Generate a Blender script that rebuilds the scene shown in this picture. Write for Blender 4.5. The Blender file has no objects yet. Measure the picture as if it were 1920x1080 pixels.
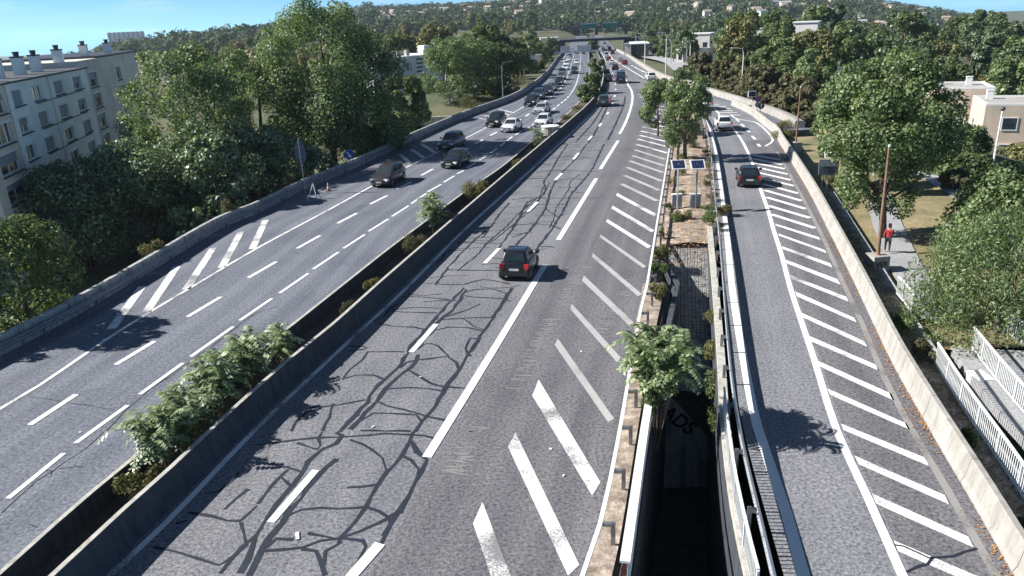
import bpy, bmesh, math, random
import numpy as np
from mathutils import Vector, Matrix
R = math.radians
random.seed(7)
rng = np.random.default_rng(7)
scene = bpy.context.scene
COL = scene.collection

# ---------------------------------------------------------------- camera (on a footbridge over the motorway)
cd = bpy.data.cameras.new('camera')
cd.sensor_width = 36.0
cd.lens = 1400 / 1920 * 36.0
cd.clip_start = 0.1
cd.clip_end = 9000
cam = bpy.data.objects.new('camera', cd)
COL.objects.link(cam)
pt, rl = math.atan(510 / 1400), 0.045
fw = Vector((0, math.cos(pt), -math.sin(pt)))
u0 = Vector((0, math.sin(pt), math.cos(pt)))
r0 = Vector((1, 0, 0))
rt = r0 * math.cos(rl) - u0 * math.sin(rl)
up = r0 * math.sin(rl) + u0 * math.cos(rl)
m = Matrix.Identity(4)
for i in range(3):
    m[i][0], m[i][1], m[i][2] = rt[i], up[i], -fw[i]
m.translation = Vector((0, 0, 14.0))
cam.matrix_world = m
scene.camera = cam

# ---------------------------------------------------------------- daylight
SUN_TO = Vector((-0.99, 0.12, math.tan(R(36)))).normalized()      # from the place towards the sun
w = bpy.data.worlds.new('World')
scene.world = w
w.use_nodes = True
nt = w.node_tree
bg = nt.nodes['Background']
sky = nt.nodes.new('ShaderNodeTexSky')
sky.sky_type = 'NISHITA'
sky.sun_disc = False
sky.sun_elevation = R(36)
sky.sun_rotation = math.atan2(SUN_TO.x, SUN_TO.y)
sky.air_density = 0.3
sky.dust_density = 0.0
sky.ozone_density = 6.0
tcw = nt.nodes.new('ShaderNodeTexCoord')
mpw = nt.nodes.new('ShaderNodeMapping'); mpw.inputs['Scale'].default_value = (2.0, 2.0, 16.0); mpw.inputs['Rotation'].default_value = (0.25, 0.2, 0.3)
nzw = nt.nodes.new('ShaderNodeTexNoise'); nzw.inputs['Scale'].default_value = 2.2; nzw.inputs['Detail'].default_value = 6; nzw.inputs['Roughness'].default_value = .6
rpw = nt.nodes.new('ShaderNodeValToRGB'); rpw.color_ramp.elements[0].position = .52; rpw.color_ramp.elements[1].position = .78; rpw.color_ramp.elements[1].color = (.45, .45, .45, 1)
mxw = nt.nodes.new('ShaderNodeMix'); mxw.data_type = 'RGBA'; mxw.inputs[7].default_value = (8, 8.3, 8.6, 1)      # thin cirrus
nt.links.new(tcw.outputs['Generated'], mpw.inputs[0]); nt.links.new(mpw.outputs[0], nzw.inputs['Vector']); nt.links.new(nzw.outputs[0], rpw.inputs[0])
tnw = nt.nodes.new('ShaderNodeMix'); tnw.data_type = 'RGBA'; tnw.blend_type = 'MULTIPLY'; tnw.inputs[0].default_value = 1; tnw.inputs[7].default_value = (.80, 1.10, 1.0, 1)   # cyan cast of the camera's sky
nt.links.new(sky.outputs[0], tnw.inputs[6])
nt.links.new(rpw.outputs[0], mxw.inputs[0]); nt.links.new(tnw.outputs[2], mxw.inputs[6]); nt.links.new(mxw.outputs[2], bg.inputs[0])
bg.inputs[1].default_value = 0.085
sl = bpy.data.lights.new('sun', 'SUN')
sl.energy = 5.0
sl.angle = R(0.5)
sl.color = (1.0, 0.97, 0.92)
so = bpy.data.objects.new('sun', sl)
COL.objects.link(so)
so.rotation_euler = (-SUN_TO).to_track_quat('-Z', 'Y').to_euler()
scene.view_settings.view_transform = 'Standard'
scene.view_settings.look = 'None'
scene.view_settings.exposure = 0.88
scene.view_settings.gamma = 1.0

# ---- positions back-projected from image pixels onto assumed ground levels and distances, metres (x right, y ahead, z up; carriageway near the camera at z = 0)
D = {"wall_left":[[-30.41,2.89,0.0],[-24.17,32.23,0.0],[-23.29,36.37,0.0],[-22.49,43.59,-0.0],[-21.31,54.89,0.0],[-20.12,58.23,0.0],[-18.36,67.04,0.0],[-16.66,72.43,0.0],[-14.2,81.7,0.0],[-11.42,93.59,0.0],[-5.3,115.74,0.0],[1.5,135.99,0.0],[7.96,171.24,-0.2],[24.47,336.46,-4.25],[33.64,418.29,-5.0]],
"edge_left":[[-25.98,2.45,0.0],[-20.82,26.91,0.0],[-20.39,28.95,0.0],[-20.02,32.44,0.0],[-19.74,34.77,0.0],[-18.59,40.88,0.0],[-17.08,48.33,0.0],[-14.2,59.42,0.0],[-12.46,66.49,0.0],[-10.61,73.97,0.0],[-7.66,83.72,0.0],[-5.52,91.06,0.0],[-2.61,101.61,-0.0],[1.2,116.0,0.0],[3.24,124.48,0.0],[10.61,166.38,-0.14],[23.68,300.45,-3.36],[33.72,405.61,-5.0]],
"dashA":[[[-18.77,25.48,0.0],[-18.27,27.89,0.0]],[[-17.98,30.68,0.0],[-17.32,33.19,0.0]],[[-16.93,36.27,0.0],[-16.2,39.09,0.0]],[[-15.66,42.26,-0.0],[-14.84,45.22,0.0]],[[-14.23,48.02,0.0],[-13.37,50.98,0.0]],[[-12.78,54.2,0.0],[-11.87,57.08,0.0]],[[-11.3,59.97,0.0],[-10.31,62.87,0.0]],[[-9.78,65.49,0.0],[-8.8,68.23,0.0]],[[-8.19,71.04,-0.0],[-7.32,74.03,0.0]]],
"lineA_far":[[-7.32,74.03,0.0],[-5.08,82.36,0.0],[-2.75,91.51,0.0],[1.32,105.08,0.0],[4.03,115.62,0.0],[7.75,134.2,-0.0],[9.83,143.88,-0.0],[12.47,160.81,-0.09],[14.96,181.14,-0.34],[17.94,208.29,-0.85],[33.99,366.99,-4.78],[41.73,437.13,-5.0]],
"dashB":[[[-16.62,20.65,-0.0],[-16.26,23.29,0.0]],[[-16.19,23.96,0.0],[-15.58,26.73,0.0]],[[-15.51,27.63,0.0],[-14.89,30.53,0.0]],[[-14.79,31.19,0.0],[-14.0,34.59,0.0]],[[-13.93,35.41,0.0],[-13.17,38.45,0.0]],[[-12.98,39.27,0.0],[-12.17,42.56,0.0]],[[-12.06,43.35,0.0],[-11.19,46.72,-0.0]],[[-11.03,47.53,0.0],[-10.16,50.73,0.0]],[[-10.03,51.53,0.0],[-9.08,54.79,0.0]],[[-8.9,55.56,-0.0],[-8.01,58.8,0.0]],[[-7.88,59.5,0.0],[-6.99,63.01,0.0]],[[-6.91,63.62,0.0],[-5.96,66.47,0.0]],[[-5.78,67.35,0.0],[-4.97,70.07,0.0]],[[-4.77,71.04,0.0],[-4.17,72.48,0.0]]],
"lineB_far":[[-3.91,73.78,0.0],[-1.09,84.09,0.0],[0.83,92.58,-0.0],[3.15,100.27,0.0],[6.96,115.87,0.0],[11.31,135.38,0.0],[14.54,155.55,-0.05],[17.9,183.08,-0.37],[22.08,220.85,-1.15],[39.6,387.29,-4.97],[47.79,460.97,-5.0]],
"med_l":[[-17.76,-2.74,0.0],[-14.59,17.01,0.0],[-14.26,19.06,0.0],[-13.93,20.8,-0.0],[-13.55,22.4,-0.0],[-13.34,24.27,0.0],[-12.31,29.06,0.0],[-10.87,34.84,0.0],[-9.73,39.54,0.0],[-7.98,46.7,-0.0],[-6.46,52.37,0.0],[-4.03,61.42,0.0],[-0.52,73.26,0.0],[2.71,86.37,0.0],[6.2,99.29,0.0],[10.85,119.27,-0.0],[14.97,140.45,-0.0],[19.25,172.49,-0.21],[28.92,258.89,-2.18],[47.85,430.46,-5.0],[63.14,574.58,-5.0],[92.52,862.61,-5.0],[121.24,1181.87,-5.0]],
"med_r":[[-14.39,3.1,0.0],[-11.6,16.82,0.0],[-11.29,18.32,0.0],[-10.77,20.5,0.0],[-10.2,23.42,0.0],[-9.1,28.19,0.0],[-8.05,31.87,0.0],[-6.82,37.09,0.0],[-4.13,47.93,0.0],[0.17,64.94,0.0],[4.09,80.3,0.0],[8.68,98.0,0.0],[13.34,116.89,0.0],[17.71,138.2,0.0],[22.54,170.3,-0.19],[34.48,268.97,-2.47],[51.49,426.5,-5.0],[67.12,568.59,-5.0],[96.64,852.57,-5.0],[124.69,1169.34,-5.0]],
"edge_mid":[[-13.93,7.2,0.0],[-11.37,16.86,0.0],[-10.81,18.97,0.0],[-9.76,24.19,0.0],[-7.73,32.14,0.0],[-6.11,38.22,0.0],[-3.18,50.67,0.0],[0.39,64.02,0.0],[5.99,85.08,0.0],[10.29,101.55,0.0],[14.44,117.87,0.0],[18.53,137.83,0.0],[23.51,169.66,-0.18],[35.14,261.51,-2.26],[53.28,424.55,-5.0]],
"dashR":[[[-7.57,18.79,0.0],[-6.83,21.48,0.0]],[[-4.65,30.57,0.0],[-3.78,33.74,0.0]],[[-1.58,42.98,-0.0],[-0.71,45.94,0.0]],[[1.47,55.15,0.0],[2.34,58.09,0.0]],[[4.3,66.09,0.0],[5.15,69.04,0.0]],[[6.83,75.8,0.0],[7.72,79.35,0.0]],[[9.65,87.51,0.0],[10.45,90.58,0.0]]],
"lineR_far":[[10.45,90.58,0.0],[11.94,96.95,-0.0],[13.86,105.3,0.0],[15.72,113.93,0.0],[18.13,126.34,0.0],[20.74,141.84,-0.0],[23.03,157.55,-0.07],[28.09,198.79,-0.65],[35.44,261.05,-2.24],[46.59,357.62,-4.64],[54.87,437.26,-5.0]],
"longR":[[[-5.01,15.28,0.0],[-4.66,16.33,0.0],[-4.09,17.59,0.0]],[[-3.16,21.96,-0.0],[-1.4,28.67,0.0],[2.03,42.15,0.0]],[[3.2,47.26,0.0],[7.97,65.99,0.0]],[[8.89,70.24,0.0],[12.94,86.18,0.0]],[[13.89,91.27,0.0],[15.87,99.7,-0.0],[19.04,114.69,0.0],[21.76,129.02,0.0],[23.81,142.48,-0.0],[25.03,153.7,-0.04],[27.35,172.39,-0.21],[30.51,199.37,-0.66],[39.66,274.09,-2.62],[52.64,385.83,-4.96]]],
"hatch":[[[-1.2,19.32,0.0],[-1.46,18.31,0.0],[-0.67,15.11,0.0],[-0.13,15.08,0.0]],[[-0.1,23.29,0.0],[-0.39,22.4,0.0],[1.14,15.96,0.0],[1.48,16.35,0.0]],[[0.92,27.35,-0.0],[0.6,26.02,-0.0],[2.18,19.39,-0.0],[2.52,20.07,-0.0]],[[2.0,31.37,0.0],[1.8,30.68,0.0],[3.26,23.74,0.0],[3.52,23.94,0.0]],[[3.02,35.64,0.0],[2.88,34.91,0.0],[4.31,28.6,0.0],[4.54,29.05,0.0]],[[4.11,39.92,0.0],[3.9,39.13,0.0],[5.49,32.34,0.0],[5.74,32.77,0.0]],[[5.1,44.03,0.0],[4.95,43.29,0.0],[6.53,36.27,0.0],[6.8,36.56,0.0]],[[6.08,48.07,-0.0],[5.96,47.44,0.0],[7.62,40.76,0.0],[7.85,41.02,0.0]],[[7.07,51.95,-0.0],[6.86,51.24,0.0],[8.59,44.51,0.0],[8.87,44.92,-0.0]],[[8.0,55.78,0.0],[7.76,54.98,0.0],[9.5,48.03,0.0],[9.77,48.51,0.0]],[[8.95,60.0,0.0],[8.73,59.07,-0.0],[10.47,52.1,0.0],[10.74,52.67,0.0]]],
"hatch_thin":[[[9.81,63.33,0.0],[11.57,56.67,0.0]],[[10.63,66.82,0.0],[12.46,60.27,0.0]],[[11.45,70.43,0.0],[13.37,63.67,0.0]],[[12.22,73.58,0.0],[14.24,67.22,0.0]],[[12.96,76.4,0.0],[14.95,70.4,0.0]],[[13.75,79.76,0.0],[15.71,73.58,0.0]],[[14.55,83.07,0.0],[16.65,77.02,0.0]],[[15.3,86.68,0.0],[17.4,80.85,0.0]],[[16.01,89.34,0.0],[18.05,83.95,0.0]],[[16.72,92.62,0.0],[18.83,87.66,0.0]],[[17.55,96.12,0.0],[19.59,91.28,0.0]],[[18.31,99.93,-0.0],[20.32,94.75,0.0]],[[19.05,104.06,0.0],[21.1,98.47,0.0]],[[19.86,108.52,0.0],[21.88,102.5,0.0]],[[20.62,112.74,0.0],[22.72,106.87,0.0]],[[21.36,117.31,0.0],[23.56,111.62,0.0]],[[22.04,121.53,0.0],[24.33,116.14,0.0]],[[22.68,126.08,0.0],[25.01,121.08,0.0]],[[23.28,131.01,0.0],[25.59,125.67,0.0]],[[23.78,135.43,0.0],[26.22,130.6,0.0]]],
"left_hatch":[[[-21.67,41.56,-0.0],[-20.3,35.04,0.0]],[[-21.1,45.15,0.0],[-19.5,37.18,0.0]],[[-20.21,49.06,0.0],[-18.74,40.63,0.0]],[[-19.6,52.98,-0.0],[-18.04,44.5,0.0]],[[-18.74,56.17,0.0],[-17.34,48.37,0.0]],[[-12.78,80.7,0.0],[-10.61,73.97,0.0]],[[-11.84,83.77,0.0],[-9.82,76.9,0.0]],[[-10.92,86.73,0.0],[-8.77,80.33,0.0]],[[-10.1,90.34,0.0],[-7.87,83.43,0.0]],[[-3.59,111.98,0.0],[-2.13,108.5,-0.0]],[[-2.93,114.88,0.0],[-1.22,111.15,0.0]],[[-2.25,117.94,-0.0],[-0.12,112.61,0.0]],[[-1.43,120.4,0.0],[0.61,114.9,-0.0]],[[-0.76,122.3,0.0],[1.3,117.3,0.0]]],
"rail_gore":[[1.17,14.19,0.75],[1.44,15.08,0.75],[2.12,17.02,0.75],[3.18,21.0,0.75],[4.53,26.54,0.75],[6.03,32.64,0.75],[6.81,35.48,0.75],[7.91,39.99,0.75],[10.82,52.02,0.75],[16.03,73.43,0.75],[18.4,83.18,0.75]],
"handrail":[[2.52,15.2,1.0],[3.23,17.92,1.0],[4.2,21.66,1.0],[5.6,26.78,1.0]],
"par_right":[[5.7,14.56,0.15],[5.83,15.49,0.15],[6.3,18.36,0.15],[7.26,22.84,0.15],[8.51,27.86,0.15],[9.58,32.22,0.15],[10.64,36.62,0.15],[12.16,43.03,0.15],[13.59,48.95,0.15]],
"rail_ramp":[[5.97,13.9,0.75],[6.1,14.78,0.75],[6.54,17.28,0.75],[7.17,20.83,0.75],[8.03,24.84,0.75],[9.23,29.73,0.75],[10.57,34.98,0.75],[12.65,43.19,0.75],[14.35,50.12,0.75],[18.88,68.37,0.75],[20.95,76.96,0.75],[22.94,85.87,0.75],[24.8,94.56,0.75],[26.78,105.19,0.75]],
"edge_ramp":[[5.79,7.7,0.0],[7.24,15.57,0.0],[7.71,18.08,0.0],[8.14,20.98,0.0],[8.44,22.99,0.0],[9.78,29.09,-0.0],[11.43,36.12,0.0],[13.02,42.3,0.0],[15.17,50.66,0.0],[17.92,61.6,0.0],[22.29,79.51,0.0],[24.62,89.73,0.0],[26.72,99.73,0.0]],
"solid_ramp":[[8.25,7.55,0.0],[9.73,15.41,0.0],[10.37,18.78,-0.0],[11.02,22.4,-0.0],[12.45,28.02,0.0],[13.46,32.13,0.0],[14.56,36.52,0.0],[16.09,42.16,0.0],[17.45,47.49,0.0],[18.73,52.31,0.0],[20.54,59.61,0.0],[22.5,67.05,0.0],[25.66,80.69,0.0],[27.42,89.73,0.0],[28.9,98.98,0.0],[30.56,110.27,0.0],[32.06,120.49,0.0]],
"ramp_hatch":[[[10.17,16.76,0.0],[10.07,16.33,0.0],[11.28,15.04,0.0],[11.61,15.25,0.0]],[[10.57,18.88,0.0],[10.45,18.39,0.0],[12.12,16.34,0.0],[12.23,16.77,0.0]],[[10.95,20.91,-0.0],[10.87,20.42,0.0],[12.51,18.21,0.0],[12.63,18.64,0.0]],[[11.37,22.91,0.0],[11.28,22.49,0.0],[12.97,20.16,0.0],[13.11,20.61,0.0]],[[11.95,25.51,0.0],[11.86,25.0,0.0],[13.5,22.3,0.0],[13.59,22.72,0.0]],[[12.52,27.96,0.0],[12.41,27.42,0.0],[13.97,24.34,0.0],[14.11,24.87,0.0]],[[13.15,30.43,0.0],[13.02,29.86,0.0],[14.57,26.76,0.0],[14.67,27.33,0.0]],[[13.82,33.16,0.0],[13.68,32.57,0.0],[15.12,29.01,0.0],[15.26,29.61,0.0]],[[14.6,35.95,0.0],[14.43,35.27,0.0],[15.85,31.66,0.0],[15.98,32.23,0.0]],[[15.25,38.48,0.0],[15.12,37.88,0.0],[16.61,34.24,0.0],[16.79,34.89,0.0]],[[15.95,41.14,0.0],[15.8,40.47,0.0],[17.25,36.65,0.0],[17.43,37.47,0.0]],[[16.67,43.71,0.0],[16.52,43.18,0.0],[17.98,39.38,0.0],[18.14,40.13,0.0]],[[17.41,46.46,0.0],[17.28,45.98,0.0],[18.71,41.98,0.0],[18.84,42.6,0.0]],[[18.0,48.88,0.0],[17.89,48.35,0.0],[19.41,44.55,0.0],[19.55,45.25,0.0]]],
"ramp_thin":[[[18.6,51.25,0.0],[20.13,47.3,0.0]],[[19.22,53.66,0.0],[20.8,49.82,-0.0]],[[19.95,56.29,0.0],[21.45,52.28,0.0]],[[20.6,58.6,0.0],[22.08,54.64,0.0]],[[21.19,60.91,0.0],[22.7,57.03,0.0]],[[21.76,63.17,-0.0],[23.37,59.62,0.0]],[[22.33,65.37,0.0],[23.92,61.82,0.0]],[[22.91,67.72,0.0],[24.5,64.17,0.0]],[[23.4,69.71,0.0],[25.05,66.46,0.0]],[[23.92,71.82,0.0],[25.5,68.4,0.0]],[[24.43,74.06,0.0],[26.07,70.72,0.0]],[[31.61,116.86,-0.0],[32.68,115.69,0.0]],[[31.13,114.15,0.0],[32.97,112.72,-0.0]],[[30.75,111.54,0.0],[32.82,110.06,0.0]],[[30.38,109.03,0.0],[32.42,107.62,0.0]],[[30.09,106.61,-0.0],[32.46,105.73,0.0]],[[29.82,104.28,-0.0],[32.05,102.89,0.0]]],
"ramp_grey":[[10.38,7.54,0.0],[12.08,15.36,0.0],[12.87,18.95,-0.0],[13.55,22.26,0.0],[14.65,26.8,0.0],[15.9,31.02,0.0],[17.29,36.16,0.0],[19.95,45.8,0.0],[23.1,58.09,0.0],[27.26,74.87,0.0]],
"ramp_curve":[[31.0,103.49,0.0],[30.66,101.1,0.0],[30.67,99.04,0.0],[31.24,97.51,0.0],[31.71,95.74,0.0],[31.5,93.04,0.0],[30.78,88.68,0.0],[29.99,84.74,0.0],[29.14,81.62,0.0],[28.58,80.4,0.0],[27.25,78.36,0.0]],
"ramp_dash":[[[30.39,99.13,-0.0],[30.08,96.93,-0.0]],[[29.7,94.85,0.0],[29.41,92.53,0.0]],[[28.9,90.11,-0.0],[28.64,88.0,0.0]],[[28.06,85.32,0.0],[27.61,82.76,0.0]],[[26.96,79.96,0.0],[26.67,78.3,0.0]]],
"bar_r":[[10.62,7.56,0.0],[12.51,15.33,0.0],[13.29,18.57,0.0],[14.13,22.24,0.0],[15.4,27.46,0.0],[16.52,31.45,0.0],[17.88,36.24,0.0],[21.17,48.2,0.0],[23.2,55.65,0.0],[26.01,66.73,0.0],[29.12,79.36,0.0],[30.75,85.73,0.0],[31.67,91.56,0.0],[33.48,103.54,0.0],[34.09,114.39,-0.0]],
"merge_lines":[[[46.64,341.88,-4.36],[34.13,208.04,-0.85],[30.72,161.78,-0.1],[29.36,137.75,0.0]],[[39.42,243.5,-1.75],[36.08,202.88,-0.74],[34.53,176.86,-0.27]]],
"merge_dots":[[[38.88,234.14,-1.49],[38.15,226.0,-1.28]],[[37.82,222.22,-1.18],[37.22,215.16,-1.01]],[[36.56,208.83,-0.87],[36.08,202.88,-0.74]],[[35.54,197.51,-0.63],[35.16,192.42,-0.53]],[[34.33,185.72,-0.41],[34.04,181.44,-0.34]]],
"bar_far":[[60.65,409.73,-5.0],[54.04,329.82,-4.1],[41.07,222.4,-1.19],[35.96,171.92,-0.21],[35.61,147.91,-0.01],[36.07,140.76,-0.0],[36.45,128.71,0.0],[37.07,113.19,0.0],[36.76,97.32,0.0],[35.69,89.35,-0.0]],
"slip_l":[[32.38,138.35,0.0],[33.64,131.85,0.0],[33.96,121.28,0.0],[34.42,114.98,0.0],[34.34,106.27,0.0],[33.45,96.89,0.0],[32.55,87.7,0.0],[32.32,81.35,0.0]],
"road_r_right":[[-1.05,8.38,0.0],[1.6,15.93,0.0],[2.32,17.97,0.0],[3.43,22.01,0.0],[4.85,27.79,0.0],[6.42,34.12,0.0],[7.33,37.47,0.0],[8.52,42.23,0.0],[11.42,54.14,0.0],[16.82,76.03,0.0],[20.11,89.81,0.0],[25.42,112.24,0.0],[28.89,130.31,0.0],[30.57,143.5,-0.0],[33.65,166.37,-0.14],[41.07,222.4,-1.19],[54.04,329.82,-4.1],[60.65,409.73,-5.0],[70.11,506.38,-5.0],[94.42,748.09,-5.0],[128.64,1095.38,-5.0]],
"ramp_left":[[5.17,5.73,0.0],[6.74,15.6,0.0],[7.75,21.99,0.0],[9.03,28.12,0.0],[10.89,35.41,0.0],[15.14,52.18,0.0],[22.36,81.25,0.0],[26.46,99.82,0.0],[29.75,117.62,0.0],[30.76,131.3,0.0],[31.02,143.28,-0.0],[33.14,166.7,-0.15]],
"ramp_right":[[10.25,5.5,0.0],[12.55,15.23,0.0],[14.2,22.24,0.0],[17.99,36.23,0.0],[21.3,48.18,0.0],[26.19,66.69,0.0],[29.32,79.3,0.0],[31.9,91.49,0.0],[34.42,114.98,0.0],[34.42,127.83,0.0],[34.14,141.72,-0.0],[34.57,162.49,-0.11]],
"island":[[6.98,35.88,0.01],[8.51,42.2,0.01],[11.42,54.1,0.01],[16.81,75.97,0.01],[20.1,89.74,0.01],[25.4,112.16,0.01],[28.51,128.59,0.01],[30.13,141.42,0.01],[30.79,139.0,0.01],[30.73,131.21,0.01],[29.72,117.53,0.01],[26.44,99.75,0.01],[22.34,81.19,0.01],[17.26,60.65,0.01],[14.43,49.32,0.01],[12.13,40.38,0.01],[10.57,35.42,0.01]],
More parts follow.
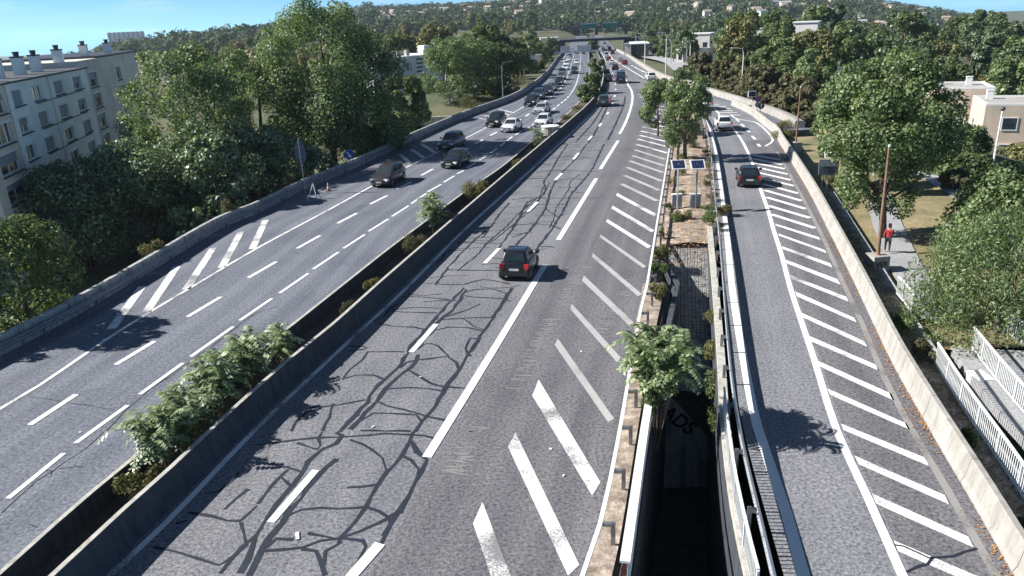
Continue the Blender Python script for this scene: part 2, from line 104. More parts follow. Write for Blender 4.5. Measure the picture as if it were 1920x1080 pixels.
"cracks_r":[[0.16,[[-7.53,16.51,0.0],[-7.5,17.15,0.0],[-7.39,18.05,0.0],[-7.2,18.77,0.0],[-7.15,19.34,0.0],[-6.97,19.94,0.0],[-6.77,20.85,0.0],[-6.54,21.6,0.0],[-6.29,22.15,-0.0]]],[0.16,[[-7.75,16.63,0.0],[-7.81,18.14,0.0],[-7.77,18.81,0.0],[-7.65,19.65,0.0],[-7.42,20.68,0.0],[-7.21,21.42,-0.0],[-7.18,22.05,0.0],[-6.94,22.79,-0.0],[-6.49,23.1,0.0],[-6.4,23.63,0.0],[-6.61,23.92,0.0]]],[0.16,[[-3.76,23.68,0.0],[-3.83,23.05,-0.0],[-4.06,22.21,0.0],[-4.41,21.12,-0.0],[-4.6,20.4,0.0],[-4.81,19.37,0.0],[-5.0,18.61,0.0],[-5.27,17.96,0.0],[-5.3,17.73,0.0]]],[0.16,[[-3.83,23.05,-0.0],[-3.52,22.34,0.0],[-3.15,21.81,0.0],[-3.26,21.11,0.0],[-3.56,19.89,0.0],[-3.78,19.03,0.0],[-3.99,18.79,0.0]]],[0.16,[[-3.78,19.03,0.0],[-3.95,18.48,0.0],[-4.06,17.65,0.0],[-4.27,17.26,0.0],[-4.57,16.64,0.0],[-4.75,16.23,0.0]]],[0.1,[[-7.1,19.14,0.0],[-6.79,19.38,0.0],[-6.23,19.44,-0.0],[-5.55,19.36,-0.0],[-4.77,19.37,0.0],[-4.33,19.14,0.0],[-4.03,18.73,0.0],[-3.95,18.48,0.0],[-4.03,17.94,0.0]]],[0.1,[[-5.27,17.96,0.0],[-4.71,18.28,0.0],[-4.03,18.73,0.0]]],[0.1,[[-6.06,23.33,0.0],[-5.14,22.64,0.0],[-4.72,22.02,-0.0],[-4.46,21.36,-0.0],[-4.44,21.05,0.0]]],[0.1,[[-5.59,20.4,0.0],[-5.09,20.47,0.0],[-4.61,20.47,0.0]]],[0.1,[[-9.38,23.25,0.0],[-8.7,23.37,0.0],[-7.86,23.48,0.0],[-7.32,23.61,0.0],[-6.57,23.51,0.0],[-5.34,23.63,0.0],[-3.88,23.5,0.0],[-2.99,23.16,0.0]]],[0.1,[[-7.91,23.3,0.0],[-7.4,22.95,0.0],[-7.08,22.8,0.0],[-7.0,23.05,0.0],[-7.25,23.52,0.0],[-7.21,23.97,-0.0]]],[0.1,[[-8.63,22.01,0.0],[-7.83,21.74,0.0],[-7.27,21.46,0.0]]],[0.1,[[-7.8,21.62,0.0],[-7.94,21.17,0.0],[-8.2,20.24,0.0],[-8.3,19.76,-0.0]]],[0.1,[[-7.94,21.17,0.0],[-7.59,20.84,0.0],[-7.34,20.53,0.0]]],[0.1,[[-7.45,17.48,0.0],[-6.87,17.55,0.0],[-6.31,17.6,0.0],[-5.88,17.89,0.0],[-5.26,17.9,0.0],[-4.62,17.74,0.0],[-4.46,17.5,0.0],[-4.56,17.01,0.0],[-4.75,16.44,0.0]]],[0.1,[[-6.3,17.57,0.0],[-5.91,17.37,0.0],[-5.63,16.97,0.0],[-5.43,16.38,0.0]]],[0.1,[[-5.23,17.76,0.0],[-5.61,17.38,0.0],[-5.54,16.8,0.0]]],[0.1,[[-6.3,18.21,-0.0],[-5.76,18.06,0.0],[-5.26,17.9,0.0]]],[0.1,[[-7.35,17.64,0.0],[-7.19,18.04,0.0],[-6.66,17.94,0.0]]],[0.1,[[-4.0,22.13,0.0],[-3.65,21.85,0.0],[-3.37,21.27,0.0],[-3.33,20.89,0.0]]],[0.1,[[-10.33,19.51,0.0],[-9.46,19.25,0.0],[-8.53,18.92,0.0],[-8.47,19.11,0.0],[-8.28,19.69,0.0]]],[0.1,[[-10.69,17.86,0.0],[-10.05,17.71,0.0],[-9.21,17.32,0.0],[-8.49,16.97,0.0],[-8.29,17.25,0.0],[-8.01,17.8,0.0],[-8.2,18.28,0.0],[-8.49,18.86,0.0]]],[0.1,[[-8.38,16.67,0.0],[-8.19,17.19,0.0],[-7.86,18.32,0.0]]],[0.1,[[-10.15,20.46,0.0],[-9.76,20.57,0.0],[-9.5,21.22,-0.0],[-9.41,21.59,0.0]]],[0.1,[[-9.24,19.56,0.0],[-9.08,20.09,0.0],[-8.77,20.57,0.0]]],[0.1,[[-10.47,18.93,0.0],[-10.22,19.11,-0.0]]],[0.16,[[-2.65,38.78,0.0],[-3.32,36.62,0.0],[-3.76,34.99,0.0],[-4.24,33.01,0.0],[-4.7,31.36,0.0],[-4.97,29.56,0.0],[-5.4,28.07,0.0],[-5.79,27.05,0.0],[-5.89,26.06,0.0],[-6.31,24.66,0.0],[-6.56,23.92,0.0]]],[0.16,[[-2.49,38.54,0.0],[-2.84,36.75,0.0],[-3.17,35.28,0.0],[-3.64,34.27,0.0],[-3.99,32.34,0.0]]],[0.16,[[-4.35,30.31,0.0],[-4.45,29.11,-0.0],[-4.88,28.39,0.0],[-5.22,27.57,0.0],[-5.54,26.13,0.0],[-5.94,24.82,0.0],[-6.2,24.07,-0.0]]],[0.16,[[0.0,38.43,0.0],[-0.38,36.83,0.0],[-0.86,34.82,0.0],[-1.42,32.69,0.0],[-1.81,31.04,0.0],[-2.18,29.67,0.0],[-2.46,28.4,0.0],[-2.87,27.0,0.0],[-3.26,25.19,0.0],[-3.59,24.42,0.0],[-3.76,23.68,0.0]]],[0.1,[[-4.96,29.03,0.0],[-4.73,29.54,0.0],[-3.77,29.84,0.0],[-3.02,29.97,0.0],[-2.57,29.31,0.0],[-2.41,28.52,0.0]]],[0.1,[[-4.58,28.74,0.0],[-3.88,27.92,0.0],[-3.1,27.13,-0.0],[-2.55,26.97,0.0],[-1.95,26.85,0.0]]],[0.1,[[-7.16,28.25,0.0],[-6.7,28.51,0.0],[-6.01,28.44,0.0],[-5.51,28.08,0.0]]],[0.1,[[-5.31,27.12,0.0],[-4.3,27.19,0.0],[-3.02,26.78,0.0]]],[0.1,[[-7.25,28.13,0.0],[-7.16,29.13,0.0],[-6.79,30.02,0.0],[-6.64,30.84,0.0],[-5.91,30.83,0.0],[-4.99,30.66,0.0]]],[0.1,[[-6.73,34.21,0.0],[-5.88,33.77,0.0],[-4.87,33.49,0.0],[-4.26,33.17,0.0]]],[0.1,[[-6.28,35.75,0.0],[-5.16,35.52,0.0],[-3.85,35.27,0.0]]],[0.1,[[-5.92,37.84,0.0],[-4.6,37.57,0.0],[-3.35,37.11,0.0]]],[0.1,[[-3.86,32.96,0.0],[-3.17,33.29,0.0],[-2.26,33.11,0.0],[-1.48,32.69,0.0]]],[0.1,[[-3.65,34.45,0.0],[-2.23,35.53,0.0],[-1.7,36.22,0.0]]],[0.1,[[-3.77,34.29,0.0],[-2.58,34.32,0.0],[-1.88,33.23,0.0],[-1.42,32.85,0.0]]],[0.1,[[-3.17,34.31,0.0],[-1.92,34.33,0.0],[-1.12,34.32,0.0],[-0.86,35.0,0.0]]],[0.1,[[-2.75,37.95,0.0],[-2.05,38.38,0.0],[-1.02,38.35,0.0],[-0.3,37.63,0.0]]],[0.1,[[-2.59,37.52,0.0],[-1.44,37.07,0.0],[-0.52,36.85,0.0],[-0.03,36.4,0.0]]],[0.1,[[-4.35,30.88,0.0],[-4.16,31.45,0.0],[-3.79,31.48,0.0],[-2.96,29.96,0.0]]],[0.1,[[-5.54,26.13,0.0],[-4.95,25.65,0.0],[-3.85,25.04,0.0],[-3.41,24.7,0.0],[-2.74,24.39,0.0]]],[0.1,[[-5.95,24.63,0.0],[-5.49,25.19,0.0],[-4.88,25.13,0.0],[-3.83,24.88,-0.0],[-3.59,24.42,0.0]]],[0.1,[[-7.93,25.82,0.0],[-7.08,25.95,-0.0],[-5.99,26.28,0.0]]],[0.1,[[-7.93,26.03,0.0],[-8.25,25.23,0.0],[-8.37,24.12,-0.0]]],[0.1,[[-7.26,26.08,0.0],[-7.17,25.03,-0.0],[-7.17,24.02,0.0]]],[0.1,[[-5.78,23.94,0.0],[-3.91,23.74,0.0]]],[0.1,[[-1.71,31.78,0.0],[-2.03,31.89,0.0],[-2.14,30.22,0.0],[-1.95,29.92,0.0]]],[0.1,[[-7.59,31.08,0.0],[-6.92,31.09,0.0],[-6.77,31.29,0.0],[-6.99,31.5,0.0],[-7.61,31.53,0.0]]],[0.1,[[-6.98,34.49,0.0],[-6.54,35.14,0.0],[-6.31,36.41,0.0],[-5.82,37.03,0.0]]],[0.15,[[11.08,84.41,0.0],[9.25,75.65,0.0],[7.63,68.48,0.0],[6.32,64.08,0.0],[4.97,59.25,0.0],[4.39,56.2,0.0],[3.62,52.7,0.0],[2.84,49.6,0.0],[1.83,45.96,0.0],[1.5,44.29,0.0]]],[0.15,[[9.19,84.94,0.0],[6.93,75.48,0.0],[5.25,69.65,0.0],[4.18,65.09,0.0],[3.43,60.52,0.0],[2.84,56.07,0.0],[2.29,53.32,0.0],[1.48,50.17,-0.0],[0.38,46.48,0.0]]],[0.15,[[7.12,85.52,0.0],[5.45,77.38,0.0],[3.98,69.31,0.0],[3.28,65.85,-0.0],[3.21,62.59,0.0],[2.75,60.17,0.0],[1.7,58.49,0.0],[0.83,53.97,0.0],[0.18,50.39,0.0]]],[0.11,[[0.32,59.22,0.0],[1.75,59.88,0.0],[3.35,59.33,0.0],[5.05,59.0,0.0],[7.26,58.56,0.0]]],[0.11,[[2.75,69.91,0.0],[4.33,70.84,0.0],[6.54,70.0,0.0],[8.67,68.87,0.0]]],[0.11,[[0.2,51.45,0.0],[1.44,51.6,0.0],[3.02,50.96,0.0],[3.5,49.83,0.0]]],[0.11,[[0.15,48.38,0.0],[1.27,49.52,0.0]]],[0.11,[[2.84,56.07,0.0],[3.24,54.34,0.0],[3.65,53.08,0.0]]],[0.11,[[0.41,65.34,-0.0],[1.65,67.08,0.0],[3.23,67.03,0.0]]],[0.11,[[1.92,45.94,0.0],[2.85,45.74,0.0]]],[0.11,[[4.34,65.62,0.0],[5.84,66.45,0.0],[6.87,65.94,0.0]]],[0.11,[[4.31,76.89,0.0],[6.46,77.9,0.0],[8.73,75.78,-0.0]]],[0.11,[[5.73,83.14,0.0],[7.83,83.47,0.0],[10.03,81.98,0.0]]],[0.11,[[5.07,61.69,0.0],[6.28,60.44,0.0]]],[0.11,[[1.34,73.93,-0.0],[3.21,74.19,0.0],[4.84,72.75,0.0]]],[0.11,[[1.34,57.21,-0.0],[2.59,57.2,0.0],[4.46,57.06,0.0]]],[0.12,[[-1.13,51.86,-0.0],[-2.35,48.15,0.0],[-3.52,43.68,-0.0],[-4.0,41.23,0.0],[-4.25,39.43,0.0]]],[0.12,[[-3.49,47.7,0.0],[-0.48,47.07,0.0]]],[0.12,[[-4.49,43.43,-0.0],[-3.83,45.95,-0.0],[-2.97,45.96,0.0]]],[0.12,[[-3.75,42.05,0.0],[-0.58,41.48,-0.0]]],[0.12,[[-4.11,39.63,0.0],[-2.67,39.33,0.0],[-1.64,40.09,0.0],[-0.14,39.1,0.0]]],[0.12,[[0.09,58.34,0.0],[-0.85,53.88,0.0],[-1.83,48.7,0.0]]],[0.22,[[21.91,149.1,-0.02],[15.23,114.45,0.0],[11.01,92.59,0.0],[9.38,85.36,0.0]]],[0.22,[[24.03,151.04,-0.03],[19.21,121.91,0.0],[15.43,103.62,0.0],[11.9,87.07,0.0]]],[0.22,[[15.93,121.32,0.0],[11.64,100.84,0.0],[8.19,87.14,0.0]]]],
"cracks_l":[[0.05,[[-15.52,24.69,0.0],[-15.65,23.59,-0.0],[-16.02,22.19,0.0],[-16.26,21.58,0.0],[-16.35,20.21,0.0],[-16.39,19.88,0.0]]],[0.05,[[-16.26,22.21,0.0],[-16.02,22.19,0.0],[-15.93,21.87,0.0]]],[0.05,[[-15.87,22.34,0.0],[-15.12,22.4,0.0]]],[0.05,[[-15.11,19.2,0.0],[-14.73,19.11,-0.0]]],[0.05,[[-12.52,37.17,0.0],[-13.38,36.29,0.0],[-14.11,32.84,0.0],[-14.76,30.03,0.0],[-15.19,28.3,0.0],[-15.48,26.08,-0.0],[-15.48,24.61,-0.0]]],[0.04,[[-20.69,28.11,0.0],[-18.79,27.39,0.0],[-16.01,26.43,-0.0]]],[0.04,[[-15.5,24.84,-0.0],[-14.62,24.69,0.0],[-13.62,24.91,0.0]]]],
"cracks_ramp":[[0.09,[[9.76,15.46,0.0],[10.38,15.72,0.0],[10.57,15.81,0.0],[10.83,16.02,0.0],[11.38,16.06,0.0],[11.82,16.19,0.0],[12.18,16.33,0.0]]],[0.09,[[10.11,16.57,0.0],[10.3,16.51,0.0],[10.57,16.27,0.0],[10.74,16.05,0.0],[10.86,16.02,0.0]]],[0.09,[[10.41,18.45,0.0],[10.24,17.6,0.0],[10.12,16.96,0.0],[10.04,16.36,0.0]]]],
"railing":[[14.79,17.5,-0.4],[15.21,19.04,-0.4],[15.54,20.38,-0.4],[16.51,24.43,-0.4],[17.44,27.87,-0.4]],
"railing_b":[[19.23,33.22,-0.4],[19.65,34.75,-0.4],[19.83,35.87,-0.4]],
"railing2":[[18.21,21.42,-0.6],[18.48,22.59,-0.6],[18.7,24.06,-0.6],[19.59,27.76,-0.6],[20.15,29.84,-0.6]],
"railing3":[[22.5,28.39,-0.8],[22.66,30.0,-0.8],[22.81,31.66,-0.8]],
"path":[[20.59,33.16,-0.72],[22.12,37.92,-0.72],[22.89,40.55,-0.72],[24.08,44.03,-0.72],[25.36,47.43,-0.72],[26.58,50.66,-0.72],[28.06,54.27,-0.72],[29.75,58.39,-0.72]],
"path2":[[31.61,44.58,-0.72],[34.12,50.8,-0.72],[35.66,56.29,-0.72],[36.65,61.4,-0.72],[36.99,65.4,-0.72],[36.42,68.03,-0.72]],
"T":{"T1":[-30.83,74.0,12.74],
"T2":[-19.72,86.0,16.47],
"T2b":[-26.69,84.0,11.95],
"T2c":[-15.9,88.0,13.03],
"B1":[-36.41,62.0,4.4],
"B2":[-31.4,64.0,5.39],
"B3":[-26.28,68.0,6.89],
"B4":[-23.46,72.0,5.54],
"C1":[-33.53,50.0,1.3],
"T5":[-14.62,112.0,6.55],
"P1":[-10.53,150.0,10.68],
"P2":[-6.14,156.0,11.34],
"P3":[-1.55,160.0,9.01]},"R1":[23.68,46.47,-0.8,10.29],
"gore_tree":[17.2,72.92,0.0,8.82],
"gore_tree2":[17.78,85.56,0.0,6.6],
"ped":[23.22,43.74,-0.8],
"pole":[21.14,40.74,-0.8],
"pole2":[30.69,78.99,-0.8],
"panel_r":[26.57,60.97,-0.8,2.42],
"sol1":[12.36,53.32,0.0,3.78],
"sol2":[13.67,53.08,0.0,3.77],
"sign_tri":[-17.11,64.02,0.0,4.86],
"sign_blue":[-15.63,76.08,0.8,1.99],
"cone":[-15.98,65.9,0.0],
"signs_far":[[34.54,106.19,0.0,2.69],[35.25,106.55,0.0,1.9],[34.85,103.04,0.0,1.28]],
"litter":[[-6.58,18.09,0.0],[-3.99,28.03,0.0],[1.39,20.51,0.0],[1.08,22.11,0.0],[-16.42,24.69,0.0],[-5.33,24.15,0.0],[2.92,29.82,0.0]],
"cars":[[-10.91,68.14,0.0,256.2,"mpv","umber","L"],[-5.1,75.29,0.0,253.2,"hatch","black","L"],[-6.16,86.35,0.0,253.7,"suv","slate","L"],[0.89,98.08,0.0,254.6,"sedan","white","L"],[-1.15,103.5,0.0,254.6,"suv","black","L"],[5.19,101.21,0.0,254.6,"hatch","white","L"],[5.69,114.85,0.0,255.2,"sedan","silver","L"],[4.6,125.58,0.0,256.5,"suv","black","L"],[6.22,135.47,0.0,260.0,"suv","slate","L"],[8.18,141.99,-0.0,260.0,"suv","navy","L"],[9.41,149.47,-0.02,260.0,"hatch","grey","L"],[11.96,163.27,-0.11,260.0,"hatch","black","L"],[13.49,177.04,-0.28,260.0,"suv","grey","L"],[15.03,194.32,-0.56,264.4,"mpv","black","L"],[18.51,198.96,-0.65,264.4,"suv","slate","L"],[17.98,220.57,-1.14,264.4,"sedan","white","L"],[20.45,246.51,-1.83,264.4,"suv","white","L"],[25.04,261.06,-2.24,264.4,"hatch","white","L"],[25.71,299.85,-3.35,264.5,"sedan","white","L"],[30.32,345.18,-4.43,264.5,"hatch","blue","L"],[36.83,386.08,-4.96,264.5,"hatch","black","L"],[39.48,376.32,-4.88,264.5,"hatch","black","L"],[0.48,40.86,0.0,76.6,"micro","black","R"],[15.91,121.11,0.0,79.0,"suv","slate","R"],[24.61,160.83,-0.09,81.7,"van","navy","R"],[26.36,177.42,-0.28,83.0,"sedan","silver","R"],[22.65,165.82,-0.14,81.7,"hatch","black","R"],[24.75,184.32,-0.39,83.0,"hatch","black","R"],[29.92,205.06,-0.78,83.0,"hatch","black","R"],[34.88,247.32,-1.85,83.3,"sedan","white","R"],[33.88,265.84,-2.38,83.3,"hatch","silver","R"],[39.17,284.53,-2.92,83.4,"hatch","red","R"],[43.66,325.25,-4.0,83.4,"van","white","R"],[51.37,360.83,-4.69,84.1,"hatch","black","R"],[51.7,389.13,-4.97,84.1,"hatch","black","R"],[56.68,409.85,-5.0,84.1,"suv","black","R"],[53.71,412.7,-5.0,84.1,"hatch","blue","R"],[57.31,452.1,-5.0,84.1,"hatch","white","R"],[59.85,441.38,-5.0,84.1,"hatch","silver","R"],[55.47,462.37,-5.0,84.1,"hatch","silver","R"],[64.37,486.96,-5.0,84.1,"sedan","grey","R"],[61.95,499.32,-5.0,84.1,"hatch","silver","R"],[37.6,238.09,-1.6,84.7,"hatch","red","M"],[40.66,267.85,-2.44,84.7,"hatch","silver","M"],[31.34,163.71,-0.12,86.8,"suv","white","M"],[20.15,61.53,0.0,76.1,"hatch","black","P"],[26.45,91.5,0.0,79.0,"suv","white","P"],[29.37,111.12,0.0,81.6,"suv","white","P"]],
"lamps":[[38.67,129.53,0.0,7.26],[48.36,199.84,-0.67,5.89],[38.49,182.33,-0.35,8.72],[45.23,245.96,-1.81,5.57],[5.65,205.05,-0.78,7.0],[13.54,295.08,-3.21,4.09],[19.41,357.61,-4.64,2.32],[25.63,413.64,-5.0,1.43],[32.79,462.14,-5.0,0.97],[66.01,383.83,-4.94,3.51],[64.43,412.39,-5.0,3.53],[51.49,236.61,-1.56,5.09],[50.27,211.44,-0.92,4.63]],
"lamp_left":[-1.54,135.72,-0.3,6.39],
"ridge_far":[[-37.01,-0.0597],[-32.8,-0.0455],[-31.01,-0.0384],[-28.2,-0.027],[-24.96,-0.0164],[-22.29,-0.01],[-19.19,-0.0037],[-15.99,0.0023],[-12.68,0.0108],[-9.66,0.0228],[-6.66,0.0239],[-3.31,0.009],[0.42,-0.0319],[6.21,-0.0818],[37.01,-0.149]],
"ridge_mid":[[-16.47,-0.012],[-11.31,-0.0038],[-9.31,0.0183],[-6.69,0.0177],[-1.36,0.0189],[6.26,0.0268],[13.65,0.0238],[20.65,0.0136],[24.64,0.0016],[27.17,-0.005],[29.63,-0.0135],[31.71,-0.022],[33.74,-0.0328],[38.63,-0.0591]],
"foot_mid":[[-38.73,-0.0913],[-33.12,-0.0692],[-25.19,-0.0368],[-20.09,-0.0259],[-16.57,-0.0243],[-9.54,-0.019],[-1.47,-0.0144],[6.24,-0.0233],[13.78,-0.0346],[20.92,-0.0418],[27.52,-0.0536],[34.08,-0.0692],[38.94,-0.0877]],
"comb":[[[4.28,41.53,-0.0],[-0.29,26.41,0.0]],[[6.09,37.21,0.0],[3.27,29.79,0.0]],[[-1.39,23.84,0.0],[-2.19,20.88,0.0]]],
"B_dir":[-0.2389,0.9711]}
# ---------------------------------------------------------------- helpers
def zprof(y):
    t = min(max((y - 140) / 260, 0), 1)
    return -5 * t * t * (3 - 2 * t)

def tag(o, label=None, cat=None, group=None, kind=None):
    if label: o['label'] = label
    if cat: o['category'] = cat
    if group: o['group'] = group
    if kind: o['kind'] = kind
    return o

def empty(name, loc, rz=0):
    o = bpy.data.objects.new(name, None)
    o.location = loc
    o.rotation_euler = (0, 0, rz)
    o.empty_display_size = .3
    COL.objects.link(o)
    return o

def copy_tree(o, parent=None):
    c = o.copy()
    COL.objects.link(c)
    c.parent = parent
    for ch in o.children:
        copy_tree(ch, c)
    return c

class MB:
    """collects faces, links them as one mesh object"""
    def __init__(s):
        s.v, s.f, s.uv = [], [], None
    def poly(s, pts):
        n = len(s.v); s.v += [tuple(p) for p in pts]; s.f.append(tuple(range(n, n + len(pts)))); return s
    def box(s, c, d, rz=0, taper=1.0):
        n = len(s.v); ca, sa = math.cos(rz), math.sin(rz)
        for z in (-.5, .5):
            k = taper if z > 0 else 1
            for x, y in ((-.5, -.5), (.5, -.5), (.5, .5), (-.5, .5)):
                X, Y = x * d[0] * k, y * d[1] * k
                s.v.append((c[0] + X * ca - Y * sa, c[1] + X * sa + Y * ca, c[2] + z * d[2]))
        for q in ((3, 2, 1, 0), (4, 5, 6, 7), (0, 1, 5, 4), (1, 2, 6, 5), (2, 3, 7, 6), (3, 0, 4, 7)):
            s.f.append(tuple(n + i for i in q))
        return s
    def tube(s, pts, rad, n=8, cap=True):
        pts = [Vector(p) for p in pts]
        rad = rad if isinstance(rad, (list, tuple)) else [rad] * len(pts)
        base = len(s.v)
        for i, p in enumerate(pts):
            t = (pts[min(i + 1, len(pts) - 1)] - pts[max(i - 1, 0)]).normalized()
            a = t.orthogonal().normalized() if abs(t.z) < .99 else Vector((1, 0, 0))
            b = t.cross(a).normalized(); a = b.cross(t)
            for k in range(n):
                th = 2 * math.pi * k / n
                s.v.append(tuple(p + (a * math.cos(th) + b * math.sin(th)) * rad[i]))
        for i in range(len(pts) - 1):
            for k in range(n):
                s.f.append((base + i * n + k, base + i * n + (k + 1) % n, base + (i + 1) * n + (k + 1) % n, base + (i + 1) * n + k))
        if cap:
            s.f.append(tuple(base + k for k in range(n))[::-1])
            s.f.append(tuple(base + (len(pts) - 1) * n + k for k in range(n)))
        return s
    def sweep(s, prof, path):
        """closed profile (offset to the right, height) swept along a path"""
        P = [Vector(p) for p in path]; n = len(prof); b = len(s.v)
        for i, p in enumerate(P):
            t = P[min(i + 1, len(P) - 1)] - P[max(i - 1, 0)]; t.z = 0; t.normalize()
            r = Vector((t.y, -t.x, 0))
            for o, z in prof:
                s.v.append((p.x + r.x * o, p.y + r.y * o, p.z + z))
        for i in range(len(P) - 1):
            for k in range(n):
                s.f.append((b + i * n + k, b + (i + 1) * n + k, b + (i + 1) * n + (k + 1) % n, b + i * n + (k + 1) % n))
        s.f.append(tuple(b + k for k in range(n)))
        s.f.append(tuple(b + (len(P) - 1) * n + k for k in range(n))[::-1])
        return s
    def strip(s, left, right, uv=True):
        b = len(s.v); L = 0; s.uv = s.uv or []
        for i, (a, c) in enumerate(zip(left, right)):
            if i: L += (Vector(a) - Vector(left[i - 1])).length
            wd = (Vector(a) - Vector(c)).length
            s.v += [tuple(a), tuple(c)]; s.uv += [(0, L), (wd, L)]
        for i in range(len(left) - 1):
            s.f.append((b + 2 * i, b + 2 * i + 1, b + 2 * i + 3, b + 2 * i + 2))
        return s
    def build(s, name, mat, parent=None, smooth=False, fix=True):
        me = bpy.data.meshes.new(name)
        off = Vector((0, 0, 0))
        if parent is not None and fix:
            q = parent
            while q is not None: off += Vector(q.location); q = q.parent
        V = [(x - off.x, y - off.y, z - off.z) for x, y, z in s.v]
        me.from_pydata(V, [], s.f)
        bm = bmesh.new(); bm.from_mesh(me)
        if not s.uv: bmesh.ops.recalc_face_normals(bm, faces=bm.faces)
        bm.to_mesh(me); bm.free()
        if s.uv:
            l = me.uv_layers.new(name='UVMap')
            for lp in me.loops: l.data[lp.index].uv = s.uv[lp.vertex_index]
        if smooth: me.polygons.foreach_set('use_smooth', [True] * len(me.polygons))
        me.materials.append(mat)
        o = bpy.data.objects.new(name, me); COL.objects.link(o); o.parent = parent
        return o

def np_mesh(name, V, Q, mat, parent=None, loc=None):
    me = bpy.data.meshes.new(name)
    V = np.asarray(V, np.float32); Q = np.asarray(Q, np.int32)
    me.vertices.add(len(V)); me.vertices.foreach_set('co', V.ravel())
    k = Q.shape[1]
    me.loops.add(Q.size); me.loops.foreach_set('vertex_index', Q.ravel())
    me.polygons.add(len(Q)); me.polygons.foreach_set('loop_start', np.arange(0, Q.size, k, dtype=np.int32))
    me.polygons.foreach_set('loop_total', np.full(len(Q), k, np.int32))
    me.update(calc_edges=True)
    me.materials.append(mat)
    o = bpy.data.objects.new(name, me); COL.objects.link(o); o.parent = parent
    if loc: o.location = loc
    return o

def spline(pts, step=1.0):
    """smooth resampled path through points"""
    P = [Vector(p) for p in pts]; out = []
    for i in range(len(P) - 1):
        a, b, c, d = P[max(i - 1, 0)], P[i], P[i + 1], P[min(i + 2, len(P) - 1)]
        l = (c - b).length; n = max(1, int(l / step))
        t0 = 0; t1 = max((b - a).length, 1e-6) ** .5; t2 = t1 + max(l, 1e-6) ** .5; t3 = t2 + max((d - c).length, 1e-6) ** .5
        ta, td = (b - a) / t1 if a != b else (c - b) / (t2 - t1), (d - c) / (t3 - t2) if c != d else (c - b) / (t2 - t1)
        h = t2 - t1
        mb = ((c - b) / h * t1 + ta * h) / (t1 + h) if a != b else (c - b) / h
        mc = ((c - b) / h * (t3 - t2) + td * h) / (t3 - t2 + h) if c != d else (c - b) / h
        mb, mc = mb * h, mc * h
        for k in range(n):
            t = k / n; t_2, t_3 = t * t, t * t * t
            out.append(b * (2 * t_3 - 3 * t_2 + 1) + mb * (t_3 - 2 * t_2 + t) + c * (-2 * t_3 + 3 * t_2) + mc * (t_3 - t_2))
    out.append(P[-1])
    return out

def arclen(P):
    s = [0]
    for i in range(1, len(P)): s.append(s[-1] + (P[i] - P[i - 1]).length)
    return s
def at_len(P, S, d):
    d = min(max(d, 0), S[-1])
    i = int(np.searchsorted(S, d)); i = min(max(i, 1), len(P) - 1)
    t = (d - S[i - 1]) / max(S[i] - S[i - 1], 1e-9)
    return P[i - 1].lerp(P[i], t)
def sub_path(P, S, a, b):
    return [at_len(P, S, a)] + [P[i] for i in range(len(P)) if a + .02 < S[i] < b - .02] + [at_len(P, S, b)]
def right_of(P, i):
    t = P[min(i + 1, len(P) - 1)] - P[max(i - 1, 0)]; t.z = 0; t.normalize()
    return Vector((t.y, -t.x, 0))
def offset(P, o, dz=0):
    return [p + right_of(P, i) * o + Vector((0, 0, dz)) for i, p in enumerate(P)]
def ribbon(mb, P, wd, dz):
    mb.strip(offset(P, -wd / 2, dz), offset(P, wd / 2, dz))
def resample(P, n):
    S = arclen(P); return [at_len(P, S, S[-1] * i / (n - 1)) for i in range(n)]

# ---------------------------------------------------------------- materials
def new_mat(name):
    mt = bpy.data.materials.new(name); mt.use_nodes = True
    return mt, mt.node_tree, mt.node_tree.nodes['Principled BSDF']
def N(nt, t, **kw):
    n = nt.nodes.new(t)
    for k, v in kw.items(): setattr(n, k, v)
    return n
def ramp(nt, fac, stops):
    r = N(nt, 'ShaderNodeValToRGB'); e = r.color_ramp.elements
    while len(e) < len(stops): e.new(.5)
    for el, (p, c) in zip(e, stops): el.position = p; el.color = (*c, 1) if len(c) == 3 else c
    nt.links.new(fac, r.inputs[0]); return r.outputs[0]
def noise(nt, scale, detail=3, rough=.55, vec=None, sc3=None, coord='Object'):
    tc = N(nt, 'ShaderNodeTexCoord')
    src = vec or tc.outputs[coord]
    if sc3:
        mp = N(nt, 'ShaderNodeMapping'); mp.inputs['Scale'].default_value = sc3
        nt.links.new(src, mp.inputs[0]); src = mp.outputs[0]
    n = N(nt, 'ShaderNodeTexNoise'); n.inputs['Scale'].default_value = scale; n.inputs['Detail'].default_value = detail; n.inputs['Roughness'].default_value = rough
    nt.links.new(src, n.inputs['Vector']); return n.outputs[0]
def mixc(nt, fac, a, b, mode='MIX'):
    x = N(nt, 'ShaderNodeMix', data_type='RGBA', blend_type=mode)
    for s, v in ((0, fac), (6, a), (7, b)):
        if hasattr(v, 'links'): nt.links.new(v, x.inputs[s])
        elif s == 0: x.inputs[0].default_value = v
        else: x.inputs[s].default_value = (*v, 1)
    return x.outputs[2]
def bump(nt, b, h, strength, dist):
    bp = N(nt, 'ShaderNodeBump'); bp.inputs['Strength'].default_value = strength; bp.inputs['Distance'].default_value = dist
    nt.links.new(h, bp.inputs['Height']); nt.links.new(bp.outputs[0], b.inputs['Normal'])

def plain(name, c, rough=.6, metal=0, var=.12, scale=6):
    mt, nt, b = new_mat(name)
    n = noise(nt, scale)
    col = ramp(nt, n, [(.3, tuple(x * (1 - var) for x in c)), (.7, tuple(min(1, x * (1 + var)) for x in c))])
    nt.links.new(col, b.inputs['Base Color']); b.inputs['Roughness'].default_value = rough; b.inputs['Metallic'].default_value = metal
    return mt

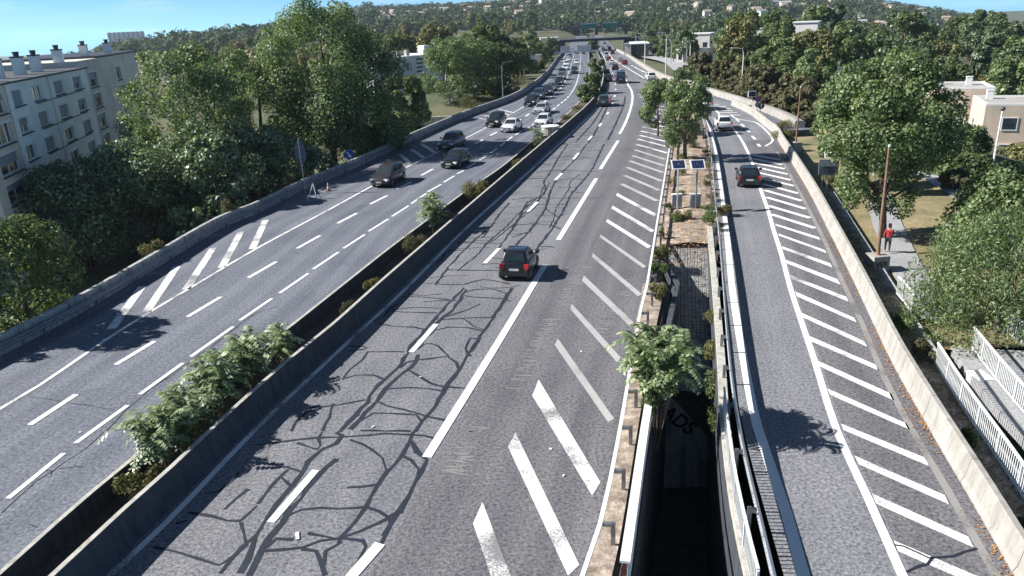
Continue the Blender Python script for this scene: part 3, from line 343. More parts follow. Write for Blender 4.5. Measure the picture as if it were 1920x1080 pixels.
def asphalt(name, dark, light, grain=9.0, streak=.5, tint=(1, 1, 1)):
    mt, nt, b = new_mat(name)
    g = noise(nt, grain, 3, .8)
    base = ramp(nt, g, [(.34, dark), (.5, tuple((a + c) / 2 for a, c in zip(dark, light))), (.68, light)])
    s = noise(nt, 1.0, 4, .6, sc3=(1.3, .035, 1), coord='UV')
    sm = ramp(nt, s, [(.3, (.72, .72, .74)), (.5, (1, 1, 1)), (.75, (1.16, 1.15, 1.13))])
    c = mixc(nt, streak, base, sm, 'MULTIPLY')
    p = noise(nt, .16, 6, .7)
    pm = ramp(nt, p, [(.28, (.70, .71, .74)), (.5, (1, 1, 1)), (.72, (1.2, 1.19, 1.16))])
    c = mixc(nt, .75, c, pm, 'MULTIPLY')
    tcu = N(nt, 'ShaderNodeTexCoord'); sx = N(nt, 'ShaderNodeSeparateXYZ'); nt.links.new(tcu.outputs['UV'], sx.inputs[0])
    wn = noise(nt, .12, 2, .5, coord='UV'); wa = N(nt, 'ShaderNodeMath', operation='MULTIPLY_ADD'); wa.inputs[1].default_value = 3.5; nt.links.new(sx.outputs[0], wa.inputs[0]); wa.inputs[1].default_value = 2 * math.pi / 1.72; nt.links.new(wn, wa.inputs[2])
    ws = N(nt, 'ShaderNodeMath', operation='SINE'); nt.links.new(wa.outputs[0], ws.inputs[0])
    wr = N(nt, 'ShaderNodeMath', operation='MULTIPLY_ADD'); wr.inputs[1].default_value = .5; wr.inputs[2].default_value = .5; nt.links.new(ws.outputs[0], wr.inputs[0])
    wm = ramp(nt, wr.outputs[0], [(.25, (.86, .86, .88)), (.8, (1.07, 1.07, 1.06))])
    c = mixc(nt, streak, c, wm, 'MULTIPLY')
    st = noise(nt, .7, 3, .5); sk = ramp(nt, st, [(.66, (1, 1, 1)), (.74, (.72, .72, .74))])
    c = mixc(nt, .6, c, sk, 'MULTIPLY')
    nt.links.new(c, b.inputs['Base Color']); b.inputs['Roughness'].default_value = .85
    b.inputs['Specular IOR Level'].default_value = .3
    bump(nt, b, g, .5, .02)
    return mt

def worn_paint(name, wear=.5, c=(.80, .80, .78), under=(.11, .11, .12)):
    mt, nt, b = new_mat(name)
    n = noise(nt, 16, 5, .8); n2 = noise(nt, .5, 3)
    f = N(nt, 'ShaderNodeMath', operation='ADD'); nt.links.new(n, f.inputs[0]); nt.links.new(n2, f.inputs[1])
    k = ramp(nt, f.outputs[0], [(wear - .08, under), (wear + .16, c)])
    nt.links.new(k, b.inputs['Base Color']); b.inputs['Roughness'].default_value = .7
    return mt

def concrete(name, c, stain=(.18, .17, .16), scale=1.0, drip=True):
    mt, nt, b = new_mat(name)
    n = noise(nt, 1.2 * scale, 6, .65)
    col = ramp(nt, n, [(.3, tuple(x * .78 for x in c)), (.7, tuple(min(1, x * 1.12) for x in c))])
    d = noise(nt, 1.0, 4, .7, sc3=(3.5 * scale, 3.5 * scale, .35 * scale))
    k = ramp(nt, d, [(.47, (0, 0, 0)), (.66, (1, 1, 1))])
    if drip: col = mixc(nt, k, col, stain)
    f = noise(nt, 22, 4, .7)
    fm = ramp(nt, f, [(.3, (.8, .8, .8)), (.7, (1.1, 1.1, 1.1))])
    col = mixc(nt, .8, col, fm, 'MULTIPLY')
    nt.links.new(col, b.inputs['Base Color']); b.inputs['Roughness'].default_value = .9
    bump(nt, b, f, .4, .015)
    return mt

def foliage(name, cols, trans=.25, rough=.45, spec=.4):
    """leaf colours differ leaf by leaf and clump by clump"""
    mt, nt, b = new_mat(name)
    g = N(nt, 'ShaderNodeNewGeometry')
    n = noise(nt, .35, 3)
    a = N(nt, 'ShaderNodeMath', operation='MULTIPLY_ADD'); a.inputs[1].default_value = .6; nt.links.new(g.outputs['Random Per Island'], a.inputs[0])
    sc = N(nt, 'ShaderNodeMath', operation='MULTIPLY'); sc.inputs[1].default_value = .5; nt.links.new(n, sc.inputs[0]); nt.links.new(sc.outputs[0], a.inputs[2])
    col = ramp(nt, a.outputs[0], [(.12 + .76 * i / max(1, len(cols) - 1), c) for i, c in enumerate(cols)])
    nt.links.new(col, b.inputs['Base Color']); b.inputs['Roughness'].default_value = rough; b.inputs['Specular IOR Level'].default_value = spec
    t = N(nt, 'ShaderNodeBsdfTranslucent'); nt.links.new(mixc(nt, 1, col, (1.0, 1.05, .5), 'MULTIPLY'), t.inputs[0])
    mx = N(nt, 'ShaderNodeMixShader'); mx.inputs[0].default_value = trans
    nt.links.new(b.outputs[0], mx.inputs[1]); nt.links.new(t.outputs[0], mx.inputs[2])
    nt.links.new(mx.outputs[0], nt.nodes['Material Output'].inputs[0])
    return mt

def ground_mat(name, cols, scale=.6, fine=10):
    mt, nt, b = new_mat(name)
    n = noise(nt, scale, 6, .7); f = noise(nt, fine, 4, .8)
    col = ramp(nt, n, [(.3 + .4 * i / (len(cols) - 1), c) for i, c in enumerate(cols)])
    fm = ramp(nt, f, [(.32, (.45, .45, .45)), (.5, (1, 1, 1)), (.68, (1.5, 1.45, 1.4))])
    col = mixc(nt, .8, col, fm, 'MULTIPLY')
    nt.links.new(col, b.inputs['Base Color']); b.inputs['Roughness'].default_value = .95
    bump(nt, b, f, .7, .05)
    return mt

def car_paint(name, c):
    mt, nt, b = new_mat(name)
    n = noise(nt, 3); col = ramp(nt, n, [(.3, tuple(x * .9 for x in c)), (.7, c)])
    nt.links.new(col, b.inputs['Base Color']); b.inputs['Roughness'].default_value = .3; b.inputs['Metallic'].default_value = .1
    b.inputs['Coat Weight'].default_value = .7; b.inputs['Coat Roughness'].default_value = .06
    return mt
def glass_mat(name, c=(.02, .03, .035), rough=.06):
    mt = plain(name, c, rough, 0, .2, 2); mt.node_tree.nodes['Principled BSDF'].inputs['Specular IOR Level'].default_value = .8; return mt

M = dict(
    asph_l=asphalt('asphalt_blue_grey', (.064, .071, .088), (.235, .252, .295), 8, .85),
    asph_r=asphalt('asphalt_grey', (.066, .067, .075), (.295, .295, .315), 9, .45),
    asph_g=asphalt('asphalt_brown_grey', (.058, .057, .064), (.235, .23, .245), 9, .7),
    asph_p=asphalt('asphalt_light_grey', (.078, .08, .09), (.32, .322, .345), 9, .4),
    seal=plain('bitumen_seal', (.010, .016, .030), .8, 0, .4, 1.5),
    crack=plain('open_crack', (.03, .03, .036), .9, 0, .3, 3),
    paint=worn_paint('road_paint', .86), paint_w=worn_paint('road_paint_worn', .93, (.70, .69, .68), (.20, .20, .20)), paint_f=worn_paint('road_paint_faded', .80, (.42, .41, .40), (.24, .23, .23)),
    paint_n=worn_paint('road_paint_fresh', .66), paint_g=worn_paint('road_paint_grey', .9, (.27, .26, .25), (.14, .135, .13)),
    conc=concrete('concrete_stained', (.46, .46, .45)), conc_w=concrete('concrete_pale', (.40, .38, .345), (.27, .25, .22), .8),
    conc_d=concrete('concrete_dark', (.062, .070, .086), (.035, .04, .048)), cap=concrete('concrete_cap', (.50, .48, .43), (.32, .30, .26)),  # concrete_dark: stained concrete with the shade of the median faces mixed in
    steel=plain('galvanised_steel', (.62, .64, .66), .38, .6, .12, 5), steel_d=plain('weathered_steel', (.24, .25, .27), .5, .5, .2, 5),
    white=plain('white_paint', (.78, .78, .76), .5), rust=plain('rust_red', (.24, .085, .05), .85, 0, .35, 8),
    rusty_pole=plain('rusty_pole_paint', (.24, .13, .085), .7, 0, .3, 4),
    bark=ground_mat('bark', [(.07, .055, .045), (.16, .13, .105)], 3, 14), bark_p=ground_mat('pale_bark', [(.3, .29, .27), (.55, .53, .5)], 2, 8),
    soil=ground_mat('dry_leaf_soil', [(.14, .11, .085), (.33, .265, .21), (.55, .47, .40)], 1.6, 4.5),
    grass=ground_mat('dry_grass', [(.10, .12, .05), (.24, .20, .10), (.38, .29, .18)], .25, 6),
    dirt=ground_mat('dark_soil', [(.05, .045, .04), (.12, .10, .08)], 1, 8),
    path=ground_mat('footpath_asphalt', [(.30, .30, .31), (.40, .40, .41)], .5, 12),
    terrain=ground_mat('wooded_ground', [(.035, .05, .025), (.09, .10, .045), (.16, .14, .08)], .05, 1.2),
    glass=glass_mat('window_glass', (.03, .045, .06)), cglass=glass_mat('car_glass'), tyre=plain('tyre_rubber', (.02, .02, .02), .8), rim=plain('alloy_rim', (.42, .43, .45), .35, .6),
    plastic=plain('black_plastic', (.025, .025, .028), .6), lampw=plain('headlight_lens', (.75, .77, .78), .15), lampr=plain('tail_light_lens', (.45, .02, .02), .25),
    plate=plain('number_plate', (.72, .72, .68), .5), panel=plain('solar_cell', (.015, .025, .07), .15, 0, .3, 8), box_g=plain('cabinet_grey', (.24, .27, .29), .55),
    render_s=concrete('facade_render', (.90, .92, .92), (.82, .83, .83), .3), render_b=concrete('facade_beige', (.70, .66, .56), (.6, .56, .48), .3),
    house_b=concrete('house_render_beige', (.66, .53, .42), (.55, .44, .35), .3), roof_f=ground_mat('gravel_roof', [(.30, .28, .26), (.44, .42, .4)], .6, 5),
    shutter=plain('roller_shutter', (.22, .26, .30), .6, 0, .1, 2), frame=plain('window_frame', (.70, .70, .68), .5), dark=plain('dark_metal', (.05, .05, .06), .5),
    tile=plain('roof_tile', (.40, .31, .26), .8, 0, .25, 3), housew=plain('house_white', (.74, .71, .66), .8, 0, .1, .4), housec=plain('house_cream', (.62, .52, .40), .8, 0, .1, .4),
    blue_sign=plain('sign_blue', (.02, .10, .45), .4), red=plain('sign_red', (.5, .03, .03), .4), teal=plain('sign_green', (.02, .16, .13), .5), graff=plain('graffiti_black', (.012, .012, .014), .6),
    orange=plain('cone_orange', (.75, .16, .04), .5), skin=plain('skin', (.42, .26, .18), .6), shirt=plain('red_shirt', (.36, .025, .025), .8), trousers=plain('dark_trousers', (.03, .035, .05), .9), hair=plain('dark_hair', (.02, .015, .012), .7),
    sign_back=plain('sign_back_grey', (.10, .13, .17), .55, .2),
    pink=plain('pink_fabric', (.75, .22, .24), .7),
)
G1 = (.030, .055, .020); G2 = (.060, .105, .035); G3 = (.115, .175, .060); G4 = (.19, .25, .10)
FOL = dict(
    poplar=foliage('poplar_leaf', [(0.049, 0.081, 0.036), (0.094, 0.146, 0.060), (0.176, 0.247, 0.104), (0.390, 0.468, 0.247)], .36, .5, .35),  # palest leaf tone carries painted sun highlights
    dark=foliage('dark_leaf', [(0.036, 0.058, 0.029), (0.072, 0.117, 0.052), (0.137, 0.202, 0.098), (0.416, 0.494, 0.351)], .36, .42, .6),  # pale last colour imitates glints of sun on the leaves
    willow=foliage('willow_leaf', [(0.048, 0.077, 0.035), (0.098, 0.147, 0.062), (0.181, 0.250, 0.106), (0.375, 0.438, 0.225)], .36, .45, .4),
    plane=foliage('plane_leaf', [(.06, .08, .03), (.12, .13, .05), (.20, .20, .08), (.30, .27, .12)], .2, .5, .3),
    mixed=foliage('mixed_leaf', [(0.044, 0.071, 0.030), (0.086, 0.129, 0.053), (0.149, 0.201, 0.081), (0.276, 0.333, 0.149)], .38, .5, .3),
    brown=foliage('dry_shrub_leaf', [(.05, .05, .03), (.095, .095, .05), (.135, .135, .07), (.20, .175, .10)], .2, .7, .2),
    grey=foliage('grey_shrub_leaf', [(.10, .095, .10), (.17, .16, .17), (.25, .24, .25)], .1, .8, .1),
    ailanthus=foliage('ailanthus_leaf', [(.05, .085, .035), (.12, .175, .07), (.26, .33, .16), (.58, .62, .42)], .3, .4, .5),  # whitish last colour puts highlights into the leaflets
    weed=foliage('weed_leaf', [(.08, .09, .03), (.15, .15, .06), (.26, .22, .11)], .2, .7, .2),
    far=foliage('far_leaf', [(0.030, 0.052, 0.032), (0.057, 0.090, 0.051), (0.098, 0.132, 0.069), (0.172, 0.196, 0.115)], .2, .8, .1),
    fallen=foliage('fallen_leaf', [(.22, .09, .03), (.36, .17, .06), (.5, .27, .1)], 0, .9, .1),
)

# ---------------------------------------------------------------- terrain, roads
paths = {k: spline(D[k], 1.5) for k in ('wall_left', 'med_l', 'med_r', 'bar_r', 'edge_left', 'edge_mid', 'edge_ramp', 'solid_ramp', 'ramp_grey', 'rail_gore', 'rail_ramp', 'bar_far', 'road_r_right', 'ramp_left', 'ramp_right', 'slip_l', 'lineA_far', 'lineB_far', 'lineR_far')}
_wl = np.array([[p.y, p.x] for p in paths['wall_left']]); _wl = _wl[np.argsort(_wl[:, 0])]
_rr = np.array([[7, 10.6], [22, 14.1], [38, 18], [56, 23.2], [79, 29], [92, 32], [114, 36], [150, 37.5], [222, 42], [330, 55], [420, 62], [1200, 130]])
def xl(y): return float(np.interp(y, _wl[:, 0], _wl[:, 1])) if y < 420 else 33.6 + (y - 420) * .118
def xr(y): return float(np.interp(y, _rr[:, 0], _rr[:, 1]))
RF, RM, FM = (np.array(D[k]) for k in ('ridge_far', 'ridge_mid', 'foot_mid'))
def sm(a, b, t):
    t = np.clip((t - a) / (b - a), 0, 1); return t * t * (3 - 2 * t)
def wob(x, y):
    return math.sin(x * .013 + 1.3) * math.cos(y * .011) + .5 * math.sin(x * .031 + y * .027)
def hgt(x, y):
    d = math.hypot(x, y); az = math.degrees(math.atan2(x, y))
    a, b = xl(y), xr(y)
    zp = zprof(y)
    if a - .3 < x < b + .4:
        base = -9 if y < 100 else -9 + (zp - .7 + 9) * float(sm(100, 118, y))
    elif x <= a - .3:
        base = -5 + (zp - .6 + 5) * float(sm(110, 165, y)) - .02 * min(a - x, 60) * float(sm(110, 165, y))
    else:
        lat = x - b
        base = zp - .8 if lat < 14 else max(zp - .8 - .19 * (lat - 14), -10 - .02 * (lat - 60))
        if y < 34 and lat > 2.9: base = -7
        if y > 200: base = max(base, zp - .8 - .05 * (lat - 14)) if lat > 14 else zp - .8
    # valley, then hillside
    zf = 14 + float(np.interp(az, FM[:, 0], FM[:, 1])) * 700
    base = base + (zf - base) * float(sm(330, 700, d)) if d > 330 and not (a - 3 < x < b + 3) else base
    if d > 700:
        zr = 14 + float(np.interp(az, RM[:, 0], RM[:, 1])) * 1500 - 11
        zr = zf + (zr - zf) * 1.0
        k = (d - 700) / 800
        side = float(sm(-13, -8, az))
        up_ = zf + (zr - zf) * min(k, 1.0) if k <= 1 else zr - (d - 1500) * .05
        up_ += wob(x, y) * 4 * min(k * 3, 1) * (1 if k < .9 else .3)
        zfar = 14 + float(np.interp(az, RF[:, 0], RF[:, 1])) * 2600 - 22
        k2 = (d - 700) / 1900
        low = zf + (zfar - zf) * max(0, min(k2, 1)) ** 1.6 if k2 <= 1 else zfar - (d - 2600) * .05
        base = low + (max(up_, low) - low) * side
    return base
az_ = np.concatenate([np.arange(-60, -40, 4), np.arange(-40, 42, .8), np.arange(44, 61, 4)])
rad_ = np.concatenate([np.arange(4, 130, 2.2), np.geomspace(132, 700, 60), np.linspace(720, 1520, 34), np.geomspace(1560, 3400, 22)])
V, Q = [], []
for r_ in rad_:
    for a_ in az_:
        x, y = r_ * math.sin(R(a_)), r_ * math.cos(R(a_)); V.append((x, y, hgt(x, y)))
n_ = len(az_)
for i in range(len(rad_) - 1):
    for j in range(n_ - 1):
        Q.append((i * n_ + j, i * n_ + j + 1, (i + 1) * n_ + j + 1, (i + 1) * n_ + j))
o = np_mesh('ground', V, Q, M['terrain']); tag(o, kind='structure')
o.data.polygons.foreach_set('use_smooth', [True] * len(o.data.polygons))
mb = MB(); mb.poly([(-2500, -150, -58), (2500, -150, -58), (2500, 3380, -58), (-2500, 3380, -58)])
tag(mb.build('plain', M['terrain']), kind='structure')

def sheet(name, left, right, mat, dz=0, n=260):
    a, b = resample(left, n), resample(right, n)
    mb = MB(); mb.strip([p + Vector((0, 0, dz)) for p in a], [p + Vector((0, 0, dz)) for p in b])
    return tag(mb.build(name, mat), kind='structure')
def by_y(P, ys):
    q = sorted([(p.y, p.x) for p in P]); Y = [t[0] for t in q]; X = [t[1] for t in q]
    return [Vector((float(np.interp(y, Y, X)), y, zprof(y))) for y in ys]
ys = list(np.concatenate([np.arange(-5, 130, 1.5), np.geomspace(131, 418, 120)]))
mb = MB(); far_l = offset(paths['wall_left'], -.1)
A_, B_ = by_y(far_l, ys), by_y(paths['med_l'], ys)
for k in range(30):
    y = 418 + (k + 1) * 24; c = 33.6 + (y - 418) * .118
    A_.append(Vector((c, y, -5))); B_.append(by_y(paths['med_l'], [y])[0])
mb.strip(A_, B_); road_l = tag(mb.build('oncoming_carriageway', M['asph_l']), kind='structure')
ys2 = list(np.concatenate([np.arange(4, 130, 1.5), np.geomspace(131, 1100, 150)]))
mb = MB()
A_ = by_y(paths['med_r'], ys2); B_ = by_y(paths['road_r_right'], ys2)
mb.strip(A_, B_); road_r = tag(mb.build('main_carriageway', M['asph_r']), kind='structure')
# brown-grey newer surfacing beside the lanes
edge = [Vector(p) for q in D['longR'] for p in q]
yg = list(np.arange(8, 145, 1.5))
mb = MB(); A_ = [p + Vector((.35, 0, .005)) for p in by_y(edge, yg)]; B_ = [p + Vector((0, 0, .005)) for p in by_y(paths['road_r_right'], yg)]
mb.strip(A_, B_); gore_s = tag(mb.build('hatched_shoulder', M['asph_g']), kind='structure')
yr = list(np.concatenate([np.arange(8, 135, 1.5)]))
mb = MB(); A_ = [p + Vector((0, 0, .006)) for p in by_y(paths['ramp_left'], yr)]; B_ = [p + Vector((0, 0, .006)) for p in by_y(paths['ramp_right'], yr)]
mb.strip(A_, B_); ramp_o = tag(mb.build('slip_road', M['asph_p']), kind='structure')
yr2 = list(np.arange(6, 84, 1.5))
mb = MB(); A_ = [p + Vector((.25, 0, .010)) for p in by_y(paths['solid_ramp'], yr2)]; B_ = [p + Vector((0, 0, .010)) for p in by_y(paths['ramp_right'], yr2)]
mb.strip(A_, B_); ramp_h = tag(mb.build('slip_road_shoulder', M['asph_g']), kind='structure')
mb = MB(); yr3 = list(np.arange(88, 150, 1.5))
mb.strip([p + Vector((0, 0, .012)) for p in by_y(paths['slip_l'], yr3)], [p + Vector((.3, 0, .012)) for p in by_y(paths['bar_far'], yr3)])
exit_o = tag(mb.build('exit_road', M['asph_l']), kind='structure')

# ---- markings, each a thin sheet of its own on its road
def mark(parent, P, wd, mat, name, dz=.016):
    mb = MB(); ribbon(mb, P, wd, dz); return mb.build(name, mat, parent)
def quad(parent, q, mat, name, dz=.016):
    mb = MB(); mb.poly([(p[0], p[1], p[2] + dz) for p in q]); return mb.build(name, mat, parent)
def dashes(parent, P, dash, gap, wd, mat, name, start=0, ymax=1e9):
    S = arclen(P); d = start
    while d + dash < S[-1] and at_len(P, S, d).y < ymax:
        mark(parent, sub_path(P, S, d, d + dash), wd, mat, name); d += dash + gap
VV = lambda q: [Vector(p) for p in q]
mark(road_l, paths['edge_left'], .20, M['paint'], 'edge_line')
for q in D['dashA']: mark(road_l, VV(q), .26, M['paint_n'], 'lane_dash')
for q in D['dashB']: mark(road_l, VV(q), .20, M['paint_n'], 'lane_dash')
dashes(road_l, paths['lineA_far'], 2.9, 3.1, .30, M['paint_n'], 'lane_dash', 3.2)
dashes(road_l, paths['lineB_far'], 2.8, 1.4, .24, M['paint_n'], 'lane_dash', 0)
for q in D['left_hatch']: mark(road_l, VV(q), .48, M['paint_w'], 'hatch_stripe')
mark(road_r, paths['edge_mid'], .22, M['paint'], 'edge_line')
for q in D['dashR']: mark(road_r, VV(q), .26, M['paint_n'], 'lane_dash', .022)
dashes(road_r, paths['lineR_far'], 2.8, 9, .28, M['paint_n'], 'lane_dash', 8)
for q in D['longR']: mark(road_r, spline(q, 1.5), .34, M['paint_n'], 'edge_line', .022)
for i, q in enumerate(D['hatch']): quad(gore_s, q, M['paint_f'] if 3 <= i <= 7 else M['paint_w'], 'hatch_stripe')
for i, q in enumerate(D['hatch_thin']): mark(gore_s, VV(q), .42, M['paint_w'] if i > 5 else M['paint_f'], 'hatch_stripe')
for q in D['merge_lines']: mark(road_r, spline(q, 2), .3, M['paint_n'], 'edge_line')
for q in D['merge_dots']: mark(road_r, VV(q), .35, M['paint_n'], 'lane_dash')
mark(ramp_o, paths['edge_ramp'], .34, M['paint_n'], 'edge_line')
mark(ramp_o, paths['solid_ramp'], .26, M['paint_n'], 'edge_line', .020)
for q in D['ramp_hatch']: quad(ramp_h, q, M['paint'], 'hatch_stripe')
for q in D['ramp_thin']: mark(ramp_h, VV(q), .40, M['paint_n'], 'hatch_stripe')
mark(ramp_h, paths['ramp_grey'], .24, M['paint_g'], 'faded_edge_line')
mark(ramp_h, spline(D['ramp_curve'], .8), .22, M['paint_n'], 'curved_edge_line', .022)
for q in D['ramp_dash']: mark(ramp_h, VV(q), .3, M['paint_n'], 'lane_dash', .020)
# faint transverse scrape marks left by milling on the hatched shoulder
mb = MB()
for (a, b2, n, wd) in (D['comb'][0] + [90, .75], D['comb'][1] + [46, .7], D['comb'][2] + [40, .55]):
    a, b2 = Vector(a), Vector(b2); t = (b2 - a).normalized(); r_ = Vector((t.y, -t.x, 0))
    for k in range(n):
        if random.random() < .22: continue
        p = a.lerp(b2, (k + random.uniform(-.2, .2)) / n); s_ = wd * random.uniform(.4, 1.1); o_ = random.uniform(-.2, .2)
        sk = t * random.uniform(-.05, .12)
        mb.poly([p + r_ * (o_ - s_ / 2) + Vector((0, 0, .009)), p + r_ * (o_ + s_ / 2) + sk + Vector((0, 0, .009)), p + r_ * (o_ + s_ / 2) + sk + t * .05 + Vector((0, 0, .009)), p + r_ * (o_ - s_ / 2) + t * .05 + Vector((0, 0, .009))])
ob = mb.build('scrape_marks', M['paint_g'], gore_s); ob['kind'] = 'stuff'
# sealed cracks
def wiggle(P, amp, sd):
    r_ = random.Random(sd); out = []
    for i, p in enumerate(P):
        o_ = right_of(P, i) * r_.uniform(-amp, amp); out.append(p + o_)
    return out
def crack(parent, w_, q, mat, name, sd, dz=.010):
    P = wiggle(spline(q, .45), .05, sd); r_ = random.Random(sd + 5)
    wl = [w_ * (1.12 if sd < 300 else .8) * r_.uniform(.55, 1.35) for _ in P]
    mb = MB(); mb.strip([p - right_of(P, i) * wl[i] / 2 + Vector((0, 0, dz)) for i, p in enumerate(P)], [p + right_of(P, i) * wl[i] / 2 + Vector((0, 0, dz)) for i, p in enumerate(P)])
    mb.build(name, mat, parent)
for i, (w_, q) in enumerate(D['cracks_r']): crack(road_r, w_, q, M['seal'], 'crack_seal', i, .008 + .00002 * i)
_em = sorted([(p.y, p.x) for p in paths['edge_mid']]); _lr = sorted([(p[1], p[0]) for q in D['longR'] for p in q])
gc = random.Random(41)
for k in range(60):
    y = 35.5 + 62 * (k + gc.random()) / 60; x0_ = float(np.interp(y, [t[0] for t in _em], [t[1] for t in _em])) + .3; x1_ = float(np.interp(y, [t[0] for t in _lr], [t[1] for t in _lr])) - .3
    w_ = x1_ - x0_; a = x0_ + w_ * gc.choice((0, 0, .22, .45, .6)); e = min(x1_, a + w_ * gc.uniform(.18, .45)); bow = gc.uniform(-.35, .35); sl_ = gc.uniform(-.3, .2)
    crack(road_r, gc.uniform(.05, .10), [(a + (e - a) * t, y + bow * math.sin(math.pi * t) + sl_ * t, 0) for t in (0, .25, .5, .75, 1)], M['seal'], 'crack_seal', 600 + k, .011 + .00002 * k)
for k in range(4):
    t0 = gc.uniform(.1, .9); pts_ = []
    y = gc.uniform(36, 60)
    for j in range(7):
        yy = y + j * 3.0; x0_ = float(np.interp(yy, [t[0] for t in _em], [t[1] for t in _em])); x1_ = float(np.interp(yy, [t[0] for t in _lr], [t[1] for t in _lr])); t0 = min(max(t0 + gc.uniform(-.06, .06), .05), .95); pts_.append((x0_ + (x1_ - x0_) * t0, yy, 0))
    crack(road_r, gc.uniform(.09, .15), pts_, M['seal'], 'crack_seal', 800 + k, .0136 + .00003 * k)
for i, (w_, q) in enumerate(D['cracks_l']): crack(road_l, w_, q, M['crack'], 'crack', 300 + i)
for i, (w_, q) in enumerate(D['cracks_ramp']): crack(ramp_h, w_, q, M['seal'], 'crack_seal', 400 + i, .019)

# ---- island between the carriageway and the slip road
isl = [Vector(p) for p in D['island']]
mb = MB(); yi = list(np.arange(44.6, 141, 1.0))
lft = [p for p in isl[:8]]; rgt = [p for p in isl[8:]]
A_ = [p + Vector((0, 0, .03 + .02 * math.sin(p.y))) for p in by_y(lft, yi)]; B_ = [p + Vector((0, 0, .03)) for p in by_y(rgt, yi)]
C_ = [a.lerp(b, .5) + Vector((0, 0, .22 + .06 * math.sin(a.y * 1.7))) for a, b in zip(A_, B_)]
mb.strip(A_, C_); mb.strip(C_, B_); island = tag(mb.build('gore_island', M['soil'], smooth=True), kind='structure')

# ---------------------------------------------------------------- walls and barriers
def panel_wall(name, P, prof, plen, mat, label, cat, cap=None, capmat=None, part='panel', gap=.025, upto=1e9, far_part=None):
    S = arclen(P); root = empty(name, P[0]); tag(root, label, cat)
    d = 0
    while d < S[-1] - .3:
        L_ = plen if at_len(P, S, d).y < 140 else plen * 5
        e = min(d + L_, S[-1])
        mb = MB(); mb.sweep(prof, sub_path(P, S, d, e - gap)); mb.build(part, mat, root)
        if cap:
            mb = MB(); mb.sweep(cap, sub_path(P, S, d, e - .004)); mb.build('lit_top', capmat, root)
        d = e
    return root
wl = paths['wall_left']
panel_wall('concrete_wall', wl, [(0, -.5), (0, .86), (-.06, .9), (-.30, .9), (-.34, .86), (-.40, -6)], 4.2, M['conc'], 'long stained grey concrete wall with vertical joints along the far left of the motorway', 'wall')
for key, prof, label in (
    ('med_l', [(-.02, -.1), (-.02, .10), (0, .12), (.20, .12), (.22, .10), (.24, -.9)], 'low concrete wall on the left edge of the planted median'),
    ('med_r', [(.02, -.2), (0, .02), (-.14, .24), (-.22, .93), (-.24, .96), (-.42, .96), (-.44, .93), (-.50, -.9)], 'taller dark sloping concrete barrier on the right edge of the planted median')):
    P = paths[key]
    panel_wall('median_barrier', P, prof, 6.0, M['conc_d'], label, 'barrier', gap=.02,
               cap=[(.02, .121), (.02, .145), (.18, .145), (.18, .121)] if key == 'med_l' else [(-.26, .961), (-.26, .985), (-.42, .985), (-.42, .961)], capmat=M['cap'])  # wall faces darkened for their shade, sunlit top laid on as a paler strip
panel_wall('concrete_barrier', paths['bar_r'], [(0, -.2), (0, .08), (.08, .24), (.17, .86), (.20, .89), (.36, .89), (.39, .86), (.44, -.9)], 4.0, M['conc_w'], 'sunlit white concrete barrier along the right edge of the slip road', 'barrier')
panel_wall('concrete_barrier', paths['bar_far'], [(0, -.2), (.1, .3), (.2, .8), (.9, .9), (1.2, .85), (1.3, -1.5)], 8.0, M['conc_w'], 'pale concrete barrier beside the exit road in front of the dry shrubs', 'barrier')
mb = MB(); Pm = [p for p in paths['med_l'] if p.y < 320]
ym = list(np.arange(2, 330, 2.0)); A_ = by_y(offset(paths['med_l'], .2), ym); B_ = by_y(offset(paths['med_r'], -.4), ym)
zt = lambda y: -.6 + .7 * float(sm(60, 95, y))
mb.strip([p + Vector((0, 0, zt(p.y))) for p in A_], [p + Vector((0, 0, zt(p.y))) for p in B_])
tag(mb.build('median_soil', M['dirt']), kind='structure')

# guard rails: beam with a W profile, posts, brackets
WPROF = [(0, -.15), (.035, -.12), (.075, -.08), (.035, -.02), (.035, .02), (.075, .08), (.035, .12), (0, .15), (-.006, .15), (.028, .12), (.068, .08), (.028, .02), (.028, -.02), (.068, -.08), (.028, -.12), (-.006, -.15)]
def guard_rail(name, P, label, zrel=0.0, flip=1, post_step=4.0, mat=None, postside=-.14, ztop=None, box=False):
    S = arclen(P); root = empty(name, P[0]); tag(root, label, 'guard rail')
    prof = [(o_ * flip, z) for o_, z in WPROF]
    if box: prof = [(-.06, .02), (-.06, .07), (.06, .07), (.06, .02), (.05, -.06), (-.05, -.06)]
    d = 0
    while d < S[-1] - .2:
        e = min(d + 8.0 + (20 if at_len(P, S, d).y > 90 else 0), S[-1])
        mb = MB(); mb.sweep(prof, [p + Vector((0, 0, zrel)) for p in sub_path(P, S, d, e - .004)]); mb.build('beam', mat or M['steel'], root); d = e
    d = .5
    while d < min(S[-1], 130):
        p = at_len(P, S, d); q = at_len(P, S, d + .3); t = (q - p); a = math.atan2(t.y, t.x)
        r_ = Vector((t.y, -t.x, 0)).normalized()
        c = p + r_ * postside * flip; z0 = zprof(p.y) - .05
        mb = MB(); mb.box((c.x, c.y, (z0 + p.z + zrel + .1) / 2), (.08, .12, p.z + zrel + .1 - z0), a)
        b2 = p + r_ * postside * flip * .5
        mb.box((b2.x, b2.y, p.z + zrel), (.10, abs(postside) * .9, .12), a); mb.build('post', M['steel_d'], root); d += post_step
    return root
guard_rail('guard_rail', [p + Vector((0, 0, .55)) for p in offset(wl, .38)][0:], 'long steel guard rail standing in front of the grey concrete wall', 0, 1, 4.0, M['steel_d'])
guard_rail('guard_rail', paths['rail_gore'], 'white sunlit guard rail with brackets between the hatched shoulder and the trench', -.02, -1, 2.6, M['white'], -.35, box=True)
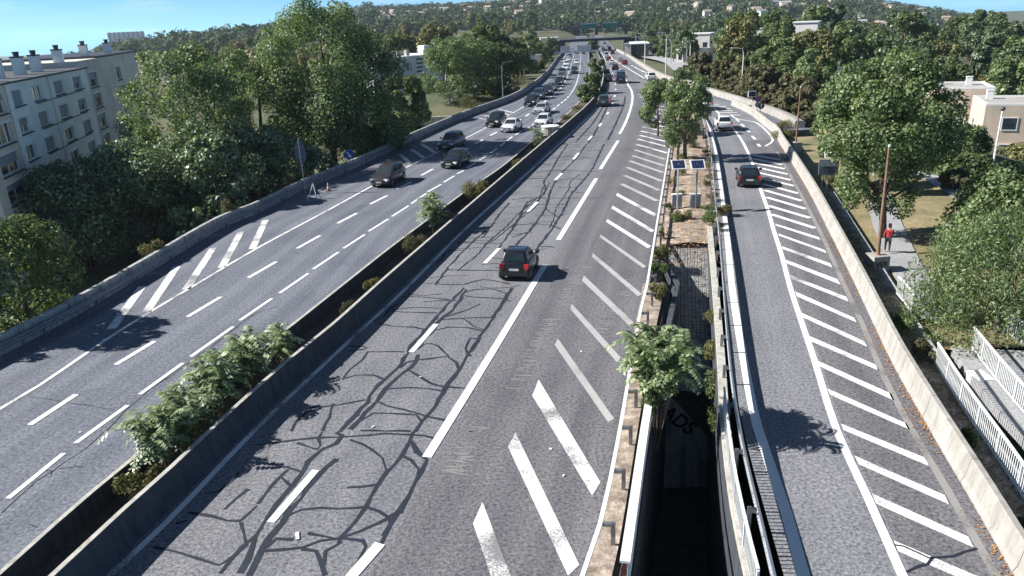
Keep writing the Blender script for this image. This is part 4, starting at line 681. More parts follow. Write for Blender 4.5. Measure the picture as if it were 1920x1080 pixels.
guard_rail('guard_rail', paths['rail_ramp'], 'pale guard rail curving along the left edge of the slip road', 0, 1, 3.0, M['steel'], -.2)

# walkway strip and parapet over the trench
rg = paths['rail_gore']; hr = spline(D['handrail'], 1.0)
yk = list(np.arange(9, 39, 1.0))
gl = [Vector((p.x + .10, p.y, .05)) for p in by_y(rg, yk)]; 
hx = by_y(hr, yk)
for i, y in enumerate(yk):
    if y > 26.8: hx[i].x = 5.6 + (y - 26.8) * .30
    if y < 15.2: hx[i].x = 2.52 + (y - 15.2) * .27
def lerp_strip(name, a, b, t0, t1, dz, mat, kind='structure'):
    mb = MB(); mb.strip([p.lerp(q, t0) + Vector((0, 0, dz)) for p, q in zip(a, b)], [p.lerp(q, t1) + Vector((0, 0, dz)) for p, q in zip(a, b)])
    return tag(mb.build(name, mat), kind=kind)
hx0 = [Vector((p.x, p.y, .05)) for p in hx]
lerp_strip('walkway', gl, hx0, -.3, .55, .02, M['soil'])
lerp_strip('drain_channel', gl, hx0, .55, .82, -.10, M['dirt'])
kq = [i for i, y in enumerate(yk) if y < 27]
lerp_strip('rusty_strip', [gl[i] for i in kq], [hx0[i] for i in kq], .80, 1.08, .03, M['rust'])
par = empty('trench_parapet', hr[0]); tag(par, 'white flat-topped parapet rail with balusters on the left edge of the dark trench', 'railing')
mb = MB(); mb.sweep([(-.13, -.02), (-.13, .05), (.13, .05), (.13, -.02)], hr); mb.build('top_rail', M['white'], par)
mb = MB(); mb.sweep([(-.04, -.90), (-.04, -.84), (.04, -.84), (.04, -.90)], offset(hr, .05)); mb.build('bottom_rail', M['white'], par)
S = arclen(hr); d = .05; bal = None
while d < S[-1]:
    p = at_len(hr, S, d) + Vector((.08, 0, -.45))
    if bal is None:
        mb = MB(); mb.box((0, 0, 0), (.05, .02, .86)); bal = mb.build('baluster', M['white'], par, fix=False); bal.location = p - Vector(par.location)
    else:
        c = bal.copy(); COL.objects.link(c); c.location = p - Vector(par.location)
    d += .17
# trench: floor, side walls, slope of cellular blocks, wing wall
pr = spline(D['par_right'], 1.0)
ytr = list(np.arange(4, 46, 1.0))
L_ = [Vector((p.x + .15, y, 0)) for p, y in zip(by_y([Vector((h.x, h.y, 0)) for h in hx], [min(max(y, 9), 38) for y in ytr]), ytr)]
R_ = [Vector((p.x - .2, y, 0)) for p, y in zip(by_y(pr, ytr), ytr)]
mb = MB(); mb.strip([p + Vector((-1, 0, -8)) for p in L_], [p + Vector((1, 0, -8)) for p in R_]); tag(mb.build('trench_floor', M['dirt']), kind='structure')
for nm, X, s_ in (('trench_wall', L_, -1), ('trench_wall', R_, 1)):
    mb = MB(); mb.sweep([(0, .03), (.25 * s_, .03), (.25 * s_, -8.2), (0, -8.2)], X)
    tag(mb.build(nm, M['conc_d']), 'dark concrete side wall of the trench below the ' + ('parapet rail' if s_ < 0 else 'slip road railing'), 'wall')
tl, tr_ = Vector((10.0, 45.3, .05)), Vector((12.8, 45.9, .05)); bl_, br_ = Vector((6.9, 31.6, -3.0)), Vector((9.55, 30.9, -3.0))
slope = empty('block_slope', bl_); tag(slope, 'grey slope of cellular concrete blocks running down into the trench', 'slope paving')
mb = MB(); mb.poly([bl_, br_, tr_, tl]); mb.build('bed', M['dirt'], slope)
mb = MB(); nu, nv = 13, 60
nrm = (br_ - bl_).cross(tl - bl_).normalized()
for i in range(nu):
    for j in range(nv):
        def S2(u, v): return bl_.lerp(br_, u).lerp(tl.lerp(tr_, u), v)
        u0_, u1_, v0_, v1_ = (i + .1) / nu, (i + .9) / nu, (j + .12) / nv, (j + .88) / nv
        hh = nrm * (.07 + random.uniform(-.015, .015)); k = .22
        q = [S2(u0_, v0_), S2(u1_, v0_), S2(u1_, v1_), S2(u0_, v1_)]
        qi = [S2(u0_ + k / nu, v0_ + k / nv), S2(u1_ - k / nu, v0_ + k / nv), S2(u1_ - k / nu, v1_ - k / nv), S2(u0_ + k / nu, v1_ - k / nv)]
        for a in range(4):
            b = (a + 1) % 4
            mb.poly([q[a] + hh, q[b] + hh, qi[b] + hh, qi[a] + hh]); mb.poly([q[a], q[b], q[b] + hh, q[a] + hh])
ob = mb.build('blocks', M['conc'], slope); ob['kind'] = 'stuff'
for nm, q in (('bank', [Vector((7.6, 39.6, .06)), Vector((10.05, 45.6, .07)), bl_, Vector((6.6, 31.2, -.1))]), ('bank', [tr_ + Vector((-.05, 0, 0)), Vector((13.0, 47.0, .1)), Vector((10.4, 36.5, .05)), Vector((9.2, 31.2, -.1)), br_])):
    mb = MB(); mb.poly(q); tag(mb.build(nm, M['soil']), kind='structure')
ww = MB(); pw = [(5.9, -2.75), (6.5, -2.60), (6.85, -2.75), (9.3, -5.5), (9.3, -8.4), (5.9, -8.4)]
for y_, rev in ((30.85, 1), (31.2, -1)): ww.poly([(x, y_, z) for x, z in pw][::rev])
for k in range(6): a, e = pw[k], pw[(k + 1) % 6]; ww.poly([(a[0], 30.85, a[1]), (e[0], 30.85, e[1]), (e[0], 31.2, e[1]), (a[0], 31.2, a[1])])
wing = ww.build('wing_wall', M['conc']); tag(wing, 'shaded sloping concrete wing wall of the trench with sprayed letters ADS', 'wall')
mb = MB(); mb.poly([(6.0, 31.3, -2.7), (6.9, 31.62, -3.0), (9.6, 30.95, -3.0), (9.6, 30.3, -5.6), (9.3, 31.1, -5.6)]); tag(mb.build('bank', M['dirt']), kind='structure')
mb = MB(); mb.poly([(9.2, 31.0, -5.5), (9.7, 30.2, -5.5), (9.7, 30.2, -8.4), (9.2, 31.0, -8.4)]); tag(mb.build('bank', M['dirt']), kind='structure')
def text_mesh(name, txt, size, mat, mw, parent=None, ext=.004, shear=0):
    cu = bpy.data.curves.new(name, 'FONT'); cu.body = txt; cu.size = size; cu.extrude = ext; cu.shear = shear; cu.offset = size * .02; cu.align_x = 'CENTER'; cu.align_y = 'CENTER'
    t = bpy.data.objects.new(name, cu); COL.objects.link(t)
    me = bpy.data.meshes.new_from_object(t); bpy.data.objects.remove(t); bpy.data.curves.remove(cu)
    me.materials.clear(); me.materials.append(mat)
    o = bpy.data.objects.new(name, me); COL.objects.link(o); o.parent = parent; o.matrix_local = mw
    return o
text_mesh('graffiti', 'ADS', .98, M['graff'], Matrix.Translation((7.55, 30.84, -4.25)) @ Matrix.Rotation(R(90), 4, 'X') @ Matrix.Rotation(R(-40), 4, 'Z'), wing, shear=.1)

# railings with balusters
def railing(name, P, label, hgt_, step, mat, base=True, z0=0.0):
    S = arclen(P); root = empty(name, P[0]); tag(root, label, 'railing')
    for nm, z, s_ in (('top_rail', hgt_, .035), ('bottom_rail', .10, .025)):
        mb = MB(); mb.sweep([(-s_, z - s_), (-s_, z + s_), (s_, z + s_), (s_, z - s_)], P); mb.build(nm, mat, root)
    d = 0; first = post = None; k = 0
    while d < S[-1]:
        p = at_len(P, S, d) - Vector(root.location); q = at_len(P, S, d + .2) - at_len(P, S, d - .2); a = math.atan2(q.y, q.x)
        if k % 12 == 0:
            if post is None:
                mb = MB(); mb.box((0, 0, hgt_ / 2), (.06, .06, hgt_ - .05)); post = mb.build('post', mat, root, fix=False); t = post
            else: t = post.copy(); COL.objects.link(t)
        else:
            if first is None:
                mb = MB(); mb.box((0, 0, (hgt_ + .1) / 2), (.035, .02, hgt_ - .12)); first = mb.build('baluster', mat, root, fix=False); t = first
            else: t = first.copy(); COL.objects.link(t)
        t.location = p; t.rotation_euler = (0, 0, a); d += step; k += 1
    return root
pr_near = [p for p in pr if p.y < 24.5]
railing('trench_railing', [Vector((p.x - .05, p.y, .16)) for p in pr_near], 'white baluster railing between the dark trench and the slip road guard rail', 1.0, .16, M['white'])
mb = MB(); Pp = spline(D['par_right'], 1.0); mb.sweep([(-.16, -.35), (-.16, .15), (.16, .15), (.16, -.35)], Pp)
tag(mb.build('kerb_wall', M['cap']), 'weathered pale concrete kerb on the trench side of the slip road guard rail', 'kerb')
rl_ = spline(D['railing'], .8)
railing('verge_railing', rl_, 'white baluster railing at the foot of the leafy verge in the lower right', 1.0, .15, M['white'])
railing('verge_railing', spline(D['railing_b'], .5), 'short end piece of white railing beside the willow and the verge', 1.0, .15, M['white'])
# verge and footbridge beside it
yv = list(np.arange(8, 60, 1.0))
bo = by_y(offset(paths['bar_r'], .5), yv); ro = by_y(rl_, [min(max(y, 17.5), 27.8) for y in yv])
for i, y in enumerate(yv):
    if y > 27.8: ro[i].x = 17.44 + (y - 27.8) * .27
    if y < 17.5: ro[i].x = 14.79 + (y - 17.5) * .25
mb = MB(); mb.strip([Vector((p.x, p.y, -.38)) for p in bo], [Vector((p.x + .25 , y, -.42)) for p, y in zip(ro, yv)])
tag(mb.build('verge', M['soil']), kind='structure')
mb = MB(); mb.sweep([(0, .0), (.25, .0), (.25, -6.8), (0, -6.8)], [Vector((p.x + .25, y, -.43)) for p, y in zip(ro, yv)])
tag(mb.build('retaining_wall', M['conc']), 'concrete retaining wall dropping from the leafy verge below the white railing', 'wall')
r2 = spline(D['railing2'], .8)
fb = empty('footbridge', r2[0]); tag(fb, 'concrete footbridge with its deck edge beside the white railing at the right border', 'bridge')
mb = MB(); mb.sweep([(-.75, -.05), (-.75, -.45), (2.6, -.45), (2.6, -.05)], r2); mb.build('deck', M['path'], fb)
mb = MB(); mb.box((19.0, 27.2, -3.9), (.6, .9, 6.6)); mb.build('pier', M['white'], fb)
railing('footbridge_railing', [p + Vector((0, 0, -.04)) for p in r2], 'white baluster railing on the near edge of the footbridge at the right border', 1.0, .15, M['white'])
railing('footbridge_railing', spline(D['railing3'], .5), 'white railing half hidden behind the drooping willow at the right border', 1.0, .15, M['white'])
mb = MB(); ribbon(mb, spline(D['path'], 1), 1.9, .02); tag(mb.build('footpath', M['path']), kind='structure')
mb = MB(); ribbon(mb, spline(D['path2'], 1), 2.2, .03); tag(mb.build('footpath', M['path']), kind='structure')
yp = list(np.arange(30, 110, 2.0))
mb = MB(); mb.strip([Vector((xr(y) + .6, y, -.77)) for y in yp], [Vector((xr(y) + 13.8, y, -.77)) for y in yp]); tag(mb.build('park_grass', M['grass']), kind='structure')

# ---------------------------------------------------------------- trees
def leaves(cen, rad, n, size, seed, aspect=.75, up=.35, shell=.55, droop=0.0, flat=None):
    """n leaf faces spread over clumps (centres cen, radii rad)"""
    g = np.random.default_rng(seed)
    cen = np.asarray(cen, float); rad = np.asarray(rad, float)
    wgt = rad.mean(1) ** 2; idx = g.choice(len(cen), n, p=wgt / wgt.sum())
    d = g.normal(size=(n, 3)); d[:, 2] += up * .6; d /= np.linalg.norm(d, axis=1)[:, None]
    rr = shell + (1 - shell) * g.random(n) ** .6
    p = cen[idx] + d * rad[idx] * rr[:, None]
    nn = d * .9 + g.normal(size=(n, 3)) * .55 + np.array([0, 0, up]); nn /= np.linalg.norm(nn, axis=1)[:, None]
    t = np.cross(nn, g.normal(size=(n, 3))); t[:, 2] -= droop; t /= np.linalg.norm(t, axis=1)[:, None]
    b = np.cross(nn, t); b /= np.linalg.norm(b, axis=1)[:, None]
    s = size * g.uniform(.6, 1.35, n)[:, None]
    t = t * s; b = b * s * aspect
    V = np.stack([p - t, p + b * .9 + nn * s * .12, p + t, p - b * .9 + nn * s * .12], 1).reshape(-1, 3)
    return V, np.arange(4 * n).reshape(n, 4)

def crown_clumps(h0, h1, r, seed, k=40, shape='oval', cr=.34):
    g = np.random.default_rng(seed); cen = []; rad = []
    for _ in range(k):
        t = g.random() ** .8
        z = h0 + (h1 - h0) * t
        if shape == 'oval': env = math.sin(math.pi * min(max(.12 + .80 * t, 0), 1)) ** .7
        elif shape == 'dome': env = math.sqrt(max(0, 1 - (t * .95) ** 2.2))
        elif shape == 'vase': env = (.42 + .58 * min(t / .6, 1)) * math.sqrt(max(.05, 1 - max(0, (t - .6) / .42) ** 2))
        elif shape == 'cone': env = 1 - .8 * t
        else: env = (.55 + .45 * math.sin(math.pi * t)) * (1 - .25 * t)
        a = g.random() * 2 * math.pi; q = r * env * (.35 + .5 * g.random() ** .5)
        c = cr * r * g.uniform(.7, 1.25) * (.55 + .45 * env)
        if g.random() < .2: q = r * env * g.uniform(.85, 1.12); c *= .5; z += g.uniform(-.03, .06) * (h1 - h0)
        cen.append((q * math.cos(a), q * math.sin(a), z)); rad.append((c, c, c * g.uniform(.75, 1.1)))
    return cen, rad

def tree_parts(root, h, r, h0, seed, mat, n, size, k=40, shape='oval', bark='bark', trunk_r=None, cr=.34, limbs=7, lean=0, **kw):
    g = random.Random(seed); tr = trunk_r or h * .018
    mb = MB()
    pts = [(0, 0, -.3), (lean * .2, 0, h0 * .6), (lean * .5 + g.uniform(-.1, .1) * r, g.uniform(-.1, .1) * r, h0 + (h - h0) * .35), (lean + g.uniform(-.1, .1) * r, g.uniform(-.15, .15) * r, h0 + (h - h0) * .8)]
    mb.tube(pts, [tr * 1.25, tr, tr * .65, tr * .2], 8)
    for i in range(limbs):
        a = 2 * math.pi * i / limbs + g.uniform(-.3, .3); t = g.uniform(.25, .7)
        s = Vector(pts[1]).lerp(Vector(pts[2]), t); L = r * g.uniform(.5, .8)
        mid = s + Vector((math.cos(a) * L * .5, math.sin(a) * L * .5, L * .35)); e = s + Vector((math.cos(a) * L, math.sin(a) * L, L * .8))
        mb.tube([s, mid, e], [tr * .42, tr * .28, tr * .08], 6)
    mb.build('trunk', M[bark], root, smooth=True, fix=False)
    cen, rad = crown_clumps(h0, h - cr * r * .5, r, seed, k, shape, cr)
    cen = [(x + lean * .8, y, z) for x, y, z in cen]
    V, Q = leaves(cen, rad, n, size, seed, **kw)
    np_mesh('crown', V, Q, FOL[mat], root)
    return root

def tree(name, label, x, y, ztop, zbase, r, h0, seed, mat, n, size, cat='tree', group=None, **kw):
    root = empty(name, (x, y, zbase)); tag(root, label, cat, group)
    return tree_parts(root, ztop - zbase, r, h0, seed, mat, n, size, **kw)
T = D['T']
def tt(key, name, label, zb, r, h0, seed, mat, n, size, **kw):
    p = T[key]; return tree(name, label, p[0], p[1], p[2], zb, r, h0, seed, mat, n, size, **kw)
tt('T1', 'poplar_tree', 'round bright green poplar partly covering the pale apartment block on the left', -5, 6.4, 4.5, 11, 'poplar', 32000, .125, k=100, cr=.26)
tt('T2', 'poplar_tree', 'tallest green poplar whose top touches the sky left of the motorway', -5, 7.6, 5.5, 12, 'poplar', 46000, .13, k=130, cr=.25)
tt('T2b', 'poplar_tree', 'lower poplar filling the gap left of the tallest poplar', -5, 5.6, 4.5, 13, 'poplar', 25000, .13, k=70, cr=.27)
tt('T2c', 'poplar_tree', 'dark poplar at the right flank of the tallest poplar', -5, 6.0, 4, 14, 'poplar', 28000, .13, k=76, cr=.27)
tt('B1', 'maple_tree', 'dark glossy maple in front of the lower apartment windows at the left', -5, 6.2, 1.0, 15, 'dark', 18000, .14, k=60, shape='dome', cr=.28)
tt('B2', 'maple_tree', 'dark glossy maple below the round poplar beside the grey wall', -5, 6.4, 1.0, 16, 'dark', 18000, .14, k=60, shape='dome', cr=.28)
tt('B3', 'maple_tree', 'dark maple in deep shade between the grey wall and the tall poplars', -5, 6.0, 1.0, 17, 'dark', 17000, .14, k=56, shape='dome', cr=.28)
tt('B4', 'maple_tree', 'dark maple right behind the back of the pointed road sign', -5, 5.0, 1.0, 18, 'dark', 15000, .14, k=50, shape='dome', cr=.28)
tree('maple_tree', 'dark maple leaning towards the wall between the round poplar and the pointed road sign', -24.6, 62.5, 5.8, -5, 4.2, 1.0, 26, 'dark', 12000, .20, k=40, shape='dome', cr=.28)
tree('acacia_bush', 'green feathery bush at the left border behind the grey wall', -28.6, 41.0, 5.0, -5, 3.6, 2.0, 19, 'mixed', 11000, .12, cat='bush', k=44, shape='dome')
tt('T5', 'chestnut_tree', 'compact dark chestnut tree between the tallest poplar and the second apartment block', -5, 4.3, 2.0, 20, 'mixed', 15000, .24, k=44, cr=.3)
tt('P1', 'poplar_tree', 'leftmost of three pale green poplars beyond the second apartment block', -4, 6.0, 3.5, 21, 'poplar', 16000, .16, k=62, bark='bark_p', cr=.28)
tt('P2', 'poplar_tree', 'middle one of three pale green poplars beyond the second apartment block', -4, 6.2, 3.0, 22, 'poplar', 16000, .16, k=62, bark='bark_p', cr=.28)
tt('P3', 'poplar_tree', 'sparse greyish poplar, rightmost of three beyond the second apartment block', -3.5, 5.8, 2.0, 23, 'mixed', 12000, .25, k=46, cr=.28)
tree('maple_tree', 'tall maple cut by the left border, casting its shade on the near shoulder', -29.5, 35.5, 8.0, -5, 4.2, 2.0, 27, 'dark', 10000, .19, k=40, shape='dome', cr=.28)
for i_, (x_, y_, t_, r_, l_) in enumerate(((-20.5, 76, 3.0, 4.0, 'low dark shrub behind the pointed road sign and the grey wall'), (-25, 82, 3.4, 4.4, 'low dark shrub under the lower poplar'), (-14.6, 89, 3.2, 3.6, 'low dark shrub under the dark poplar beside the blue arrow sign'), (-31, 72, 3.0, 4.2, 'low dark shrub under the round bright green poplar'))):
    tree('undergrowth_shrub', l_, x_, y_, t_, -5, r_, .4, 300 + i_, 'dark', 8000, .19, cat='bush', k=30, shape='dome', cr=.3)
tree('dead_bush', 'grey leafless bush beside the chestnut tree and the grey wall', -17.2, 98, 2.2, -5, 2.8, .8, 24, 'grey', 6000, .13, cat='bush', k=20, shape='dome')
# right
q = D['R1']; tree('elm_tree', 'large dark elm in front of the beige houses on the right', q[0] + .9, q[1] + .5, q[3] + .5, q[2], 4.3, 2.0, 31, 'willow', 44000, .10, k=120, cr=.25, lean=-.9, shape='vase', trunk_r=.24)
tree('elm_tree', 'lighter green elm left of the large dark elm behind the white solar cabinet', q[0] + 6.5, q[1] + 15, 6.6, -.8, 3.4, 1.0, 32, 'willow', 18000, .14, k=50, cr=.3)
tree('willow_tree', 'drooping willow beside the white railings in the lower right', 22.4, 31.6, 5.0, -.8, 4.3, .0, 33, 'willow', 30000, .085, k=80, shape='dome', cr=.27, droop=.9, aspect=.4, trunk_r=.2)
tree('willow_tree', 'dark green tree at the right border behind the drooping willow', 30.2, 41.5, 5.2, -.8, 4.4, .8, 34, 'willow', 24000, .11, k=60, shape='dome', cr=.28)
tree('field_maple', 'small round tree in front of the beige house with flat roofs', 48.2, 80.0, 1.4, -3.6, 3.2, .8, 35, 'mixed', 13000, .17, k=40)
tree('field_maple', 'bushy tree below the beige houses beside the curving footpath', 40.2, 66.0, .9, -2.6, 3.4, .6, 36, 'mixed', 11000, .16, k=36, shape='dome')
tree('plum_tree', 'small reddish plum tree beside the curving footpath', 36.0, 58.8, 1.0, -1.6, 1.4, .8, 37, 'brown', 3000, .13, k=14)
tree('field_maple', 'yellowish tree at the right border in front of the beige houses', 58.5, 83, -1.4, -5.5, 3.0, 1.0, 38, 'plane', 9000, .18, k=34)
q = D['gore_tree']; tree('olive_tree', 'grey green tree growing on the gore island between carriageway and slip road', q[0] + .3, q[1], q[3] - .2, .1, 2.6, 1.0, 39, 'willow', 13000, .11, k=60, cr=.3, trunk_r=.2, limbs=9)
q = D['gore_tree2']; tree('olive_tree', 'smaller grey green tree leaning over the hatched shoulder on the gore island', q[0] + .2, q[1] + 3, q[3], .1, 2.4, .7, 40, 'willow', 9000, .12, k=44, cr=.3)
# ---------------------------------------------------------------- self-sown plants
def fronds(n, h, spread, seed, flen=.85, pairs=9, low=.45):
    g = random.Random(seed); V = []; Q = []
    stems = []
    ns = max(2, n // 14)
    for _ in range(ns):
        a = g.uniform(0, 2 * math.pi); q = spread * g.uniform(.05, .6); stems.append((Vector((math.cos(a) * q, math.sin(a) * q, h * g.uniform(low, low + .35 * (1.3 - low))))))
    def quad_(a, b, c, d):
        k = len(V); V.extend([a, b, c, d]); Q.append((k, k + 1, k + 2, k + 3))
    for i in range(n):
        s = stems[i % ns]; t0 = g.uniform(max(.45, low if i % 5 < 3 else low * .72), 1.0); o_ = Vector((s.x * t0, s.y * t0, s.z * t0))
        a = g.uniform(0, 2 * math.pi); L = flen * g.uniform(.6, 1.15); el = g.uniform(.1, 1.1)
        d = Vector((math.cos(a) * math.cos(el), math.sin(a) * math.cos(el), math.sin(el)))
        side = Vector((-math.sin(a), math.cos(a), 0)); up_ = side.cross(d) * -1
        if up_.z < 0: up_ = -up_
        for k in range(1, pairs + 1):
            t = k / pairs; p = o_ + d * L * t + Vector((0, 0, -.55 * L * t * t))
            ll = L * .30 * (1 - .45 * t) ; wd = L * .055
            ax = (d + Vector((0, 0, -1.1 * t))).normalized()
            for sg in (-1, 1):
                dirl = (side * sg + ax * .35 + Vector((0, 0, -.25 + g.uniform(-.12, .12)))).normalized()
                wv = ax * wd
                quad_(p, p + dirl * ll * .4 + wv, p + dirl * ll, p + dirl * ll * .4 - wv)
    return V, Q, stems
def ailanthus(label, x, y, z, h, spread, n, seed, flen=.85, name='tree_of_heaven', pairs=9, mat='ailanthus', low=.45):
    root = empty(name, (x, y, z)); tag(root, label, 'plant')
    V, Q, st = fronds(n, h, spread, seed, flen, pairs, low)
    mb = MB()
    for s in st: mb.tube([(0, 0, -.2), (s.x * .5, s.y * .5, s.z * .6), tuple(s)], [.035, .025, .012], 5)
    mb.build('stem', M['bark'], root, fix=False)
    np_mesh('foliage', V, Q, FOL[mat], root)
    return root
def weed(label, x, y, z, h, r, n, seed, mat='weed', size=.06, name='weed_clump', group=None):
    root = empty(name, (x, y, z)); tag(root, label, 'plant', group)
    g = random.Random(seed); cen = [(g.uniform(-r, r) * .6, g.uniform(-r, r) * .6, h * g.uniform(.25, .75)) for _ in range(7)]
    V, Q = leaves(cen, [(r * .45, r * .45, h * .32)] * 7, n, size, seed, aspect=.35, shell=.2, droop=-.8)
    mb = MB()
    for c in cen: mb.tube([(0, 0, -.1), c], [.012, .006], 4)
    mb.build('stem', M['bark'], root, fix=False); np_mesh('foliage', V, Q, FOL[mat], root)
    return root
def med_c(y, t=.5):
    a = by_y(paths['med_l'], [y])[0]; b = by_y(paths['med_r'], [y])[0]; p = a.lerp(b, t); return p.x, p.z
for i, (y, h, s, n, fl, lab) in enumerate((
    (22.4, 3.2, 1.45, 150, 1.15, 'large tree of heaven nearest the camera on the median'),
    (24.0, 3.1, 1.35, 110, 1.1, 'leafy tree of heaven right behind the nearest one on the median'),
    (26.0, 3.5, 1.35, 130, 1.15, 'bright tree of heaven at the middle of the long median thicket'),
    (28.2, 3.5, 1.3, 110, 1.2, 'pale fern-like tree of heaven leaning over the left median wall'),
    (30.4, 2.9, 1.0, 60, 1.05, 'small fern-like tree of heaven at the far end of the median thicket'),
    (51.0, 4.2, 1.0, 90, 1.2, 'single upright tree of heaven on the median beside the lane dashes'),
    (86.0, 2.8, 1.0, 50, 1.3, 'tree of heaven on the median in front of a white oncoming car'))):
    x, z = med_c(y, .42); ailanthus(lab, x, y, z - .3, h, s, n, 50 + i, fl)
for i, (y, h, r, n, mt, lab) in enumerate((
    (20.9, 1.2, .8, 1900, 'weed', 'dry brownish weeds at the foot of the nearest tree of heaven'),
    (36.8, .8, .5, 800, 'brown', 'reddish dry weed sticking up from the left median wall'),
    (40.2, .9, .6, 900, 'weed', 'pale weed clump in the dark median trough'),
    (47.5, 1.6, 1.1, 2200, 'brown', 'dry grey brown bush on the median before the single tree of heaven'),
    (61.0, 2.5, 1.4, 3600, 'weed', 'yellow green bush on the median behind the single tree of heaven'),
    (74.5, 1.2, .8, 1200, 'weed', 'small bright bush on the median near the distant dark car'),
    (84.0, 1.0, .7, 900, 'brown', 'thin dry weed on the median before the concrete ring'),
    (104.0, 1.2, 1.3, 1600, 'weed', 'low weeds on the median just beyond the concrete ring'),
    (114.0, 1.2, 1.4, 1600, 'weed', 'weeds covering the bend of the median beyond the concrete ring'))):
    x, z = med_c(y, .45); weed(lab, x, y, z - .4 + (.5 if y > 90 else 0), h * .85, r * .9, n, 80 + i, mt, .075)
for i, (y, h, r, lab) in enumerate(((127, 3.2, 2.0, 'nearer round bush on the distant part of the median'), (140, 3.6, 2.1, 'second round bush on the distant part of the median'), (182, 4.2, 2.4, 'dark bush on the median beside the distant oncoming cars'), (395, 6, 3.6, 'round dark tree on the median just before the overpass'))):
    x, z = med_c(y); tree('median_bush', lab, x, y, z + h, z - .2, r, .5, 95 + i, 'mixed', 3500, .22, cat='bush', k=16, shape='dome', limbs=3)
ailanthus('dense tree of heaven growing out of the trench beside the white parapet', 4.95, 23.3, -.8, 4.8, 2.1, 230, 61, 1.15, pairs=11, low=.80)
weed('dark undergrowth around the stems of the tree of heaven beside the white parapet', 4.75, 23.6, .2, 2.3, .8, 2200, 119, 'mixed', .10)
gi = random.Random(8)
for k in range(16):
    y = 46.5 + k * 1.9; a_, b_ = by_y(lft, [y])[0].x, by_y(rgt, [y])[0].x; s_ = (.1, .9, .25, .8)[k % 4]
    weed('low dry weed tuft scattered over the leaf covered gore island', a_ + (b_ - a_) * s_, y + gi.uniform(-.6, .6), .1, gi.uniform(.4, .9), gi.uniform(.35, .7), 700, 420 + k, gi.choice(('weed', 'mixed', 'weed')), .06, group='weed tufts on the gore island')
for i, (x, y, h, r, mt, lab) in enumerate((
    (8.9, 42.0, .9, .7, 'weed', 'green weeds beside the white guard rail at the top of the block slope'), (8.1, 39.0, .8, .6, 'mixed', 'dark weeds under the white guard rail left of the block slope'),
    (7.3, 35.6, .9, .7, 'weed', 'tall weeds between the white guard rail and the block slope'), (13.9, 49.5, .9, .8, 'mixed', 'low shrub at the foot of the right solar post'),
    (12.1, 50.5, .8, .7, 'weed', 'dry grass around the feet of the solar posts'), (15.2, 51.5, .8, .7, 'weed', 'grass tuft right of the solar posts beside the pale guard rail'),
    (9.9, 33.5, 1.0, .7, 'weed', 'yellowish grass on the right bank of the block slope'), (9.1, 30.2, 1.1, .7, 'weed', 'long hanging grass along the kerb beside the block slope'),
    (8.5, 27.8, 1.3, .8, 'mixed', 'dark bush in the lower right corner of the block slope'), (8.0, 25.4, 1.2, .7, 'mixed', 'dark hanging plant at the trench corner below the kerb'),
    (19.4, 78.5, 1.3, 1.0, 'mixed', 'shrub at the foot of the grey green tree on the gore island'))):
    weed(lab, x, y, .05 if y > 34 else -.6 - (34 - y) * .12, h, r, 1500, 120 + i, mt, .07)
for i, (px_, y, h, r, mt, lab) in enumerate(((-.8, 46.5, 1.2, .8, 'weed', 'grassy tuft behind the grey wall beside the dark maples'), (-.8, 56.5, 1.6, .8, 'brown', 'yellow leafed sapling behind the grey wall below the dark maples'), (-.8, 66.5, 1.4, .8, 'weed', 'grass behind the grey wall beside the pointed road sign'), (-.8, 78, 1.4, .9, 'weed', 'light green weeds behind the grey wall beyond the blue arrow sign'), (-.9, 118, 2.8, 1.6, 'weed', 'bright bush leaning over the far end of the grey wall'), (-1.2, 148, 3.2, 1.8, 'weed', 'bright roadside bush beside the black oncoming cars'))):
    x = xl(y) + px_; weed(lab, x, y, .2, h, r, 1700, 140 + i, mt, .09)
for i, (x, y, h, r, mt, lab) in enumerate(((17.6, 31.2, 1.1, .8, 'mixed', 'low green shrub on the leafy verge beside the willow'), (15.3, 22.0, .5, .45, 'mixed', 'small green tuft on the verge between barrier and railing'), (14.3, 17.2, .5, .4, 'mixed', 'green tuft at the bottom right behind the white barrier'), (17.1, 28.3, .9, .6, 'brown', 'dry reddish shrub at the end of the white verge railing'), (30.8, 83, 1.6, 1.6, 'weed', 'green bush behind the end of the white barrier near the round signs'), (33.3, 90, 1.4, 1.6, 'weed', 'yellow green bush on the dry ground near the round signs'), (27.4, 61.8, 1.3, 1.2, 'weed', 'low green bush behind the white barrier near the solar cabinet'))):
    weed(lab, x, y, -.45, h, r, 1700, 150 + i, mt, .08)
# fallen leaves along the foot of the white barrier, leaf litter on the verge and the island
def litter(name, pts, size, mat, seed):
    g = np.random.default_rng(seed); p = np.array(pts); n = len(p); a = g.random(n) * 6.28
    t = np.stack([np.cos(a), np.sin(a), g.uniform(-.3, .3, n)], 1) * size * g.uniform(.6, 1.3, n)[:, None]; b = np.stack([-np.sin(a), np.cos(a), g.uniform(-.3, .3, n)], 1) * size * .6
    V = np.stack([p - t, p + b, p + t, p - b], 1).reshape(-1, 3); o = np_mesh(name, V, np.arange(4 * n).reshape(n, 4), FOL[mat]); return o
br = paths['bar_r']; Sb = arclen(br); pts = []
for _ in range(2600):
    d = random.uniform(2, 80); p = at_len(br, Sb, d); dens = math.sin(d * .9) + math.sin(d * .37 + 1)
    if random.random() > .45 + .3 * dens: continue
    pts.append((p.x - random.expovariate(7), p.y, .03 + random.random() * .02))
tag(litter('fallen_leaves', pts, .05, 'fallen', 3), 'orange fallen leaves along the foot of the sunlit white barrier', 'leaves', kind='stuff')
pts = [(random.uniform(0, 1), random.uniform(9, 58)) for _ in range(5000)]
